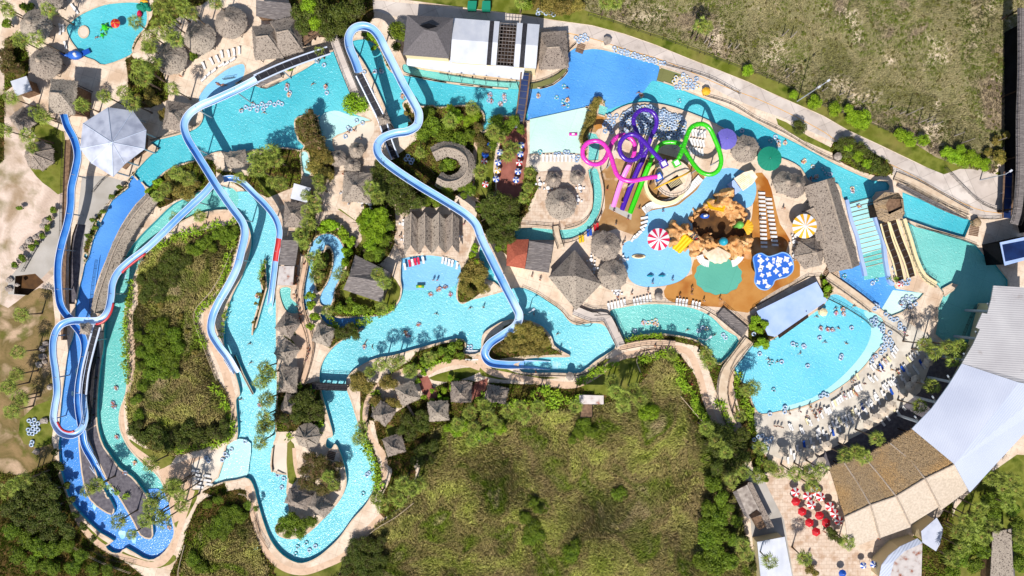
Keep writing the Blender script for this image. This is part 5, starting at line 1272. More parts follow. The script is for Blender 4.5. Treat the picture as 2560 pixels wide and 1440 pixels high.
for (a, b, c, d) in TQ:
    A_, B_, C_, D_ = [np.array(W(*[float(v) for v in (q+','+z).split(',')])-fh.location) for q, z in ((a, '6.05'), (b, '6.05'), (c, '9.05'), (d, '9.05'))]
    n = 2600; u = gs.random(n)[:, None]; v = (gs.random(n)**.9)[:, None]*.98
    P_ = (A_*(1-u)+B_*u)*(1-v)+(C_*(1-u)+D_*u)*v; dn = (A_*(1-u)+B_*u)-(C_*(1-u)+D_*u); dn = dn/np.linalg.norm(dn, axis=1)[:, None]
    sd_ = np.cross(dn, [0, 0, 1.]); sd_ = sd_/np.linalg.norm(sd_, axis=1)[:, None]; dn = dn+sd_*gs.normal(0, .3, n)[:, None]
    L_ = gs.uniform(.4, 1.0, n)[:, None]; up_ = gs.uniform(.04, .22, n)[:, None]*np.array([0, 0, 1.]); w_ = gs.uniform(.04, .09, n)[:, None]
    V_ = np.stack([P_-sd_*w_+[0, 0, .02], P_+sd_*w_+[0, 0, .02], P_+dn*L_+up_], 1).reshape(-1, 3)
    o = bpy.data.objects.new('straw', mesh_np('straw', V_, np.arange(3*n).reshape(n, 3), [G['straw_stalks']])); COL.objects.link(o); o.parent = fh; o['kind'] = 'stuff'
for s_ in ('2312,1196,9.1 2275,1150,7.4 2225,1108,6.1', '2240,1240,9.1 2200,1190,7.5 2160,1142,6.1', '2176,1262,9.1 2145,1210,7.5 2110,1156,6.1', '2312,1196,9.1 2330,1230,7.6 2350,1268,6.2', '2240,1240,9.1 2258,1275,7.6 2275,1312,6.2', '2176,1262,9.1 2188,1300,7.6 2200,1345,6.2', '2386,1160,9.1 2312,1196,9.1 2240,1240,9.1 2176,1262,9.1 2112,1292,9.1'):
    r_ = MB(); r_.tube([W(*[float(a) for a in q.split(',')])-fh.location for q in s_.split()], .22, 6); r_.build('ridge_cap', G['amber' if 0 else 'thatch_ridge'], fh)
for (x, y) in ((2280,1084),(2225,1120),(2160,1152),(2112,1168),(2080,1180),(2345,1262),(2270,1305),(2195,1338),(2128,1362),(2412,1215)):
    p = W(x, y, 6)-fh.location; posts(fh, [(p.x, p.y)], 5.9, .16)
P1('white_kiosk', 'white ribbed kiosk roof', 'kiosk', [('roof', '1893,1355,4.4 1962,1342,4.4 1984,1460,4.4 1904,1470,4.4', 'metal_white')], walls=('1893,1355 1962,1342 1984,1460 1904,1470', 4.3, 'cream'))
P1('storage_shed', 'narrow shed with pale roof and open hatch', 'shed', [('roof', '1842,1225,3.6 1868,1212,3.6 1905,1288,3.6 1872,1296,3.6', 'rock_grey'), ('roof', '1870,1206,3.4 1880,1206,3.4 1935,1318,3.4 1918,1322,3.4 1868,1214,3.4', 'thatch'), ('lower_roof', '1832,1230,2.8 1842,1226,3 1874,1298,3 1862,1290,2.8', 'wood_grey'), ('hatch', '1872,1288,3.7 1892,1274,3.7 1905,1286,3.7 1878,1296,3.7', 'wood_dark')], walls=('1842,1225 1880,1206 1930,1316 1900,1330', 3.2, 'wood'))
P1('curved_roof', 'curved ribbed roof with rusty stripes', 'roof', [('roof', '2194,1460,5 2204,1412,5 2222,1388,5 2250,1366,5 2294,1346,5 2306,1356,5 2306,1358,5.6 2262,1378,5.6 2235,1404,5.6 2220,1460,5.6', 'metal_rib2'), ('roof', '2306,1358,5.6 2303,1460,5.6 2220,1460,5.6 2235,1404,5.6 2262,1378,5.6', 'rust_metal')], walls=('2204,1412 2250,1366 2304,1350 2303,1450 2200,1450', 4.9, 'cream'))
P1('metal_roof', 'pale sheet roof with palm shade', 'roof', [('roof', '2303,1328,4.8 2342,1294,4.8 2358,1322,4.8 2350,1360,4.8 2340,1378,4.8 2306,1356,4.8', 'metal_pale')], walls=('2306,1330 2342,1298 2354,1322 2338,1372 2308,1354', 4.7, 'cream'))
P1('gravel_roof', 'long grey ribbed roof strip', 'roof', [('roof', '2482,1330,4 2528,1322,4 2535,1460,4 2475,1460,4', 'thatch')], walls=('2482,1330 2528,1322 2535,1460 2475,1460', 3.8, 'wood'))
# right edge boardwalk and tower
bridge('2556,20 2556,180 2552,300 2552,430 2545,520 2535,560', 2.2, 7, 'boardwalk', 'elevated grey boardwalk along the right edge', 'wood_grey', True, 3, 'boardwalk')
P1('ride_building', 'tall building side painted dark as shade below the boardwalk', 'building', [('roof', '2560,60,6.6 2600,60,6.6 2600,560,6.6 2560,430,6.6', 'wood_grey')], walls=('2556,40 2600,40 2600,600 2558,430', 6.4, 'dark_void'), at=(2550,250))  # wall coloured near-black to paint in the shade under the walkway
conveyor('', '2521,430,2.4 2519,480,2.4 2517,545,2.4', 2.0, 'water_trough', 'navy', 'wood', 2, 'dark blue water trough between timber rails', 'trough', 3)
P1('blue_slide_tower', 'blue slide tower beside the pool', 'tower', [('roof', '2500,606,7 2600,584,7 2600,640,7 2512,664,7', 'blue_concrete'), ('basin', '2506,612,7.1 2590,596,7.1 2590,636,7.1 2514,654,7.1', 'navy')], walls=('2500,606 2600,584 2600,640 2512,664', 6.9, 'dark_void'))
P1('tower_hut', 'thatched lookout hut with square roof opening', 'hut', [('roof', '2183,505,7 2212,480,7 2246,482,7 2258,497,7.4 2222,497,8 2214,512,8 2196,548,7.4', 'thatch_new'), ('roof', '2196,548,7.4 2214,512,8 2222,536,8 2256,520,8 2262,535,7 2254,545,7 2215,556,7', 'thatch_new'), ('roof', '2246,482,7 2258,497,7.4 2262,535,7 2256,520,8 2252,497,8 2222,497,8', 'thatch_new'), ('hatch', '2214,510,7.2 2222,496,7.2 2254,496,7.2 2256,522,7.2 2222,538,7.2', 'wood'), ('opening', '2219,530,7.3 2252,521,7.3 2252,527,7.3 2220,537,7.3', 'dark_void')], walls=('2205,505 2245,495 2252,530 2212,540', 6.9, 'wood_dark'))
# cascade: mat slide walls, slope dividers, rope-slide belts
for s_, d in (('2115,500 2126,550 2140,590 2148,630 2158,672 2162,690', 'wavy blue side wall left of the steps'), ('2182,530 2192,560 2206,600 2212,650 2222,700 2232,712', 'wavy blue side wall right of the steps')):
    q = stroke(pp(s_), 8, 4); c0 = W(*pp(s_)[0]); m = MB(); m.prism([((x-1280)*.1-c0.x, (720-y)*.1-c0.y) for x, y in q], -.5, .6); o = m.build('slide_wall', G['blue_concrete'], loc=(c0.x, c0.y, 0)); tag(o, d, 'wall')
for i in range(15):
    y = 502+i*11.5; xl = 2124+(y-502)*.23; xr = 2178+(y-502)*.24; a_, b_ = W(xl, y+6, 0), W(xr, y-8, 0)
    m = MB(); m.tube([(0,0,.0), tuple(b_-a_)], .09, 4); o = m.build('slide_step', G['wood' if i < 4 else 'coping'], loc=(a_.x, a_.y, -.33)); tag(o, 'cross bar of the stepped water slope', 'step', 'steps of the water slope', (xl+xr)/2, y, ('stepped water slope', 'y'))
conveyor('', '2210,556,3 2222,600,2 2240,650,1 2252,700,.4', 1.7, 'rope_slide', 'wood_dark', 'cream', 3, 'left brown belt below the lookout hut', 'belt slide', 1.2)
conveyor('', '2232,552,3 2248,600,2 2268,650,1 2280,692,.4', 1.7, 'rope_slide', 'wood_dark', 'cream', 3, 'right brown belt below the lookout hut', 'belt slide', 1.2)
bridge('2258,548 2275,600 2290,650 2310,690 2340,712', 1.5, .3, 'walkway', 'narrow timber walkway between belt slide and green pool', 'cream', True, 3, 'walkway')
# lift over the blue lake
conveyor('', '1314,182,4.2 1310,220,3.6 1304,270,2.6 1299,300,2 1296,320,1.4', 1.9, 'blue_lift', 'navy', 'wood', 3, 'dark blue lift channel crossing the lake edge', 'lift', 2)

# ================================================================ slides
flume('water_coaster', '', '897,178,9.6 887,150,9.4 874,118,9.2 872,92,9 884,72,8.9 906,65,8.8 930,72,8.6 948,92,8.4 962,120,8.2 985,165,7.8 1010,215,7.4 1035,258,7.1 1047,285,7 1043,312,6.9 1020,328,6.8 985,334,6.7 956,346,6.6 943,366,6.5 950,392,6.4 985,422,6.2 1045,462,6 1105,498,5.8 1162,534,5.6 1190,562,5.4 1205,600,5.1 1232,655,4.8 1262,715,4.4 1288,765,4 1298,790,3.8 1288,815,3.5 1255,838,3.1 1224,860,2.7 1212,885,2.3 1226,906,1.8 1265,912,1.2 1310,912,.6', 1.9, label='long white and blue flume winding from the top loop to the centre lagoon', every=11)
flume('exit_trough', '', '1303,911,-.1 1340,912,-.3 1376,914,-.7', 2.1, 'flume_in', label='straight exit trough of the flume at lagoon bottom', supports=False)
conveyor('', '988,396,1.2 972,355,3 955,300,5 928,245,7.2 899,186,9.4', 1.6, 'conveyor_lift', label='dark ribbed conveyor climbing beside the footbridge')
flume('water_coaster', '', '645,196,9.6 612,214,9.3 575,232,9 535,250,8.8 498,266,8.6 472,286,8.4 460,312,8.2 468,345,8 492,385,7.8 520,430,7.6 545,470,7.4 580,520,7 606,556,6.6 612,585,6.2 604,625,5.8 592,670,5.2 570,715,4.6 545,758,4 530,795,3.4 528,830,3 545,862,2.4 570,895,1.6 592,932,.4', 1.78, label='pale flume crossing above the others and ending at the bypass channel', every=10)
flume('exit_trough', '', '568,895,1 590,930,-.2 604,952,-.7', 2.0, label='boxy white exit trough of the pale flume', supports=False, inner='metal_white')
conveyor('', '822,126,3.6 760,147,5.6 700,170,7.6 640,197,9.5', 1.7, 'conveyor_lift', label='grey conveyor lift above the top left lake')
flume('water_slide', '', '556,448,5.4 580,446,5.2 606,456,5 635,484,4.5 665,514,4 688,545,3.4 698,575,3 696,605,2.6 690,640,2 684,690,1.2 677,745,.1 674,765,-.7', 1.45, reds=((.62, .76),), label='blue flume with red section beside the long sheds', every=9)
flume('water_slide', '', '532,458,6.4 510,484,6.2 480,512,6 445,545,5.8 405,585,5.6 365,622,5.6 325,652,5.6 295,680,5.6 281,710,5.6 277,745,5.7 268,780,5.8 248,800,5.8 212,802,5.8 175,803,5.6 148,816,5.4 134,845,5.2 132,885,5 138,930,4.8 142,980,4.6 136,1020,4.4 134,1052,4.2 150,1080,4 178,1088,3.8 202,1074,3.5 212,1045,3.2 209,1010,3 207,985,2.9', 1.6, redrim=((.2,.27,1),(.36,.44,1),(.78,.87,1)), label='long pale flume along the left with red banks', every=10)
conveyor('', '208,985,2.8 214,930,3.4 228,870,4.2 243,815,5', 1.5, 'conveyor_lift', label='black conveyor beside the blue run at far left')
flume('water_slide', '', '158,282,6.6 168,315,6.4 186,350,6.2 194,388,6 188,425,5.8 178,470,5.6 176,515,5.4 168,560,5.2 154,610,5 145,660,4.8 145,715,4.7 152,765,4.6 178,802,4.4 205,838,4.2 212,875,4 204,920,3.8 196,970,3.5 196,1020,3.1 205,1075,2.4 212,1115,1.6 234,1155,.6 250,1190,-.2 262,1205,-.6', 1.75, 'flume_deep', label='deep blue flume from the tower hut down the left side', every=9)
flume('exit_trough', '', '232,1162,.4 248,1184,-.2 262,1204,-.5', 1.9, label='white exit trough into the blue rapids', supports=False)
fence('164,330 160,420 157,520 155,600 150,700', 1.1, 1.2, 2.4, desc='long boardwalk railing beside the deep blue flume')
bridge('170,350 165,430 162,520 160,600 156,720 158,790 160,850', 1.4, 1.2, 'boardwalk', 'narrow boardwalk below the deep blue flume', 'wood', False, 3, 'boardwalk')
bridge('240,850 232,920 226,1000 220,1060', 1.2, 2, 'boardwalk', 'dark steel catwalk beside the black conveyor', 'belt', True, 3, 'catwalk')
# coloured tube slides
tube_slide('tube_slide', 'magenta tube slide with two loops, left of the purple one', '1643,441,11 1612,446,10.8 1581,452,10.6 1559,449,10.4 1543,437,10.2 1534,414,10 1529,396,9.8 1521,377,9.5 1509,360,9.3 1492,352,9 1471,356,8.7 1458,371,8.4 1458,391,8.1 1471,406,7.8 1490,411,7.5 1507,404,7.2 1517,389,6.8 1523,373,6.4 1531,355,6 1543,342,5.6 1559,337,5.2 1577,346,4.8 1587,364,4.4 1584,389,3.9 1574,411,3.3 1563,432,2.6 1549,466,1.4 1533,517,.5', .54, 'pink', 'pink_pale', .86)
tube_slide('tube_slide', 'purple tube slide with two stacked loops', '1656,404,12 1631,378,11.7 1612,356,11.4 1597,342,11.1 1580,336,10.8 1562,342,10.5 1550,360,10.2 1551,382,9.9 1563,397,9.6 1581,400,9.3 1596,392,9 1604,376,8.6 1603,356,8.2 1593,332,7.8 1585,312,7.4 1585,294,7.1 1596,279,6.8 1612,274,6.5 1631,280,6.2 1641,296,5.8 1640,316,5.4 1630,337,4.9 1623,356,4.4 1614,380,3.8 1606,402,3.2 1595,424,2.5 1574,474,1.3 1555,525,.5', .54, 'purple', 'purple', .86)
tube_slide('tube_slide', 'lime green tube slide with a wide right loop', '1697,395,12 1704,379,11.7 1711,360,11.3 1718,338,11 1727,320,10.7 1742,311,10.4 1760,311,10.1 1775,323,9.8 1787,348,9.4 1798,376,9 1803,404,8.6 1795,426,8.2 1776,436,7.8 1753,430,7.4 1736,413,7 1722,392,6.6 1712,376,6.2 1702,362,5.8 1687,356,5.4 1665,356,5 1647,365,4.5 1635,385,3.9 1626,405,3.2 1615,432,2.4 1601,466,1.4 1588,500,.8 1575,533,.5', .54, 'green', 'green', .86)
# slide tower
tw = W(1682, 446, 9); et = empty('slide_tower', (tw.x, tw.y, 0)); m = MB(); m.lathe([(4.4, 9), (4.4, 9.25), (0, 9.25)], 28); m.lathe([(0, 9), (4.4, 9)], 28); m.build('platform', G['deck'], et)
m = MB()
for k in range(28):
    a = k*2*math.pi/28; m.tube([(math.cos(a)*4.3, math.sin(a)*4.3, 9.2), (math.cos(a)*4.3, math.sin(a)*4.3, 10.2)], .04, 4)
m.tube([(math.cos(k*math.pi/14)*4.3, math.sin(k*math.pi/14)*4.3, 10.2) for k in range(28)], .06, 5, closed=True); m.build('railing', G['rail_dark'], et)
m = MB(); m.box((.2, -1.2, 9.3), (3.6, 2.4, .06), .6); m.build('stairwell', G['dark_void'], et)
m = MB()
for k in range(12): m.box((-.9+k*.3, -1.6+k*.13, 9.36-k*0.0), (.12, 1.7, .05), .6)
m.build('stair_treads', G['cream'], et)
posts(et, [(math.cos(k*1.047)*3.6, math.sin(k*1.047)*3.6) for k in range(6)], 9, .25, 'wood')
m = MB(); m.tube([(-4.5, -2.6, 9.4), (-2.4, -1.6, 11.6), (0, -.6, 12.2), (2.4, .6, 11.6), (4.4, 1.9, 9.4)], .2, 8, squash=.5); m.build('arch', G['amber'], et, smooth=True)
m = MB(); m.lathe([(4.6, .0), (5.4, .0), (5.4, 1.6), (4.6, 1.8)], 28); m.build('base_wall', G['cream'], et)
for (x, y, mt, z) in ((1659, 410, 'purple', 11.4), (1691, 408, 'green', 11.4), (1646, 443, 'blue', 10.6)):
    p = W(x, y, z); m = MB(); m.box((p.x-tw.x, p.y-tw.y, z), (1.7, 1.7, .9), .5); m.box((p.x-tw.x, p.y-tw.y, z+.4), (1.1, 1.1, .2), .5, 1); m.build('start_tub', [G[mt], G['white']], et)
tag(et, 'round slide tower with thin yellow arch', 'tower')

# ================================================================ splash pad: rock castle
cs = empty('rock_castle', W(1780, 580, 0)); cb = W(1780, 580, 0)
def rocks(lst, name='rock_mass', mt='rock'):
    """one continuous craggy outcrop grown from overlapping mounds"""
    C = [(W(x, y, z*.4)-cb, r*.138, z) for (x, y, r, z) in lst]; st = .3
    x0 = min(c.x-r for c, r, z in C)-1; x1 = max(c.x+r for c, r, z in C)+1; y0 = min(c.y-r for c, r, z in C)-1; y1 = max(c.y+r for c, r, z in C)+1
    gx_ = np.arange(x0, x1, st); gy_ = np.arange(y0, y1, st); X, Y = np.meshgrid(gx_, gy_, indexing='ij'); Hh = np.full(X.shape, -.6)
    wx = X+.5*np.sin(Y*2.1+X)+.25*np.sin(Y*4.3); wy = Y+.5*np.sin(X*1.9-Y*.7)+.25*np.cos(X*4.7)
    for c, r, z in C:
        d = np.hypot(wx-c.x, wy-c.y)/r; Hh = np.maximum(Hh, np.where(d < 1, z*(1-d**2.2)**.6, -.6))
    rg_ = np.abs(np.sin(X*1.7+1.5*np.sin(Y*1.3)))*.5+np.abs(np.sin(Y*2.3+X*1.1))*.35+.25*np.sin(X*5.1+Y*3.7)*np.sin(Y*4.9)
    Hh = np.where(Hh > 0, Hh*(.78+.3*rg_)+.3*rg_, Hh)
    m = MB(); nx, ny = X.shape; vs = [(X[a, b], Y[a, b], Hh[a, b]) for a in range(nx) for b in range(ny)]
    fs = [(a*ny+b, (a+1)*ny+b, (a+1)*ny+b+1, a*ny+b+1) for a in range(nx-1) for b in range(ny-1) if max(Hh[a, b], Hh[a+1, b], Hh[a, b+1], Hh[a+1, b+1]) > 0]
    us = sorted({v for f in fs for v in f}); mp_ = {v: k for k, v in enumerate(us)}
    m.add([vs[v] for v in us], [tuple(mp_[v] for v in f) for f in fs]); m.build(name, G[mt], cs, smooth=True)
rocks([(1815,488,13,7), (1808,505,15,6.5), (1822,512,14,6), (1838,530,15,5), (1850,545,13,4.5), (1846,520,9,5), (1798,522,10,4), (1786,508,8,4)])
rocks([(1688,572,13,4.5), (1700,584,15,5), (1690,598,11,4), (1716,578,12,4.5), (1732,588,12,4), (1745,604,13,4), (1758,612,13,4.5), (1728,612,12,3.5), (1740,625,10,3), (1765,598,9,3.5), (1778,606,9,4)])
rocks([(1828,606,12,4), (1842,612,14,4.5), (1858,606,13,4.5), (1868,598,9,3.5), (1850,630,13,3), (1866,618,10,3), (1835,630,11,3), (1872,612,8,2.5), (1790,612,9,4), (1812,612,10,4)])
rocks([(1733,545,5,2), (1740,532,5,2), (1750,522,5,2), (1762,518,5,2)], 'rock_rim')
for (x, y, z, mt, nm, r) in ((1812,603,6,'teal','dome',1.05), (1853,561,5.5,'lime','dome',.95)):
    p = W(x, y, z)-cb; m = MB(); m.lathe([(r, z-1), (r*.95, z-.6), (r*.75, z-.15), (r*.4, z+.15), (.03, z+.25)], 16); m.tube([(p.x*0, 0, 0), (0, 0, z-.9)], .5, 8); o = m.build(nm, G[mt], cs, smooth=True); o.location = (p.x, p.y, 0)
def shell_part(x, y, rot, ln, wd, z, mt, nm='shell'):
    p = W(x, y, z)-cb; m = MB(); n_, k_ = 13, 7; vs = []
    for i in range(n_):
        f = (i/(n_-1)-.5)*2; a = f*R(62)
        for j in range(k_):
            t = j/(k_-1); rr_ = ln*t*(1-.12*abs(f)**2+(.03 if i % 2 else -.02)*t); vs.append((rr_*math.cos(a), rr_*math.sin(a)*wd, .7*math.sin(t*2.2)*(1-f*f*.5)+(.09 if i % 2 else 0)*t))
    fs = [(i*k_+j, (i+1)*k_+j, (i+1)*k_+j+1, i*k_+j+1) for i in range(n_-1) for j in range(k_-1)]
    m.add(vs, [f[::-1] for f in fs]); m.add([(v[0], v[1], v[2]-.3) for v in vs], fs); o = m.build(nm, G[mt], cs); o.location = (p.x, p.y, z-.4); o.rotation_euler = (0, 0, R(rot))
shell_part(1796, 617, -92, 4.1, 1.0, 3, 'shell'); shell_part(1860, 568, 0, 2.2, 1.1, 4.4, 'amber')
for (x0, y0, x1, y1, mt) in ((1812,518,1768,508,'yellow'), (1722,592,1690,626,'yellow'), (1735,583,1712,604,'plastic_grey')):
    a_, b_ = W(x0, y0, 4)-cb, W(x1, y1, .6)-cb; m = MB(); d = b_-a_; s_ = Vector((-d.y, d.x, 0)).normalized()
    for sg in (-.8, 0, .8): m.tube([a_+s_*sg-Vector((0,0,0)), b_+s_*sg], .42, 6)
    for sg in (-1.2, -.4, .4, 1.2): m.tube([a_+s_*sg+Vector((0,0,.35)), b_+s_*sg+Vector((0,0,.35))], .1, 4)
    m.build('play_slide', G[mt], cs)
for (a0, a1, cx, cy, r) in ((200, 262, 1772, 630, 30), (282, 335, 1822, 628, 32)):
    m = MB()
    for k in range(11):
        a = R(a0+(a1-a0)*k/10); p = W(cx+math.cos(a)*r*.9, cy-math.sin(a)*r, 0)-cb; m.box((p.x, p.y, .3+.12*abs(5-k)), (1.7, .3, .2), a)
    m.build('stairs', G['white'], cs)
m = MB(); p = W(1762, 540, .6)-cb; m.blob((p.x, p.y, .5), .9, 9, .1, mi=0, squash=(1.4,.8,.7)); m.box((p.x, p.y, 1.2), (.9,.5,.5), .3, 1); m.tube([(p.x,p.y,0),(p.x,p.y,3)], .08, 5, mi=1); m.build('play_ship', [G['blue'], G['white']], cs)
m = MB(); p = W(1738, 610, 3)-cb; m.box((p.x, p.y+2, 3.4), (.35, 1.7, .35), .25); m.build('red_beam', G['red'], cs)
tag(cs, 'sandy rock castle with slides, domes and shell', 'play castle')
cl = W(1868, 447, 3); m = MB(); m.box((0,0,1.5), (4.4, 3, 3), 0); o = empty('shell_slide', (cl.x, cl.y, 0)); o.rotation_euler = (0,0,R(36))
m = MB(); n_ = 9
for i in range(n_): m.tube([(2.2, (i-4)*.22, 3.2), (.4, (i-4)*.4, 2.6), (-2.0, (i-4)*.42, 1.4)], .26, 6)
m.build('shell_hood', G['shell'], o); m = MB(); m.box((-3, 0, .7), (2, 3.2, .3), ry=R(-14)); m.build('slide_ramp', G['blue_concrete'], o); tag(o, 'white ribbed shell slide with blue ramp', 'slide')
# cloud-print amoeba roof
am = smooth_closed([(1884,642),(1902,633),(1920,641),(1938,637),(1958,631),(1976,641),(1983,660),(1981,678),(1967,691),(1949,696),(1937,701),(1931,713),(1916,724),(1898,720),(1887,704),(1889,682),(1886,664)], 4)
ea = empty('cloud_canopy', W(1930, 678, 0)); bb = W(1930, 678, 0); Q = [W(x, y, 5.5)-bb for x, y in am]
m = MB(); m.prism([(q.x, q.y) for q in Q], 5.1, 5.5); m.build('canopy', G['flume_blue'], ea)
m = MB(); m.tube([q+Vector((0,0,.02)) for q in Q], .16, 6, closed=True); m.build('edge', G['flume_in'], ea)
rc = random.Random(3)
for (x, y, r) in ((1902,652,7),(1903,668,6),(1924,665,8),(1948,650,8),(1966,648,7),(1976,660,5),(1946,662,6),(1964,676,8),(1940,678,6),(1918,648,4),(1922,686,6),(1905,688,5),(1912,704,6),(1920,716,6),(1896,706,5),(1950,688,4),(1934,648,4),(1900,675,5),(1898,640,4),(1934,656,3)):
    cx_, cy_ = x, y; pts_ = []
    K_ = 18; ph = rc.uniform(0, 6)
    for k in range(K_): a = k*2*math.pi/K_; q = r*(1+.28*math.sin(a*4+ph)+.12*math.sin(a*7+ph)); p = W(cx_+math.cos(a)*q, cy_+math.sin(a)*q, 5.5)-bb; pts_.append((p.x, p.y))
    m = MB(); m.prism(pts_, 5.49, 5.53); m.build('cloud', G['white'], ea)
posts(ea, [tuple((W(x, y, 5)-bb)[:2]) for x, y in ((1900,650),(1965,650),(1950,682),(1908,708))], 5.1, .15, 'steel')
tag(ea, 'blue amoeba-shaped canopy printed with white clouds', 'canopy')
# big umbrellas and shade sails
umbrella(1817, 347, 27, 4.4, ['violet'], 'large violet shade umbrella', 12, 'large shade umbrellas')
umbrella(1925, 396, 31, 4.8, ['sail_green'], 'large green shade umbrella', 16, 'large shade umbrellas')
umbrella(2013, 565, 31, 4.6, ['amber', 'white'], 'large yellow and white striped umbrella', 20, 'large shade umbrellas', panels=1)
umbrella(1647, 598, 28, 4.2, ['crimson', 'white'], 'large red and white striped umbrella', 18, 'large shade umbrellas')
umbrella(286, 57, 12, 2.4, ['red', 'red', 'orange'], 'red spotted mushroom fountain', 12, 'kids pool toys')
# ================================================================ PLANTING
def trees(s_, leafm, kind, h, desc, cat='tree', group=None, name='tree'):
    for q in s_.split():
        v = [float(a) for a in q.split(',')]; plant(v[0], v[1], v[2], v[3] if len(v) > 3 else h, leafm, kind, name, desc, cat, group)
trees('762,32,34 800,42,44 848,38,42 888,22,32 820,76,30 858,78,24 760,72,22', 'leaf_dark', 'tree', 7, 'dark bushy tree', group='dark trees in the top grove')
trees('778,22,24 790,62,20', 'leaf_bright', 'tree', 7, 'bright green bushy tree')
trees('996,82,28,6 992,118,14,4 910,88,8,2', 'leaf_green', 'tree', 5, 'green tree beside the hip roof')
trees('888,262,33', 'leaf_bright', 'tree', 6, 'round bright green tree')
trees('742,158,10 756,151,11 770,145,11 786,138,10 800,130,9 724,172,9', 'leaf_bright', 'bush', 2, 'bright green lakeside shrub', 'shrub', 'shrubs under the lift', 'shrub')
trees('925,92,14 942,108,12 934,120,8', 'leaf_bright', 'bush', 2, 'bright shrub inside the top loop', 'shrub', None, 'shrub')
trees('768,318,32 790,352,28 776,292,18', 'leaf_brown', 'tree', 6, 'brownish green tree')
trees('800,388,28 785,420,26 812,440,24 822,400,16', 'leaf_olive', 'tree', 4.5, 'olive green shrub', 'shrub', None, 'shrub')
trees('1068,282,20 1080,315,28 1058,335,22 1108,345,28 1145,352,26 1172,340,18 1120,310,20 1048,300,12', 'leaf_green', 'tree', 3.5, 'clipped green hedge shrub', 'shrub', 'shrubs of the hedge garden', 'shrub')
trees('1138,290,20 1168,300,16 1185,285,18 1125,270,12', 'leaf_bright', 'tree', 3, 'bright green shrub', 'shrub', None, 'shrub')
trees('1200,355,20 1195,320,14 1215,375,12', 'leaf_brown', 'tree', 3, 'reddish brown shrub', 'shrub', None, 'shrub')
trees('1240,305,22 1262,320,24 1285,305,18 1300,325,14 1245,340,20 1232,365,14', 'leaf_green', 'tree', 4, 'green garden tree')
trees('1120,408,22 1108,420,12', 'leaf_green', 'tree', 3.5, 'tree inside the horseshoe roof')
trees('1035,290,9 1028,310,11 1015,283,7', 'leaf_olive', 'bush', 2, 'small shrub inside the flume bend', 'shrub', None, 'shrub')
trees('1492,252,14 1485,270,15 1478,290,16 1470,310,15 1464,330,15 1458,348,13', 'leaf_olive', 'tree', 2.6, 'hedge shrub with fine leaves', 'shrub', 'shrubs of the long hedge', 'shrub')
trees('1375,12,32 1410,18,28 1445,12,22 1340,8,16', 'leaf_olive', 'fine', 3, 'low grey-green shrub', 'shrub', None, 'shrub')
trees('1302,8,16 1322,14,14', 'leaf_green', 'bush', 2.5, 'green roadside shrub', 'shrub', None, 'shrub')
trees('1870,178,17 1983,236,13 2038,254,20 2088,274,20 2130,288,20 2158,296,26 2142,306,18 2254,340,22 2275,350,20 2308,352,17 2120,270,14', 'leaf_bright', 'tree', 3.2, 'bright green roadside bush', 'bush', 'bushes along the upper road', 'bush')
trees('1998,318,20', 'leaf_dark', 'tree', 4, 'dark young tree on the grass patch')
trees('2108,362,22 2130,380,28 2160,398,30 2188,412,24 2120,355,18 2205,422,18 2150,372,18', 'leaf_dark', 'tree', 4, 'dark purple-green thicket tree', group='trees of the roadside thicket')
trees('2118,372,14 2142,392,16 2165,410,14', 'leaf_bright', 'tree', 4, 'bright shoot in the roadside thicket')
trees('2368,378,18 2388,392,20 2412,398,22 2438,404,20 2462,412,18 2400,375,14 2425,388,16', 'leaf_bright', 'tree', 3.2, 'bright green corner bush', 'bush', 'bushes by the road corner', 'bush')
trees('2500,392,20,3 2490,350,14,2.5 2515,340,12,2.5 2470,380,12,2', 'leaf_olive', 'tree', 3, 'grey-green corner bush', 'bush', None, 'bush')
trees('428,462,24 452,478,22 478,462,22 470,490,18 410,480,18 430,440,18', 'leaf_olive', 'tree', 3.5, 'shaded shrub on the crossing bank', 'shrub', None, 'shrub')
trees('388,475,16 372,482,12 395,455,14', 'leaf_bright', 'bush', 2, 'bright shrub at the weir', 'shrub', None, 'shrub')
trees('135,525,10 128,545,9 120,570,10 108,590,9 78,620,12 55,645,11 38,662,9 95,605,8 258,528,8 238,570,8 232,548,8 300,468,8 280,492,8 222,590,8', 'leaf_green', 'bush', 2, 'small green bush', 'bush', None, 'bush')
trees('50,520,8 62,650,7 60,15,12,3 75,20,14,3 200,258,10,2 480,142,14,2.5 375,120,14,3 20,60,14,3', 'leaf_green', 'bush', 2, 'small garden bush', 'bush', None, 'bush')
trees('20,135,24 15,165,22 45,175,18 30,110,20', 'leaf_brown', 'tree', 4, 'dark shaded tree', group=None)
trees('380,250,20,3 410,285,18,3 345,245,16,3 372,232,14,3', 'leaf_olive', 'tree', 3, 'shrub beside the octagonal roof', 'shrub', None, 'shrub')
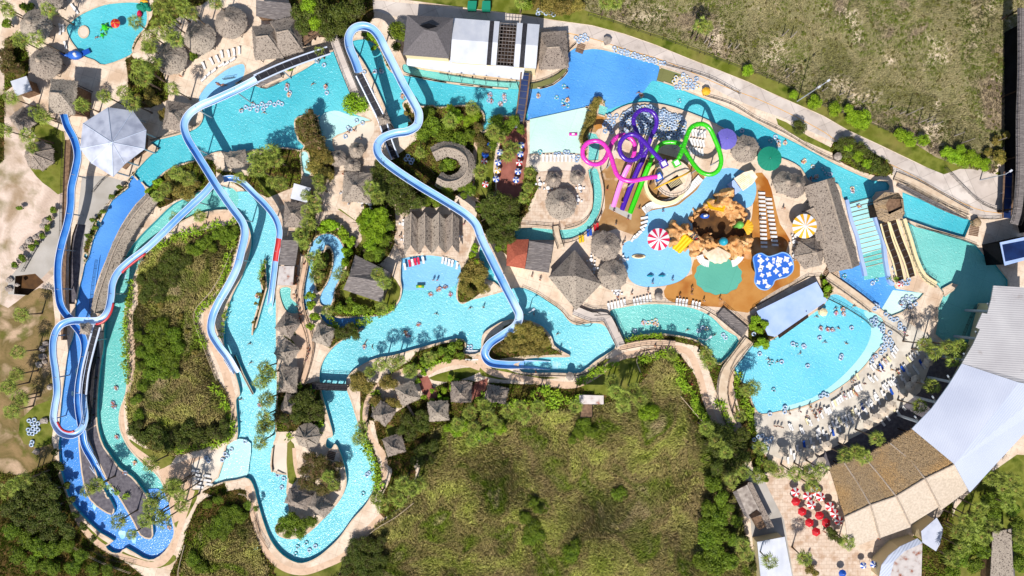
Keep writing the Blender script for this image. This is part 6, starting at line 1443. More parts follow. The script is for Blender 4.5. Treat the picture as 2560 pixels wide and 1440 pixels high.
# inner meadow
trees('430,640,26 460,650,22 410,665,26 385,690,28 370,715,22 400,725,22 428,700,22 360,740,20 350,700,16 395,745,18 440,670,20', 'leaf_dark', 'fine', 2.6, 'dense meadow shrub', 'shrub', 'shrubs in the inner meadow', 'shrub')
trees('500,612,18 520,600,16 540,585,16 560,578,16 578,590,16 490,630,16 475,622,14 590,570,10 530,620,14 560,600,14', 'leaf_green', 'tree', 2.4, 'bright meadow shrub', 'shrub', 'shrubs in the inner meadow', 'shrub')
trees('378,822,24 405,815,22 430,838,26 400,850,28 370,860,24 440,868,24 415,888,30 380,900,26 352,880,18 345,840,16 432,905,22 405,930,26 370,938,24 440,935,14 350,915,16 355,965,18 340,1000,16 345,1040,18', 'leaf_green', 'fine', 2.8, 'green thicket bush', 'bush', 'bushes of the green thicket', 'bush')
trees('335,1075,20 358,1092,22 385,1080,24 410,1098,22 440,1088,24 470,1075,24 500,1090,26 530,1078,24 555,1085,20 455,1110,18 420,1115,18 395,1108,18 560,1060,14 350,1060,14', 'leaf_dark', 'tree', 3, 'dark shrub at the meadow foot', 'shrub', 'shrubs at the meadow foot', 'shrub')
trees('400,760,12 450,790,10 470,830,9 540,780,8 488,880,9', 'leaf_olive', 'bush', 1.6, 'small scattered meadow bush', 'bush', None, 'bush')
trees('640,760,6 648,735,7 656,705,8 660,685,7 634,805,5', 'leaf_olive', 'bush', 1.6, 'low planter bush', 'bush', 'bushes in the long narrow planter', 'bush')
# centre gardens
trees('948,430,26 975,445,30 1000,462,28 960,470,26 985,492,28 1020,488,26 1010,515,26 1045,505,22 955,410,18', 'leaf_dark', 'tree', 6, 'dark spreading tree', group='dark trees beside the flume')
trees('925,545,26 948,560,26 918,575,20 940,592,26 930,615,20 955,535,20 905,555,14', 'leaf_bright', 'tree', 6, 'bright yellow-green tree', group='bright trees in the centre')
trees('945,632,22 925,640,16 962,600,18 970,565,18', 'leaf_green', 'tree', 5, 'green tree beside the zigzag roof')
trees('1072,485,22 1095,500,20 1118,478,18 1105,460,16 1068,505,16 1130,500,12', 'leaf_green', 'tree', 4, 'green tree under the flume')
trees('1165,462,18 1178,478,16 1150,470,14 1160,490,10', 'leaf_green', 'tree', 3.5, 'green tree below the horseshoe roof')
trees('1240,505,34 1268,520,32 1225,535,26 1250,560,36 1280,555,26 1240,590,28 1265,595,24 1285,515,22 1215,515,18', 'leaf_dark', 'tree', 7, 'big dark centre tree', group='dark centre trees')
trees('1262,612,18 1245,620,12 1200,520,14', 'leaf_green', 'tree', 4, 'green tree by the plunge pool')
trees('818,562,18 838,568,18 858,582,18 872,600,18 868,625,18 862,655,14 805,575,12 880,612,14', 'leaf_bright', 'bush', 2.6, 'bright shrub around the horseshoe stream', 'shrub', 'shrubs round the horseshoe stream', 'shrub')
trees('815,640,10 812,665,8 800,690,7', 'leaf_green', 'bush', 2, 'island shrub', 'shrub', None, 'shrub')
trees('1185,668,28 1168,690,24 1195,700,22 1210,722,16 1158,720,16 1175,735,14 1205,680,18', 'leaf_olive', 'tree', 3.5, 'olive tree on the point', group='trees on the olive point')
trees('1188,620,12 1182,640,12 1190,655,10', 'leaf_bright', 'bush', 3, 'bright shrub by the plunge pool', 'shrub', None, 'shrub')
trees('775,740,14 782,765,16 788,792,14 778,815,12', 'leaf_bright', 'bush', 3, 'bright shrub by the stair path', 'shrub', None, 'shrub')
trees('870,765,16 895,770,18 915,772,14 878,750,12 850,770,14', 'leaf_green', 'bush', 2.6, 'green shrub below the lodge', 'shrub', None, 'shrub')
trees('868,832,20 892,838,14 848,832,14 878,818,14', 'leaf_dark', 'tree', 4, 'dark overhanging tree')
trees('905,945,24 892,965,18 918,968,20 888,945,14', 'leaf_olive', 'tree', 4.5, 'olive tree at the river bend')
trees('742,1008,22 765,995,24 790,1015,24 770,1035,24 745,1040,20 800,1040,18 715,1045,12', 'leaf_dark', 'tree', 5, 'dark leafy tree by the small bridge', group='trees by the small bridge')
trees('700,1038,18 720,1055,12', 'leaf_brown', 'tree', 4, 'reddish brown tree')
trees('965,955,20 985,960,16 975,1005,18 1000,1010,12 940,1000,18 950,1015,16', 'leaf_olive', 'tree', 3, 'mixed garden tree')
trees('1055,1040,20 1035,1062,24 1015,1050,20 1060,1065,18 1028,1085,20 1005,1075,16', 'leaf_dark', 'tree', 4, 'dark garden tree behind the cabanas', group='trees behind the cabanas')
trees('1078,1002,9 1060,992,8 1082,978,8 1100,992,8 1110,975,10 1118,1000,10 1130,970,9 1044,952,9 1062,930,11 1125,945,9 1140,952,8 985,1012,9', 'leaf_bright', 'bush', 1.8, 'clipped bright bush', 'bush', 'clipped bushes between cabanas', 'bush')
trees('1060,905,14 1085,890,14 1108,880,16 1130,872,16 1148,862,14 1150,885,14 1120,895,14 1035,915,10', 'leaf_green', 'bush', 2.2, 'green bank shrub', 'shrub', 'shrubs on the lagoon bank', 'shrub')
trees('1298,820,20 1322,822,22 1345,832,22 1305,845,24 1335,855,24 1360,855,18 1285,865,22 1315,876,20 1262,868,14 1350,880,16 1275,845,16', 'leaf_olive', 'tree', 4.5, 'dense island tree', group='trees on the lagoon island')
trees('1888,800,15 1905,812,15 1895,825,13 1880,815,12 1900,855,14 1915,862,12 1890,862,10', 'leaf_bright', 'bush', 3, 'bright green waterside bush', 'bush', None, 'bush')
trees('2058,705,9 2068,722,10 2062,738,8', 'leaf_bright', 'bush', 2, 'yellow-green shrub beside the walkway', 'shrub', None, 'shrub')
trees('1622,1033,28', 'leaf_bright', 'fine', 3, 'lone round bright bush', 'bush', None, 'bush')
trees('1460,1062,24 1445,1085,20 1478,1080,18 1430,1100,14', 'leaf_green', 'fine', 3, 'dark green bush below the tower', 'bush', None, 'bush')
trees('1548,1237,24 1330,1320,26 1312,1295,20 1345,1340,22 1325,1350,20 1430,1385,26 1440,1365,18 1345,1275,14 1335,1255,14', 'leaf_green', 'fine', 2.6, 'green bush in the lower meadow', 'bush', 'bushes in the lower meadow', 'bush')
trees('1785,1075,26 1812,1090,28 1838,1110,30 1800,1125,30 1770,1110,22 1850,1145,28 1820,1165,30 1790,1165,24 1855,1085,20', 'leaf_dark', 'tree', 5, 'dark tree at the meadow edge', group='trees at the right meadow edge')
trees('1780,1210,24 1800,1245,24 1770,1270,22 1798,1290,28 1770,1315,28 1800,1335,26 1765,1350,26 1790,1375,30 1760,1400,28 1790,1420,30 1830,1350,20 1825,1400,24 1840,1300,18 1820,1265,16', 'leaf_green', 'tree', 4.5, 'green tree at the meadow edge', group='trees at the right meadow edge')
trees('775,1145,22 800,1155,22 825,1165,20 790,1180,24 762,1175,20 815,1190,22 840,1185,16 780,1210,22 810,1222,22 840,1215,18 755,1205,18 848,1160,12', 'leaf_brown', 'fine', 4, 'brownish island tree', group='trees on the river island')
trees('712,1305,20 735,1300,22 758,1308,20 722,1325,20 750,1328,20 780,1305,18 700,1320,12', 'leaf_green', 'tree', 4, 'green island tree', group='trees on the river island')
trees('1060,1125,24 1085,1115,18 1045,1150,20 1078,1145,16', 'leaf_dark', 'tree', 4, 'dark tree right of the last cabana')
trees('885,1370,24 910,1360,24 935,1372,24 895,1400,26 925,1405,26 950,1400,22 870,1400,20 905,1430,24 940,1432,22 865,1425,18 955,1350,16', 'leaf_dark', 'fine', 3.5, 'dark meadow tree by the bottom path', group='trees by the bottom path')
trees('110,1205,26 135,1225,24 105,1245,26 80,1225,22 140,1265,22 115,1290,26 85,1270,24 150,1300,22 170,1325,22 120,1330,26 85,1315,24 45,1250,24 50,1290,26 20,1270,24', 'leaf_dark', 'tree', 4.5, 'dark woodland tree', group='trees of the bottom left woods')
trees('25,1330,26 60,1350,26 95,1370,28 130,1375,26 40,1390,26 165,1365,22 200,1390,22 75,1410,26 120,1420,26 180,1420,24 230,1425,22 270,1430,20', 'leaf_green', 'fine', 3.6, 'green woodland tree', group='trees of the bottom left woods')
trees('98,1380,10', 'leaf_bright', 'bush', 3, 'bright yellow-green bush in the woods', 'bush', None, 'bush')
trees('178,1250,12 190,1285,12 210,1315,12 235,1345,10 165,1215,12 148,1165,14,3 140,1130,10,3', 'leaf_dark', 'bush', 2.4, 'dark shrub along the rapids path', 'shrub', None, 'shrub')
trees('560,1285,22 585,1280,22 545,1305,22 570,1310,24 600,1295,20 535,1330,22 560,1335,18 620,1262,14 545,1250,14 640,1270,8 480,1400,22 500,1420,22 520,1260,14', 'leaf_green', 'fine', 3, 'dark green meadow bush', 'bush', 'bushes in the fenced meadow corner', 'bush')
trees('1160,1065,16 1140,1080,16 1190,1090,18 1220,1085,18 1250,1070,18 1120,1070,14', 'leaf_bright', 'tree', 3.4, 'bright palm undergrowth shrub', 'shrub', None, 'shrub')
trees('1900,1150,14 1925,1165,12 1915,1195,12 1890,1175,12', 'leaf_green', 'bush', 2.6, 'green shrub below the beach', 'shrub', None, 'shrub')
trees('2080,1335,16 2095,1350,12 2070,1322,10', 'leaf_dark', 'tree', 4, 'dark round tree below the red umbrellas')
trees('2022,1420,14 2035,1432,12', 'leaf_olive', 'tree', 3, 'olive shrub on the terrace', 'shrub', None, 'shrub')
trees('2470,1245,22 2500,1262,24 2528,1275,22 2480,1290,22 2445,1330,24 2420,1365,24 2455,1375,22 2400,1400,24 2435,1410,24 2380,1430,20 2545,1310,22 2550,1360,24 2548,1410,24 2510,1240,18', 'leaf_green', 'tree', 4.5, 'green tree on the right lawn', group='trees on the right lawn')
trees('1880,1420,14 1895,1300,9,3 1862,1350,14,3', 'leaf_dark', 'bush', 3, 'dark shrub by the narrow shed', 'shrub', None, 'shrub')
# palms
for q in '''5,12,8 22,28,8 122,24,9 52,100,10 92,98,10 340,55,9 400,20,10 430,18,9 455,8,9 478,32,10 395,62,10 420,50,9 440,98,10 420,85,9 378,88,9 460,28,8 540,6,8 372,118,8 350,165,10 342,192,9 368,178,9 385,158,8
28,245,9 108,292,8 90,280,7 12,325,9 70,338,9 262,240,9 312,232,9 330,258,9 432,222,9 360,200,8 80,368,6 205,262,7
1125,300,7 1180,270,7 798,130,4 1515,4,8 1538,4,8 1752,62,9 1764,68,9 1302,2,7
442,432,7 470,445,7 600,445,6 632,428,6 415,470,6 395,490,6 500,540,4 440,545,3
655,388,7 680,378,7 662,405,7 640,395,7 690,400,7 648,425,7 700,458,7 680,455,6 765,488,6 785,500,7 768,528,7 772,558,7 752,588,7 760,610,6 790,520,6 800,470,6 795,450,6
928,470,8 945,492,8 1050,382,6 1202,428,7 1270,388,7 1290,370,6 1272,365,6 1252,345,6 1232,330,7 852,685,8 945,684,9 962,706,9 782,645,7 792,690,7 800,660,6 1325,432,6 1320,468,6 1310,495,6
55,786,7 47,880,7 44,935,7 22,966,7 50,992,7 32,1027,7 58,1000,6 820,776,5 955,768,6 1075,892,6 950,912,7 982,908,7 1025,928,8 925,930,6 1000,900,5
662,918,8 652,955,8 672,935,7 668,998,8 660,1040,8 655,1070,8 652,1105,8 668,1062,7 898,1095,7 905,1065,6
1175,1030,8 1222,1040,9 1185,1068,9 1210,1012,8 1268,1028,9 1240,1060,8 1145,1060,8 1300,1018,9 1345,1018,9 1310,1040,8 1180,1100,8 1215,1092,8 1440,1015,8
1540,980,9 1562,992,9 1600,1000,9 1558,1012,9 1585,975,8 1530,955,7 1765,885,7 1772,905,7 1868,975,7 1880,968,7 1680,885,6 1850,1040,6
2312,860,9 2335,880,9 2368,868,10 2398,865,10 2385,900,10 2330,965,9 2298,1015,9 2232,828,0
35,1212,9 60,1200,9 20,1225,9 220,1225,8 298,1302,8 245,1210,7 378,1262,10 415,1232,10 438,1215,10 450,1235,10 395,1290,10 365,1300,10 410,1300,10 455,1262,9 378,1158,8 430,1215,9 330,1335,6 385,1245,8
835,1212,6 1008,1208,9 1030,1220,9 945,1245,8 958,1260,8 985,1232,8 1000,1250,8 1045,1210,8 820,1190,5
2035,1195,9 2192,1095,10 2112,1138,9 2142,1128,9 2158,1140,9 1945,1178,8 1985,1182,8 2020,1178,8 2052,1172,8 1925,1165,8 2030,1215,8 1922,1402,10 2118,1355,7 2010,1395,7
2478,1195,9 2512,1225,9 2532,1200,9 2425,1335,9 2442,1300,9 2485,1312,9 2405,1370,9 2545,1225,9 2395,1330,9 2460,1345,9 2500,1195,9 2412,1300,9 2378,1395,9 2450,1270,9 2520,1260,8 2548,1345,8
1790,1100,8 1815,1130,8 1860,1180,8 1900,1120,7 1895,1190,8 1830,1200,8 1855,1360,8 1868,1385,8 1765,1070,7'''.split():
    x, y, h = [float(a) for a in q.split(',')]
    if h: palm(x, y, h, 1.0 if h > 6 else .8)
# broad-leaved edging plants
def line_plants(s_, n, jit=4, r=9, h=1.8, m='leaf_banana'):
    pts = smooth_open(pp(s_), 8); P_ = [np.array(p) for p in pts]; L_ = [0]
    for a, b in zip(P_, P_[1:]): L_.append(L_[-1]+np.hypot(*(b-a)))
    for k in range(n):
        t = L_[-1]*(k+.5)/n; i = max(0, np.searchsorted(L_, t)-1); f = (t-L_[i])/max(1e-6, L_[i+1]-L_[i]); p = P_[i]*(1-f)+P_[i+1]*f
        broad(p[0]+rnd.uniform(-jit, jit), p[1]+rnd.uniform(-jit, jit), r*rnd.uniform(.7, 1.25), h*rnd.uniform(.8, 1.2), m)
line_plants('1640,882 1670,890 1692,915 1708,950 1728,985 1745,1020 1765,1050', 30, 9)
line_plants('1600,905 1640,890', 5, 6)
line_plants('1478,1003 1430,1000 1380,985 1330,975', 16, 9)
line_plants('600,555 580,600 570,640 560,690 540,740 500,770 488,790 495,830 505,870', 22, 4, 8)
line_plants('350,640 420,600 480,585 560,560 600,552', 20, 8, 9)
line_plants('328,700 318,760 310,830 312,900 318,960', 18, 3, 8)
line_plants('535,960 550,990 570,1020 580,1060 560,1100 500,1115 430,1128', 18, 6, 9)
line_plants('1545,905 1500,925 1470,945 1440,962', 14, 5, 8)
line_plants('1565,852 1610,842 1660,838', 10, 4, 7)
line_plants('940,975 935,1010 945,1040', 8, 6, 9)
line_plants('900,1075 915,1120 935,1160 945,1200 935,1240', 16, 6, 9)
line_plants('820,800 860,830 900,812 920,800', 12, 6, 9)
line_plants('648,700 655,670 662,650', 5, 2, 6, 1.4)
line_plants('548,850 556,815 560,788 572,755', 6, 2, 6, 1.4)
line_plants('770,700 785,660 800,600', 6, 4, 7)
line_plants('1790,1000 1810,1040 1830,1080', 10, 8, 9)
line_plants('855,770 900,785 960,780 990,760', 12, 5, 8)
line_plants('1000,930 1060,915 1120,900', 8, 7, 8)
line_plants('2220,690 2250,700', 2, 3, 5)
line_plants('1840,935 1850,985 1875,1030 1890,1080', 10, 6, 9)
line_plants('790,960 700,975 800,1075 700,1085', 10, 12, 9)
line_plants('1200,1000 1260,1010 1330,1000 1400,1010', 14, 9, 9)
line_plants('330,1235 300,1240 280,1230 262,1215', 5, 8, 6, 1.2)
# grass and scrub
tufts('scrub', 'dry grey-green scrub covering the dune field', ['scrub_ground'], 7, .42, 'straw', 11, .9, (1340, 2600, -60, 450), .06, 5)
tufts('meadow_grass', 'long wind-combed meadow grass and reeds', ['meadow', 'inner_meadow'], 9, 1.0, 'reed', 12, 1.0, (300, 1900, 540, 1480), .07, 6)
tufts('weeds', 'low green weeds of the gardens and woods', ['garden', 'wild_ground'], 6, .5, 'weed', 13, .8, (-60, 2620, -60, 1480), .07, 4)
g_ = np.random.default_rng(5); me_pts = []
mat('leaf_shrub', [rgb(86,100,30,.9), rgb(112,112,48,.95), rgb(96,84,48,.85)], .3, 4, .7, .2)
def shrublets():
    """low cushion shrubs dotted over the dune scrub: far too many to count"""
    V0, F0 = leaf_cloud(7, 60, .33, 5, .7); n = 3200
    X = g_.uniform(1340, 2600, n); Y = g_.uniform(-60, 450, n); own = where_owner(X, Y)
    ok = np.isin([p[0] for p in POLY], ['scrub_ground'])[own]; X, Y = X[ok], Y[ok]; Vs, Fs = [], []
    for i, (x, y) in enumerate(zip(X, Y)):
        s = g_.uniform(.14, .5)*(1.3 if g_.random() < .12 else 1)
        a = g_.uniform(0, 6.28); c, q = math.cos(a), math.sin(a)
        v = V0*s*np.array([1, 1, .9]); v = np.stack([v[:, 0]*c-v[:, 1]*q, v[:, 0]*q+v[:, 1]*c, v[:, 2]], 1)+np.array([(x-1280)*.1, (720-y)*.1, s*.1])
        Vs.append(v); Fs.append(F0+len(V0)*i)
    me = mesh_np('low_shrubs', np.concatenate(Vs), np.concatenate(Fs), [G['leaf_shrub']]); o = bpy.data.objects.new('low_shrubs', me); COL.objects.link(o)
    o['kind'] = 'stuff'; o['label'] = 'countless low green shrubs dotting the dune field'; o['category'] = 'shrubs'
shrublets()
# ================================================================ small things
# loungers in named rows
for k in range(14): lounger(1905.5+k*.45, 483+k*10.3, 178, 'white sun lounger', ('left column on the brown deck', 'y'))
for k in range(12): lounger(1922.5+k*1.5, 498+k*10.4, 178, 'white sun lounger', ('right column on the brown deck', 'y'))
for r_, y in enumerate((333, 356, 378)):
    for k in range(5): lounger(1726+k*7.5+(6-r_*3), y+k*1.2, 100, 'white sun lounger', (['upper', 'middle', 'lower'][r_]+' row inside the green loop', 'x'))
sp = smooth_open(pp('1755,452 1730,478 1706,497 1690,508 1660,516 1632,521 1616,532'), 6); 
for i, p in enumerate(sp[::1]):
    q = sp[min(i+1, len(sp)-1)]; a = math.degrees(math.atan2(-(q[1]-p[1]), q[0]-p[0])) if i < len(sp)-1 else a
    if i % 1 == 0: lounger(p[0]-4, p[1]-5, a-90 if False else a+90+180, 'small white deck chair', ('curved row above the splash pad', 'x'), group='deck chairs round the splash pad')
for i, (x, y) in enumerate([(1609,545),(1609,556),(1607,567),(1602,578),(1596,586),(1588,592),(1582,598)]): lounger(x, y, 10+i*8, 'small white deck chair', ('left edge row of the splash pad', 'y'), group='deck chairs round the splash pad')
for i, (x, y) in enumerate([(1522,768),(1530,766),(1538,764),(1546,762),(1554,760),(1562,758),(1586,757),(1594,755),(1602,753),(1610,751),(1618,749),(1626,747)]): lounger(x, y, 100, 'white sun lounger', ('row above the curved channel', 'x'))
for i, (x, y) in enumerate([(1692,756),(1700,757),(1708,758),(1716,759),(1732,762),(1740,764),(1748,766)]): lounger(x, y, 85, 'white sun lounger', ('row on the brown deck edge', 'x'))
for i in range(9): lounger(1358+i*9.5, 397+(i % 2), 88, 'low white lounger', ('row on the pale shallow beach', 'x'), z=-.08)
for i, (x, y, c) in enumerate([(1012,668,None),(1024,660,'crimson'),(1031,658,None),(1038,656,'crimson'),(1046,654,'crimson'),(1058,652,None)]): lounger(x, y, 100, 'lounger in shallow water', ('left row of the centre beach pool', 'x'), c, z=-.95)
for i, (x, y) in enumerate([(1106,652),(1114,654),(1122,658),(1130,660),(1142,666)]): lounger(x, y, 80, 'lounger in shallow water', ('right row of the centre beach pool', 'x'), z=-.95)
for x, y, a in [(510,166,110),(530,155,115),(545,149,115),(555,138,100),(572,136,100),(585,132,95),(598,128,90)]: lounger(x, y, a, 'white sun lounger', ('upper row at the pale cove', 'x'))
for x, y, a in [(508,198,40),(518,188,40),(532,178,35),(552,163,30),(564,160,30),(580,150,30)]: lounger(x, y, a, 'white sun lounger', ('lower row at the pale cove', 'x'))
for x, y, a in [(184,20,120),(191,28,120),(150,70,90),(158,73,90),(164,115,100),(150,80,80)]: lounger(x, y, a, 'white sun lounger')
for x, y in [(490,1178),(493,1188),(496,1198),(498,1208),(500,1218),(518,1190),(520,1202),(524,1212)]: lounger(x, y, 170, 'white sun lounger')
for i, q in enumerate('935,240 915,270 900,320 850,365 825,395 790,420 760,450 760,485 655,465 690,445 485,570 630,590 655,605 700,585 520,690 490,705 465,715 440,740 415,765 345,800 385,785 300,820 275,840 250,860 225,875 200,890 860,650 820,670 795,690 890,640 920,600 960,545 985,530 1010,480 1040,460 1180,290 1140,320 1110,350 1080,370 1200,250 640,850 700,780 600,890 550,930 470,970 430,990 110,960 165,960 140,975 70,1020 20,1050 240,1080 275,1075 310,1065 350,1050 390,1040 200,1120 40,1200 20,1220 -100,1090 -80,1100 -60,1110 -170,1190 -150,1200 -300,1150 -280,1160 900,940 960,990 1020,930 840,1050 780,1110 1100,560 1230,620'.split()):
    x, y = [float(a) for a in q.split(',')]
    lounger(2040+x/4.644, 820+y/4.644, 128-14*((x < 600)), 'pale yellow sun lounger' if i % 7 == 3 else 'blue sun lounger' if i in (6, 33) else 'white sun lounger', None, 'cushion_yellow' if i % 7 == 3 else ('blue' if i in (6, 33) else None), group='loungers on the wave pool beach')
for i in range(46):     # back rows under the umbrellas
    t_ = i/45; x, y = 2335-t_*365, 880+t_*255+math.sin(t_*3.1)*14+(i % 2)*16
    lounger(x+rnd.uniform(-1, 1), y+rnd.uniform(-1, 1), 125-t_*28, 'sun lounger', ('back rows behind the wave beach', 'x'), 'blue' if i % 9 == 4 else None, group='loungers on the wave pool beach')
for x, y, c in ((1453,600,'yellow'),(1473,584,'blue'),(1490,570,'red')):
    for k in range(2): lounger(x+k*7-3, y-k*2, 95, f'{c} lounger left of its pair' if k == 0 else f'{c} lounger right of its pair', None, c, group='coloured loungers')
# umbrellas
for i, (x, y, m, d) in enumerate([(1990,1231,1,0),(2020,1241,1,0),(2040,1230,1,0),(2053,1243,1,0),(2076,1267,1,0),(2088,1285,1,0),(2030,1263,1,0),(2099,1303,1,0),(1991,1255,0,0),(2007,1280,0,0),(2050,1290,0,0),(2025,1308,0,0),(2067,1308,0,0),(2042,1331,0,0)]):
    umbrella(x, y, 11.8, 2.5, ['red', 'white'] if m else ['red'], 'red and white patio umbrella' if m else 'plain red patio umbrella', 6 if not m else 8, 'patio umbrellas on the red terrace', rank=('red umbrella cluster', 'y'))
for x, y in ((1303,362),(1301,384),(1295,428),(1290,449),(1250,380),(1245,405),(1240,447)): umbrella(x, y, 8.5, 2.5, ['blue', 'white'], 'blue and white umbrella', 8, 'umbrellas on the brick terrace', rank=('brick terrace group', 'y'))
for x, y in ((1298,406),(1213,460),(1210,403)): umbrella(x, y, 8.5, 2.5, ['red', 'white'], 'red and white umbrella', 8, 'umbrellas on the brick terrace', rank=('brick terrace group', 'y'))
umbrella(1244, 425, 8.5, 2.5, ['amber', 'white'], 'yellow and white umbrella on the brick terrace', 8, 'umbrellas on the brick terrace')
umbrella(1225, 362, 8, 2.5, ['blue'], 'plain blue umbrella, the upper one on the grass', 8, 'umbrellas on the brick terrace'); umbrella(1213, 385, 9, 2.5, ['blue'], 'plain blue umbrella, the lower one on the grass', 8, 'umbrellas on the brick terrace')
for x, y in ((2160,1415),(2185,1412)): umbrella(x, y, 9, 2.5, ['blue', 'white'], 'blue and white umbrella', 8, 'umbrellas in the lower corner', rank=('lower corner pair', 'x'))
umbrella(2108, 1435, 10, 2.5, ['blue'], 'blue umbrella at the bottom edge left of the corner pair', 8, 'umbrellas in the lower corner')
umbrella(2253, 710, 8, 2.4, ['red', 'white'], 'red and white umbrella by the ring stacks', 8, None)
for x, y in [(2323,905),(2292,950),(2277,967),(2261,984),(2232,1015),(2213,1030),(2195,1046),(2172,1062),(2110,1098),(2070,1116),(2050,1126),(2026,1134),(2006,1142),(2055,1156),(1960,1130)]:
    umbrella(x, y, 13.5, 2.9, ['thatch_pale'], 'pale six-sided thatch umbrella', 6, 'thatch umbrellas at the beach back', thatch=True, rank=('row behind the wave beach', 'x'))
# rings
def pack(poly, n, seed, dmin=7.5):
    g = random.Random(seed); P_ = pp(poly); xs = [p[0] for p in P_]; ys = [p[1] for p in P_]; out = []; t = 0
    while len(out) < n and t < 60000:
        t += 1; x, y = g.uniform(min(xs), max(xs)), g.uniform(min(ys), max(ys))
        if inside(P_, np.array([x]), np.array([y]))[0] and all((x-a)**2+(y-b)**2 > dmin*dmin for a, b in out): out.append((x, y))
    return out
hp = pack('1552,300 1560,282 1580,272 1620,266 1650,276 1690,288 1712,300 1712,325 1700,345 1660,352 1635,345 1600,330 1570,335 1550,325', 235, 4, 5.6)
HEAP = []
def heap_ring(x, y, kind, z):
    me = RING[kind]; p = W(x, y, .3); a = rnd.uniform(0, 6.28)
    M_ = Matrix.Translation((p.x, p.y, z)) @ Matrix.Rotation(rnd.uniform(-.3, .3), 4, 'X') @ Matrix.Rotation(rnd.uniform(-.3, .3), 4, 'Y') @ Matrix.Rotation(a, 4, 'Z')
    HEAP.append((kind, [M_ @ v.co for v in me.vertices], [tuple(f.vertices) for f in me.polygons], [f.material_index for f in me.polygons]))
for i, (x, y) in enumerate(hp):
    k = rnd.choice(['blue', 'clear', 'blue', 'clear', 'yellow'])
    if i >= 36: heap_ring(x, y, k, rnd.choice([0, .36, .72])); continue
    ring(x, y, k, ('piled in the big ring heap', '='), stackz=rnd.choice([0, .36, .72]), tilt=.25, desc={'blue': 'blue and clear', 'clear': 'clear', 'yellow': 'clear and yellow'}[k]+' swim ring')
hm = MB(); KM = {'blue': (0, 1), 'clear': (1, 0), 'yellow': (1, 2), 'teal': (3, 1)}
for k, vs, fs, ms in HEAP:
    o_ = len(hm.v); hm.v += [tuple(v) for v in vs]; hm.f += [tuple(j+o_ for j in f) for f in fs]; hm.m += [KM[k][j] for j in ms]
ho = hm.build('swim_rings', [G['tube_blue'], G['tube_clear'], G['tube_yellow'], G['tube_teal']], smooth=True)
ho['kind'] = 'stuff'; ho['label'] = 'rest of the big heap of blue and clear swim rings'; ho['category'] = 'swim rings'
for x, y in pack('1512,300 1525,285 1545,288 1540,305 1530,330 1512,335 1508,318', 11, 9, 8.5): ring(x, y, rnd.choice(['blue', 'clear']), ('small stack left of the heap', 'y'), desc='swim ring', tilt=.1)
for x, y in pack('1680,198 1700,184 1742,192 1745,215 1720,226 1690,218', 18, 10, 8): k = rnd.choice(['clear', 'yellow', 'blue']); ring(x, y, k, ('stacked by the mossy pool end', '='), z=0, desc={'clear': 'clear', 'yellow': 'clear and yellow', 'blue': 'blue and clear'}[k]+' swim ring', tilt=.15)
for i in range(16): ring(1536+i*8.3, 120+i*2.5+(i % 3)*1.2, ['clear', 'yellow', 'clear', 'blue'][i % 4], ('row along the deep blue lake', 'x'), z=0, desc='swim ring'); 
for i in range(8): ring(1540+i*14, 128+i*4.0, 'clear', ('second row along the deep blue lake', 'x'), z=0, desc='swim ring', stackz=.1)
for x, y in ((1440,95),(1452,92),(1462,88),(1447,103),(1458,100),(1468,97)): ring(x, y, 'clear', ('stack at the lake corner', 'x'), z=0, desc='clear swim ring')
for x, y in ((1347,25),(1358,26),(1365,33),(1376,32),(1384,36),(1345,34)): ring(x, y, 'clear', ('group on the roadside grass', 'x'), z=0, desc='clear swim ring')
for x, y in ((612,266),(622,270),(631,262),(641,265),(652,258),(663,262),(672,255),(684,260),(694,254),(702,258),(640,274),(656,271),(600,275)): ring(x, y, 'clear', ('floating raft in the top left lake', 'x'), desc='clear swim ring')
for x, y in ((792,152),(808,160),(714,220),(722,230),(815,230),(905,306),(868,318),(874,322),(862,340),(890,300)): ring(x, y, 'clear')
for x, y in pack('2146,752 2165,748 2185,755 2205,768 2225,782 2240,795 2262,820 2258,826 2235,808 2210,788 2180,770 2150,762', 12, 12, 7.5): ring(x, y, rnd.choice(['clear', 'blue']), ('upper stack beside the walkway', 'x'), z=0, desc='swim ring')
for x, y in pack('2166,790 2185,792 2205,808 2225,825 2240,838 2232,842 2205,828 2180,808', 9, 13, 7.5): ring(x, y, rnd.choice(['clear', 'blue']), ('lower stack beside the walkway', 'x'), z=0, desc='swim ring')
for x, y in pack('2235,658 2245,662 2255,690 2275,700 2270,712 2248,705 2232,680', 12, 14, 8): ring(x, y, 'blue', ('stack below the belts', 'y'), z=0, desc='blue and clear swim ring')
for x, y in pack('2255,745 2280,738 2295,745 2290,765 2265,770 2250,762', 11, 15, 9): ring(x, y, 'clear', ('group on the pale splash beach', 'x'), desc='clear swim ring')
for x, y in pack('2210,835 2232,845 2232,860 2215,880 2205,870', 9, 16, 8): ring(x, y, 'clear', ('group at the top of the wave beach', 'y'), z=0, desc='clear swim ring')
for x, y in ((2203,882),(2180,903),(2190,890),(2060,985),(2052,992),(2068,988),(1963,1018),(1962,1030),(1925,1035),(2232,875)): ring(x, y, 'clear', z=.0)
for x, y in ((1389,386),(1397,385),(1413,380),(1420,381),(1428,390),(1436,393),(1442,400),(1446,392)): ring(x, y, 'blue', ('group on the pale shallow beach', 'x'), z=-.08, desc='blue swim ring')
for x, y in pack('64,1048 84,1044 96,1060 96,1085 80,1094 66,1080', 11, 17, 8): ring(x, y, 'clear', ('stack on the left slope', 'y'), z=0, desc='clear swim ring')
for x, y in ((80,1105),(78,1112),(515,1145),(520,1152),(562,1135),(565,1142),(575,1125),(555,1150)): ring(x, y, 'clear')
for x, y in ((1168,868),(1176,868),(1168,876),(1176,876)): ring(x, y, 'clear', ('group on the pool steps', 'x'), desc='clear swim ring')
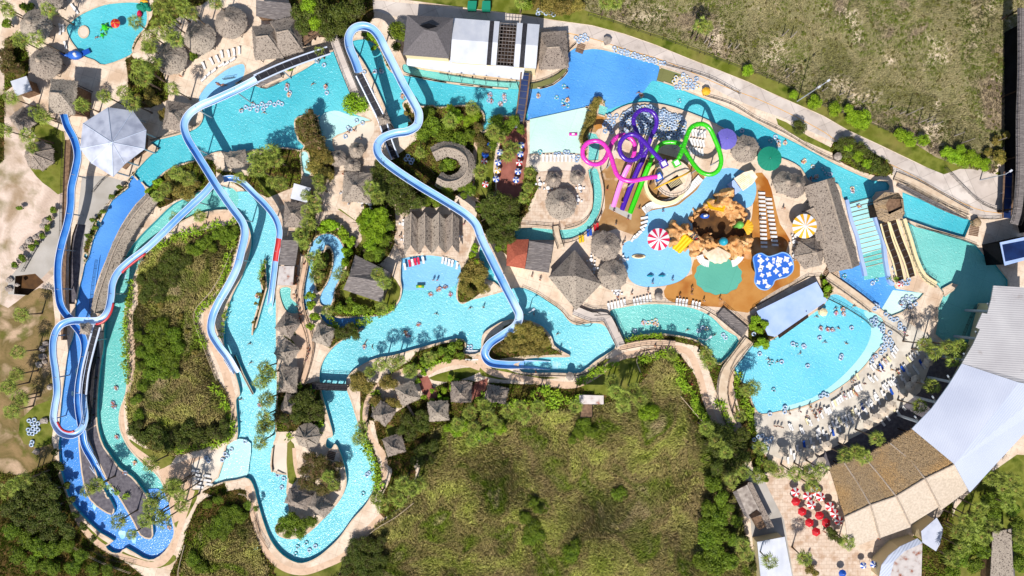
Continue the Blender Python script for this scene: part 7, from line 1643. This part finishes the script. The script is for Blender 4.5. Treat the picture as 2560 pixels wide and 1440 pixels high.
for x, y in pack('1012,385 1028,392 1035,405 1030,412 1015,400', 5, 18, 7): ring(x, y, 'clear')
for x, y in pack('1880,1095 1925,1085 1935,1110 1915,1130 1885,1120', 10, 19, 9): ring(x, y, 'clear', ('pile under the palms at the beach end', 'x'), z=0, desc='clear swim ring')
for x, y in ((1885,835),(2010,865),(2050,845),(1930,905),(1955,905),(1983,860),(2012,867),(2105,890),(2103,896),(1992,864),(2020,915),(1935,975),(1925,910),(2115,690),(2195,700),(2185,708),(2060,782),(1900,885),(2130,820)): ring(x, y, rnd.choice(['teal', 'clear']))
for x, y in ((1350,380),(1408,252),(1392,242),(1346,236),(1420,262),(1410,214)): ring(x, y, 'teal')
for x, y in ((770,1380),(762,1362),(740,1372),(785,1370),(735,1390),(905,1238),(915,1190),(920,1186),(275,1010),(278,1020),(640,1370),(1200,1098),(700,1222),(705,1200),(690,1190),(610,1105)): ring(x, y, rnd.choice(['clear', 'blue', 'teal']))
for x, y in ((1590,828),(1612,806),(1622,808),(1632,806),(1642,802),(1760,820),(1770,822),(1750,828),(1812,838),(1818,845),(1645,812)): ring(x, y, rnd.choice(['clear', 'yellow']))
for x, y in ((2030,445),(2045,440),(2070,432),(2080,434),(2062,420),(2036,415),(2015,400),(2135,470),(1942,340),(1930,350),(1858,325),(1950,352),(1700,250)): ring(x, y, rnd.choice(['clear', 'yellow', 'teal']))
for x, y in ((1222,248),(1225,232),(1260,235),(1262,248),(1250,256),(952,175),(935,175),(910,180),(1005,232)): ring(x, y, rnd.choice(['clear', 'blue']))
# people: (x, y, pose, rot, ring)
for q in '''1012,832,sit,20,1 1018,840,sit,80,1 1090,785,wade,0,0 1045,812,sit,130,1 1175,770,wade,30,0 1208,768,walk,90,0 912,855,wade,50,0 908,868,sit,0,1 928,868,wade,100,0 1075,736,sit,50,1 1125,736,sit,200,1 1098,722,sit,20,1 1112,718,sit,90,1 1094,724,sit,120,1 1082,700,stand,0,0 1092,700,stand,10,0
1610,808,sit,0,1 1640,810,sit,60,1 1722,825,wade,10,0 1790,838,wade,200,0 1308,788,wade,10,0 1335,785,wade,90,0 1395,835,wade,20,0 1637,864,walk,80,0
283,972,sit,10,1 275,1010,sit,200,1 278,1018,sit,90,1 285,1095,sit,40,1 312,1182,sit,80,1 330,1160,sit,10,1 418,1322,sit,20,1 620,860,wade,0,0 622,908,wade,30,0 638,740,sit,0,1 645,1015,sit,50,1 597,1000,wade,0,0
716,212,sit,30,1 720,235,sit,0,1 815,212,wade,60,0 780,208,wade,30,0 812,215,sit,0,1 658,280,wade,0,0 600,272,wade,20,0 628,255,wade,10,0 545,210,lie,70,0 558,212,lie,100,0 933,178,wade,0,0 948,170,wade,80,0 1007,235,stand,0,0 1004,240,sit,10,1 1224,235,sit,60,1 1228,250,sit,10,1 1260,240,sit,0,1 1252,258,sit,120,1
1418,218,wade,0,0 1419,248,sit,0,1 1346,238,sit,20,1 1410,262,wade,0,0 1605,236,sit,90,1 1598,230,wade,10,0 1946,348,wade,0,0 1950,360,sit,30,1 1966,355,sit,10,1 2012,403,sit,100,1 2030,446,sit,0,1 2044,442,sit,100,1 2136,476,sit,40,1 2150,515,sit,90,1
2091,783,sit,0,1 2108,773,sit,80,1 2110,785,sit,30,1 2053,821,sit,0,1 2070,824,sit,40,1 2082,825,sit,90,1 2090,770,wade,0,0 2012,778,stand,0,0 2136,765,wade,0,0 2043,792,wade,0,0 1944,904,wade,20,0 1922,898,wade,0,0 2130,955,stand,30,0 2135,950,walk,30,0 2000,1028,walk,0,0 1938,1065,stand,0,0 1946,1065,stand,20,0 1955,1068,stand,10,0 2262,830,stand,10,0 2265,838,walk,90,0 2185,893,sit,10,1
1502,538,stand,0,0 1535,528,stand,0,0 1598,522,walk,60,0 1518,474,stand,0,0 1487,560,walk,0,0 1557,612,stand,0,0 1562,602,stand,90,0 1682,700,stand,0,0 1632,708,stand,0,0 1730,735,stand,0,0 1658,528,stand,0,0 1730,722,walk,20,0 1555,505,stand,0,0 2255,762,stand,0,0
742,765,walk,0,0 748,775,stand,0,0 752,785,walk,20,0 745,755,walk,10,0 750,795,stand,0,0 756,805,walk,10,0 738,745,stand,0,0 735,735,walk,20,0 770,870,walk,0,0 772,878,stand,0,0 768,890,walk,20,0 765,900,stand,10,0 740,710,walk,0,0 742,690,stand,0,0 858,435,stand,0,0 1048,634,stand,0,0 1182,455,walk,0,0 2062,1330,stand,0,0 2196,1345,walk,0,0 2025,1385,stand,0,0 1990,1260,stand,0,0 218,898,sit,10,0 222,905,sit,10,0 240,92,wade,0,0 452,190,stand,0,0 1275,720,walk,20,0 1400,880,stand,0,0'''.split():
    x, y, po, ro, rg = q.split(','); x, y = float(x), float(y)
    if rg == '1' and po == 'sit': ring(x, y, rnd.choice(['clear', 'yellow', 'blue']), desc='occupied swim ring'); 
    person(x, y, po, float(ro)+rnd.uniform(-20, 20), top=rnd.choice([None, None, 'white', 'red', 'blue']) if po in ('stand', 'walk') else None)
for x, y in ((2212,900),(2245,930),(2140,985)):
    person(x, y, 'lie', 38, z=.36)
for i in range(22):     # bathers along the wave pool and its beach
    t_ = rnd.random(); k = rnd.random()
    x, y = (2205-t_*300, 850+t_*150-8) if k < .35 else (2240-t_*270, 900+t_*150)
    if k < .35: person(x-rnd.uniform(10, 90), y-rnd.uniform(5, 60), 'wade')
    else: person(x+rnd.uniform(-12, 20), y+rnd.uniform(-10, 25), rnd.choice(['stand', 'walk']), top=rnd.choice([None, 'red', 'white', 'blue', 'orange']))
for x, y in ((2000,1250),(2012,1262),(2042,1252),(2062,1256),(2018,1296),(2060,1300),(2034,1320),(2080,1296),(1545,742),(1580,735),(1620,730),(1700,740),(1760,752),(1800,748),(1540,560),(1570,548),(1900,545),(1960,520),(1985,545),(1950,610),(870,330),(885,325),(900,345),(1000,590),(1160,560),(1350,700),(1330,690),(760,660),(1340,930),(1700,900),(1730,960)):
    person(x, y, rnd.choice(['stand', 'walk']), top=rnd.choice([None, 'red', 'white', 'blue', 'orange', 'teal']))
# furniture around the huts
for x, y in ((1486,672),(1498,690),(1478,650),(1545,735),(1540,725),(1990,590),(1985,605),(1985,640),(905,505),(925,510),(870,500),(860,480),(1008,560),(1012,600),(1145,590),(1490,630),(1350,460),(1450,470),(1445,500),(1560,650),(1370,470)): table_set(x, y)
# lamp posts, poles, boulders
def lamp(x0, y0, h, desc, heads=2, z=0, m='steel', lean=None):
    p = W(x0, y0, 0); e = empty('street_lamp', (p.x, p.y, z)); b = MB(); b.tube([(0,0,0), (0,0,h)], [.16, .09], 7); b.build('pole', G[m], e)
    for k in range(heads):
        a = k*math.pi/heads*2+.6; hd = MB(); hd.tube([(0,0,h-.1), (math.cos(a)*1.1, math.sin(a)*1.1, h+.1)], .06, 5); hd.box((math.cos(a)*1.3, math.sin(a)*1.3, h+.1), (.7, .45, .18), a); hd.build('lamp_head', G['metal_white'], e)
    tag(e, desc, 'street lamp')
lamp(1993, 253, 14.5, 'tall double-headed street lamp leaning over the road verge')
lamp(95, 905, 1, 'x', 0) if 0 else None
lamp(1745, 845, 7, 'lamp post with crossed arm by the path below the curved channel', 1)
lamp(1322, 780, 3.5, 'short white lamp inside the flume bend', 1)
lamp(2450, 450, 9, 'pale pole at the end of the upper road', 1)
for i, (x, y, h) in enumerate([(1955,90,4),(1975,95,4),(1820,120,3),(1838,122,3),(1962,178,2),(1980,182,2),(1965,195,2),(2040,220,3),(2055,228,3),(2098,238,3),(2118,245,3),(2155,256,2.5),(2180,257,2.5),(2225,273,2.5),(2250,285,2.5),(2265,288,7),(2295,308,6),(2332,314,4),(2385,340,4),(2402,358,5),(2318,305,3),(1760,108,4),(1770,118,4),(2480,356,5)]):
    p = W(x, y, 0); b = MB(); b.tube([(0,0,0), (.1,.05,h*.5), (.05,.1,h)], [.16, .13, .1], 6); o = b.build('dead_palm_trunk', G['rock_grey'], loc=(p.x, p.y, 0)); tag(o, 'bare pale palm stump', 'stump', 'bare stumps in the dune field', x, y, ('dune field', 'x'))
for i, (x, y, r) in enumerate([(112,552,9),(105,565,8),(72,602,10),(88,592,8),(55,620,9),(48,650,9),(62,612,7),(35,668,8),(22,700,9),(20,722,9),(113,860,8),(106,872,9),(105,892,10),(96,912,9),(110,905,7),(124,968,8),(110,1052,10),(90,1130,9),(100,585,7),(42,712,6)]):
    p = W(x, y, .5); b = MB(); b.blob((0,0,.35), r*.1, 8, .22, squash=(1, .85, .6)); o = b.build('boulder', G['rock_grey'], loc=(p.x, p.y, 0)); tag(o, 'pale angular boulder', 'boulder', 'boulders on the left slope', x, y, ('left slope', 'y'))
# kids pool toys
def toy(name, x, y, z, fn, label, cat='pool toy'):
    p = W(x, y, z); e = empty(name, (p.x, p.y, max(-.3, zat(x, y)))); fn(e); tag(e, label, cat)
def spider(e):
    m = MB(); m.blob((0,0,.5), .8, 9, .05); m.build('body', G['green'], e)
    for k in range(5): m = MB(); a = k*1.2; m.tube([(0,0,.5), (math.cos(a)*1, math.sin(a)*1, .7), (math.cos(a)*1.5, math.sin(a)*1.5, 0)], .16, 6); m.build('leg', G['lime'], e)
toy('turtle_fountain', 261, 68, .5, spider, 'lime green turtle fountain in the round kids pool'); toy('turtle_fountain', 254, 87, .3, spider, 'small pale green turtle in the round kids pool')
[setattr(o, 'scale', (.55, .55, .55)) for o in COL.objects if o.name == 'turtle_fountain.001']
def whale(e):
    m = MB(); m.blob((0,0,.8), 1.5, 12, .02, squash=(1.3,.8,.6)); m.tube([(-1.4,0,.9), (-2.4,-.3,1.2), (-3,.2,1.8)], [.6,.3,.15], 8); m.build('body', G['flume_blue'], e, smooth=True)
    m = MB(); m.box((2, .6, .5), (3, 1.2, .2), .5, ry=.15); m.build('slide_ramp', G['blue'], e); m = MB(); m.blob((.4,0,1.3), .6, 8, .05); m.build('spout', G['white'], e)
toy('whale_slide', 186, 137, 1, whale, 'blue whale slide at the edge of the kids pool', 'slide')
def dragon(e):
    m = MB()
    for k, (x, y, r) in enumerate(((0,0,.9),(-.9,.3,.8),(.7,.7,.7),(1.4,-.2,.7),(-.2,1.1,.6))): m.blob((x, y, .7), r, 9, .08)
    m.build('body', G['sail_green'], e)
    m = MB(); m.blob((-1, -1.4, .6), .6, 8, .05, squash=(1,1.6,.8)); m.build('strawberry', G['crimson'], e); m = MB(); m.blob((.2, 1.6, .8), .6, 8, .05, squash=(1.8,.7,.8)); m.build('fruit', G['amber'], e)
toy('fruit_slide', 355, 18, 1, dragon, 'green fruit-shaped slide at the kids pool corner', 'slide')
def floaty(c1, c2):
    def f(e):
        m = MB(); m.tube([(-1, 0, .15), (1, 0, .2)], .4, 8, squash=.5); m.build('hull', G[c1], e, smooth=True); m = MB(); m.box((0,0,.35), (.7,.4,.15)); m.build('seat', G[c2], e)
    return f
toy('inflatable', 1050, 716, .2, floaty('lime', 'yellow'), 'yellow-green inflatable in the centre beach pool', 'inflatable')
toy('inflatable', 1433, 335, .2, floaty('pink', 'white'), 'pink inflatable beside the pale shallow beach', 'inflatable')
def shipf(e):
    m = MB(); m.blob((0,0,.2), .7, 10, .04, squash=(2.6,.8,.6)); m.build('hull', G['cream'], e); m = MB(); m.blob((0,0,.55), .5, 10, .04, squash=(2.4,.7,.3)); m.build('deck', G['wood'], e)
toy('play_boat', 1597, 641, .3, shipf, 'wooden play boat in the pale splash pool', 'play boat')
def dolphin(e):
    m = MB(); m.tube([(-.8,0,.2), (0,0,.9), (.9,.1,.4)], [.1,.32,.08], 8); m.build('body', G['teal'], e); m = MB(); m.blob((0,0,.1), .4, 8, .1); m.build('base', G['rock_grey'], e)
toy('dolphin_fountain', 1626, 690, .4, dolphin, 'small blue dolphin fountain in the splash pad', 'fountain')
toy('dolphin_fountain', 1655, 690, .4, dolphin, 'small grey dolphin fountain right of the blue one', 'fountain')
# bridges and fences
bridge('818,62 836,100 858,160 880,215 895,250', 2.2, 3.2, 'footbridge', 'long straight footbridge beside the ribbed conveyor', 'concrete')
bridge('755,104 790,80 818,62', 2, 3.2, 'footbridge', 'timber landing at the top of the footbridge', 'wood')
bridge('1388,565 1392,590 1402,620', 1.7, .6, 'footbridge', 'small cream footbridge over the curved chute', 'coping')
bridge('1435,775 1478,792 1512,792 1530,820 1552,865', 2.4, 1.0, 'footbridge', 'angled concrete footbridge beside the curved channel', 'concrete')
bridge('1800,780 1830,805 1862,832', 2.9, .9, 'footbridge', 'wide boarded bridge at the end of the curved channel', 'wood_grey')
bridge('1548,868 1600,858 1640,855 1688,858', 1.4, .7, 'ramp', 'low ramp with railings below the curved channel', 'path')
bridge('1873,850 1835,900 1812,935 1805,985 1815,1030 1830,1065', 2.6, .7, 'boardwalk', 'boardwalk curving left of the wave pool', 'coping')
bridge('780,963 820,966 868,968', 1.6, 1.6, 'footbridge', 'dark steel bridge across the lower river', 'belt')
bridge('768,640 758,690 750,740 758,790 772,830 778,870 768,920 755,960', 1.5, .4, 'boardwalk', 'busy stair boardwalk between huts and stream', 'path')
bridge('2068,690 2100,712 2150,748 2180,772', 2.2, .5, 'walkway', 'pale walkway dividing wave pool and splash pool', 'coping')
bridge('2238,440 2290,462 2350,495 2420,535', 2.2, .5, 'walkway', 'pale queue walkway above the launch channel', 'coping')
bridge('2245,460 2300,490 2360,520 2415,542', 1.2, .4, 'boardwalk', 'dark boardwalk above the launch channel', 'wood_grey')
for s_, d in [('1480,62 1560,84 1640,112 1760,160 1860,206', 0), ]: pass
fence('1470,40 1540,60 1600,82 1680,108 1760,138', 1.4, 0, 3.5, desc='wire fence left part along the dune field', pr=.06, k=3, rails=(1, .5))
fence('1760,138 1850,172 1920,198 1985,228 2040,262', 1.4, 0, 3.5, desc='wire fence middle part along the dune field', pr=.06, k=3, rails=(1, .5))
fence('2040,262 2120,290 2200,322 2240,338', 1.4, 0, 3.5, desc='wire fence right part along the dune field', pr=.06, k=3, rails=(1, .5))
for s_ in ['1660,162 1720,178 1780,198 1850,236', '1762,240 1830,262 1890,298 1960,332 2040,380 2100,408', '1408,168 1412,145 1425,124 1440,110', '1410,172 1390,188 1350,205 1325,210', '1305,720 1340,735 1375,757 1405,778 1425,800 1462,812',
           '1560,762 1600,755 1650,755 1700,758 1750,768 1790,790', '1880,770 1940,735 2020,690', '1475,430 1482,480 1478,530 1450,560 1410,572', '1300,560 1340,562 1380,566', '1500,420 1510,480 1498,540 1475,575 1440,600 1400,610',
           '1730,850 1760,868 1785,890', '1600,878 1640,872 1690,880', '1870,860 1840,890 1822,925', '380,352 420,340 470,325 500,310', '600,232 640,215 665,222 700,208', '560,200 590,195', '2065,745 2110,768 2160,800 2180,820', '2190,800 2240,830 2262,850',
           '1485,788 1530,790 1545,830', '1460,768 1500,785', '1440,812 1470,815 1480,808', '1310,936 1380,938 1440,938 1480,925 1515,895', '2260,752 2275,790 2268,825', '2400,850 2420,800 2440,760', '2290,565 2350,585 2400,600 2440,615',
           '2435,545 2480,548 2510,545', '655,650 668,720', '235,480 260,450 290,430', '130,560 100,610 60,680', '890,470 900,470', '1052,355 1060,400 1090,440', '230,1370 280,1395 340,1408', '1040,410 1060,440 1085,460', '850,1435 860,1400', '640,1290 650,1330 675,1370',
           '245,650 235,720 228,790', '2360,420 2440,500 2500,530', '1290,200 1300,240 1294,300', '1330,215 1322,260 1312,300', '2020,692 2052,690', '1100,185 1150,193 1220,203 1290,208']:
    fence(s_)
for s_, d in [('490,1100 540,1090 575,1070 585,1020', 'white garden rail around the inner meadow foot'), ('600,1232 620,1240 632,1280 650,1340', 'low concrete fence right of the meadow corner'), ('465,1360 450,1420 448,1445', 'low concrete fence left of the meadow corner'),
             ('170,1355 250,1400 330,1430', 'low fence below the blue rapids'), ('1035,1255 990,1290 940,1320 905,1350', 'low white fence above the bottom trees'), ('1640,875 1605,880 1590,900 1600,930', 'curved white garden fence top left of the curved hedge'),
             ('585,620 560,680 530,730 488,785 510,860 545,950', 'pale fence on the right of the inner meadow'), ('470,585 530,570', 'pale fence on top of the inner meadow'), ('1700,990 1760,1060 1800,1110', 'pale fence behind the curved hedge'), ('340,760 335,820 338,900 330,980', 'pale fence on the left of the inner meadow')]:
    fence(s_, 1.0, 0, 3, 'coping', 'garden_fence', d, 'fence', 3, (1, .5), .07)
# stepped entries
for (x, y, rot, n, w, lab) in ((1179, 886, 0, 6, 3.3, 'wide white pool steps'), (1452, 118, 20, 6, 2, 'brown entry steps at the blue lake corner'), (828, 1138, 15, 5, 2, 'blue steps at the river bay'), (2435, 575, 10, 6, 2.4, 'timber steps at the launch channel end'), (2070, 680, 30, 5, 2, 'steps at the top of the pale walkway')):
    p = W(x, y, 0); e = empty('pool_steps', (p.x, p.y, 0)); e.rotation_euler = (0, 0, R(-rot))
    for k in range(n): m = MB(); m.box((0, -k*.42+.8, .02+(-.16*(n-1-k) if lab.startswith('wide') else 0)), (w, .3, .14)); m.build('step', G['white' if 'white' in lab else 'wood'], e)
    tag(e, lab, 'steps')
# slatted wooden wagon, trailer, bins
for (x, y, mt, lab) in ((1517, 103, 'rock_grey', 'small grey booth by the upper road'), (1764, 230, 'amber', 'tan beach buggy on the paved strip'), (1645, 742, 'rock_grey', 'small rocky shelter on the river deck'), (1424, 940, 'rock_grey', 'small grey block at the lagoon foot'), (2092, 392, 'rock_grey', 'pale rock at the river bend'), (2055, 780, 'cream', 'round lifeguard platform by the wave pool'), (2438, 557, 'thatch_new', 'straw bale shelter at the road end')):
    p = W(x, y, .8); e = empty('booth', (p.x, p.y, 0)); m = MB(); m.box((0,0,.8), (1.3, 1.3, 1.6), .3); m.build('wall', G[mt], e); m = MB(); m.lathe([(1.1, 1.6), (.6, 1.9), (.02, 2.1)], 7, jit=.08); m.build('roof', G[mt], e); tag(e, lab, 'booth')
# ================================================================ labels
LM = [tuple(l.split('|')) for l in '''283,350|the octagonal metal roof
265,85|the round kids pool
655,275|the top left lake
890,262|the round bright green tree
888,180|the ribbed conveyor
1070,90|the grey shingled roof
1240,110|the white metal roofs
1500,190|the deep blue lake
1385,350|the pale shallow beach
1475,290|the long hedge
1620,320|the ring heap
1480,380|the magenta loop
1682,446|the round slide tower
1750,370|the green slide loop
1817,347|the violet umbrella
1925,396|the green umbrella
2013,565|the yellow striped umbrella
1647,598|the red striped umbrella
1930,678|the cloud-print canopy
1780,580|the rock castle
1796,700|the teal shell pool
1435,695|the diamond thatched roof
1404,508|the big round hut
1345,640|the red tiled roof
1078,572|the zigzag roof
1125,415|the horseshoe roof
915,697|the gabled lodge
890,466|the broad pavilion
1075,680|the centre beach pool
735,530|the white flat roof
815,660|the horseshoe stream
720,640|the plank shed
715,815|the pointed huts
1310,850|the lagoon island
1340,912|the exit trough
1178,870|the pool steps
1085,1000|the thatched cabanas
1478,1000|the billboard tower
1540,830|the angled footbridge
1690,800|the curved green channel
1820,800|the wide wooden bridge
1975,770|the wave machine deck
2050,880|the wave pool
2240,1010|the thatched umbrella row
2220,1230|the thatched food hall
2045,1275|the red umbrella cluster
1935,1400|the white kiosk
1880,1260|the narrow shed
2470,950|the arena roof
2400,770|the shaded green pool
2085,560|the long thatched hall
2225,515|the lookout hut
2165,600|the stepped water slope
2340,520|the launch channel
2155,395|the roadside thicket
2100,285|the upper road bend
1700,130|the upper road
2200,150|the dry scrubland
1540,1220|the lower meadow
1200,1300|the lower left meadow
800,1190|the river island
790,1380|the bottom river bend
560,1300|the fenced meadow corner
430,870|the inner meadow thicket
460,1080|the inner meadow foot
510,600|the inner meadow top
520,1180|the small beach
350,1240|the grey gravel islands
290,1340|the blue rapids
100,1300|the bottom left woods
60,900|the dry slope
180,920|the blue run
420,860|the inner meadow
90,620|the boulder row
100,400|the left lawn
80,110|the big grey huts
147,237|the tower hut
450,60|the upper hut group
690,95|the market huts
800,45|the dark top grove
430,450|the flume crossing
585,396|the islet hut
680,410|the dry palm bank
775,350|the brown islet trees
1100,330|the hedge garden
1245,550|the dark centre tree
960,560|the bright centre trees
1280,380|the brick terrace
2420,395|the corner bushes
2450,1290|the right palm lawn
630,950|the bypass channel
665,700|the long narrow planter
860,1040|the lower river reach
1760,980|the curved garden hedge
1900,820|the bushes by the machine deck'''.split('\n')]
LM = [(tuple(float(v) for v in a.split(',')), b) for a, b in LM]
ONES = 'first second third fourth fifth sixth seventh eighth ninth tenth eleventh twelfth thirteenth fourteenth fifteenth sixteenth seventeenth eighteenth nineteenth twentieth'.split()
TENS = {2: 'twenty', 3: 'thirty', 4: 'forty', 5: 'fifty'}
def ordn(i):
    if i <= 20: return ONES[i-1]
    t, u = divmod(i, 10); return {30: 'thirtieth', 40: 'fortieth', 50: 'fiftieth'}.get(i) or f'{TENS[t]}-{ONES[u-1]}'
def labels():
    grp, rows = {}, {}
    for (o, lb, x, y, rank) in THINGS:
        if rank:
            rows.setdefault((lb.split('|')[0] if rank[1] != '=' else lb, rank), []).append((o, x, y))
        elif x is None or y is None: o['label'] = lb
        else:
            d, k = min((((x-a)**2+(y-b)**2), k) for k, ((a, b), _) in enumerate(LM)); (a, b), nm = LM[k]
            dx, dy = x-a, y-b
            side = ('right of' if dx > 0 else 'left of') if abs(dx) > abs(dy) else ('below' if dy > 0 else 'above')
            grp.setdefault((lb, side, nm), []).append((d, o))
    for (lb, side, nm), l in grp.items():
        l.sort(key=lambda t: t[0])
        for i, (d, o) in enumerate(l):
            if len(l) == 1: o['label'] = f'{lb} {side} {nm}'
            else: o['label'] = f'{lb}, {ordn(i+1)} closest {side} {nm}' if i else f'{lb} closest {side} {nm}'
    for (lb, rank), l in rows.items():
        if rank[1] == '=':
            for (o, x, y) in l: o['label'] = f'{lb} {rank[0]}'
            continue
        ax = 1 if 'x' in rank[1] else 2; l.sort(key=lambda t: t[ax], reverse=rank[1].startswith('-'))
        fr = {'x': 'left', '-x': 'right', 'y': 'top', '-y': 'bottom'}[rank[1]]
        for i, t in enumerate(l): t[0]['label'] = f'{lb}, {ordn(i+1)} from {fr} in the {rank[0]}'
    for o, *_ in THINGS:
        if len(o['label'].split()) > 16: o['label'] = ' '.join(o['label'].replace(' and ', '/').split()[:16]); print('LONG', o['label'])
labels()
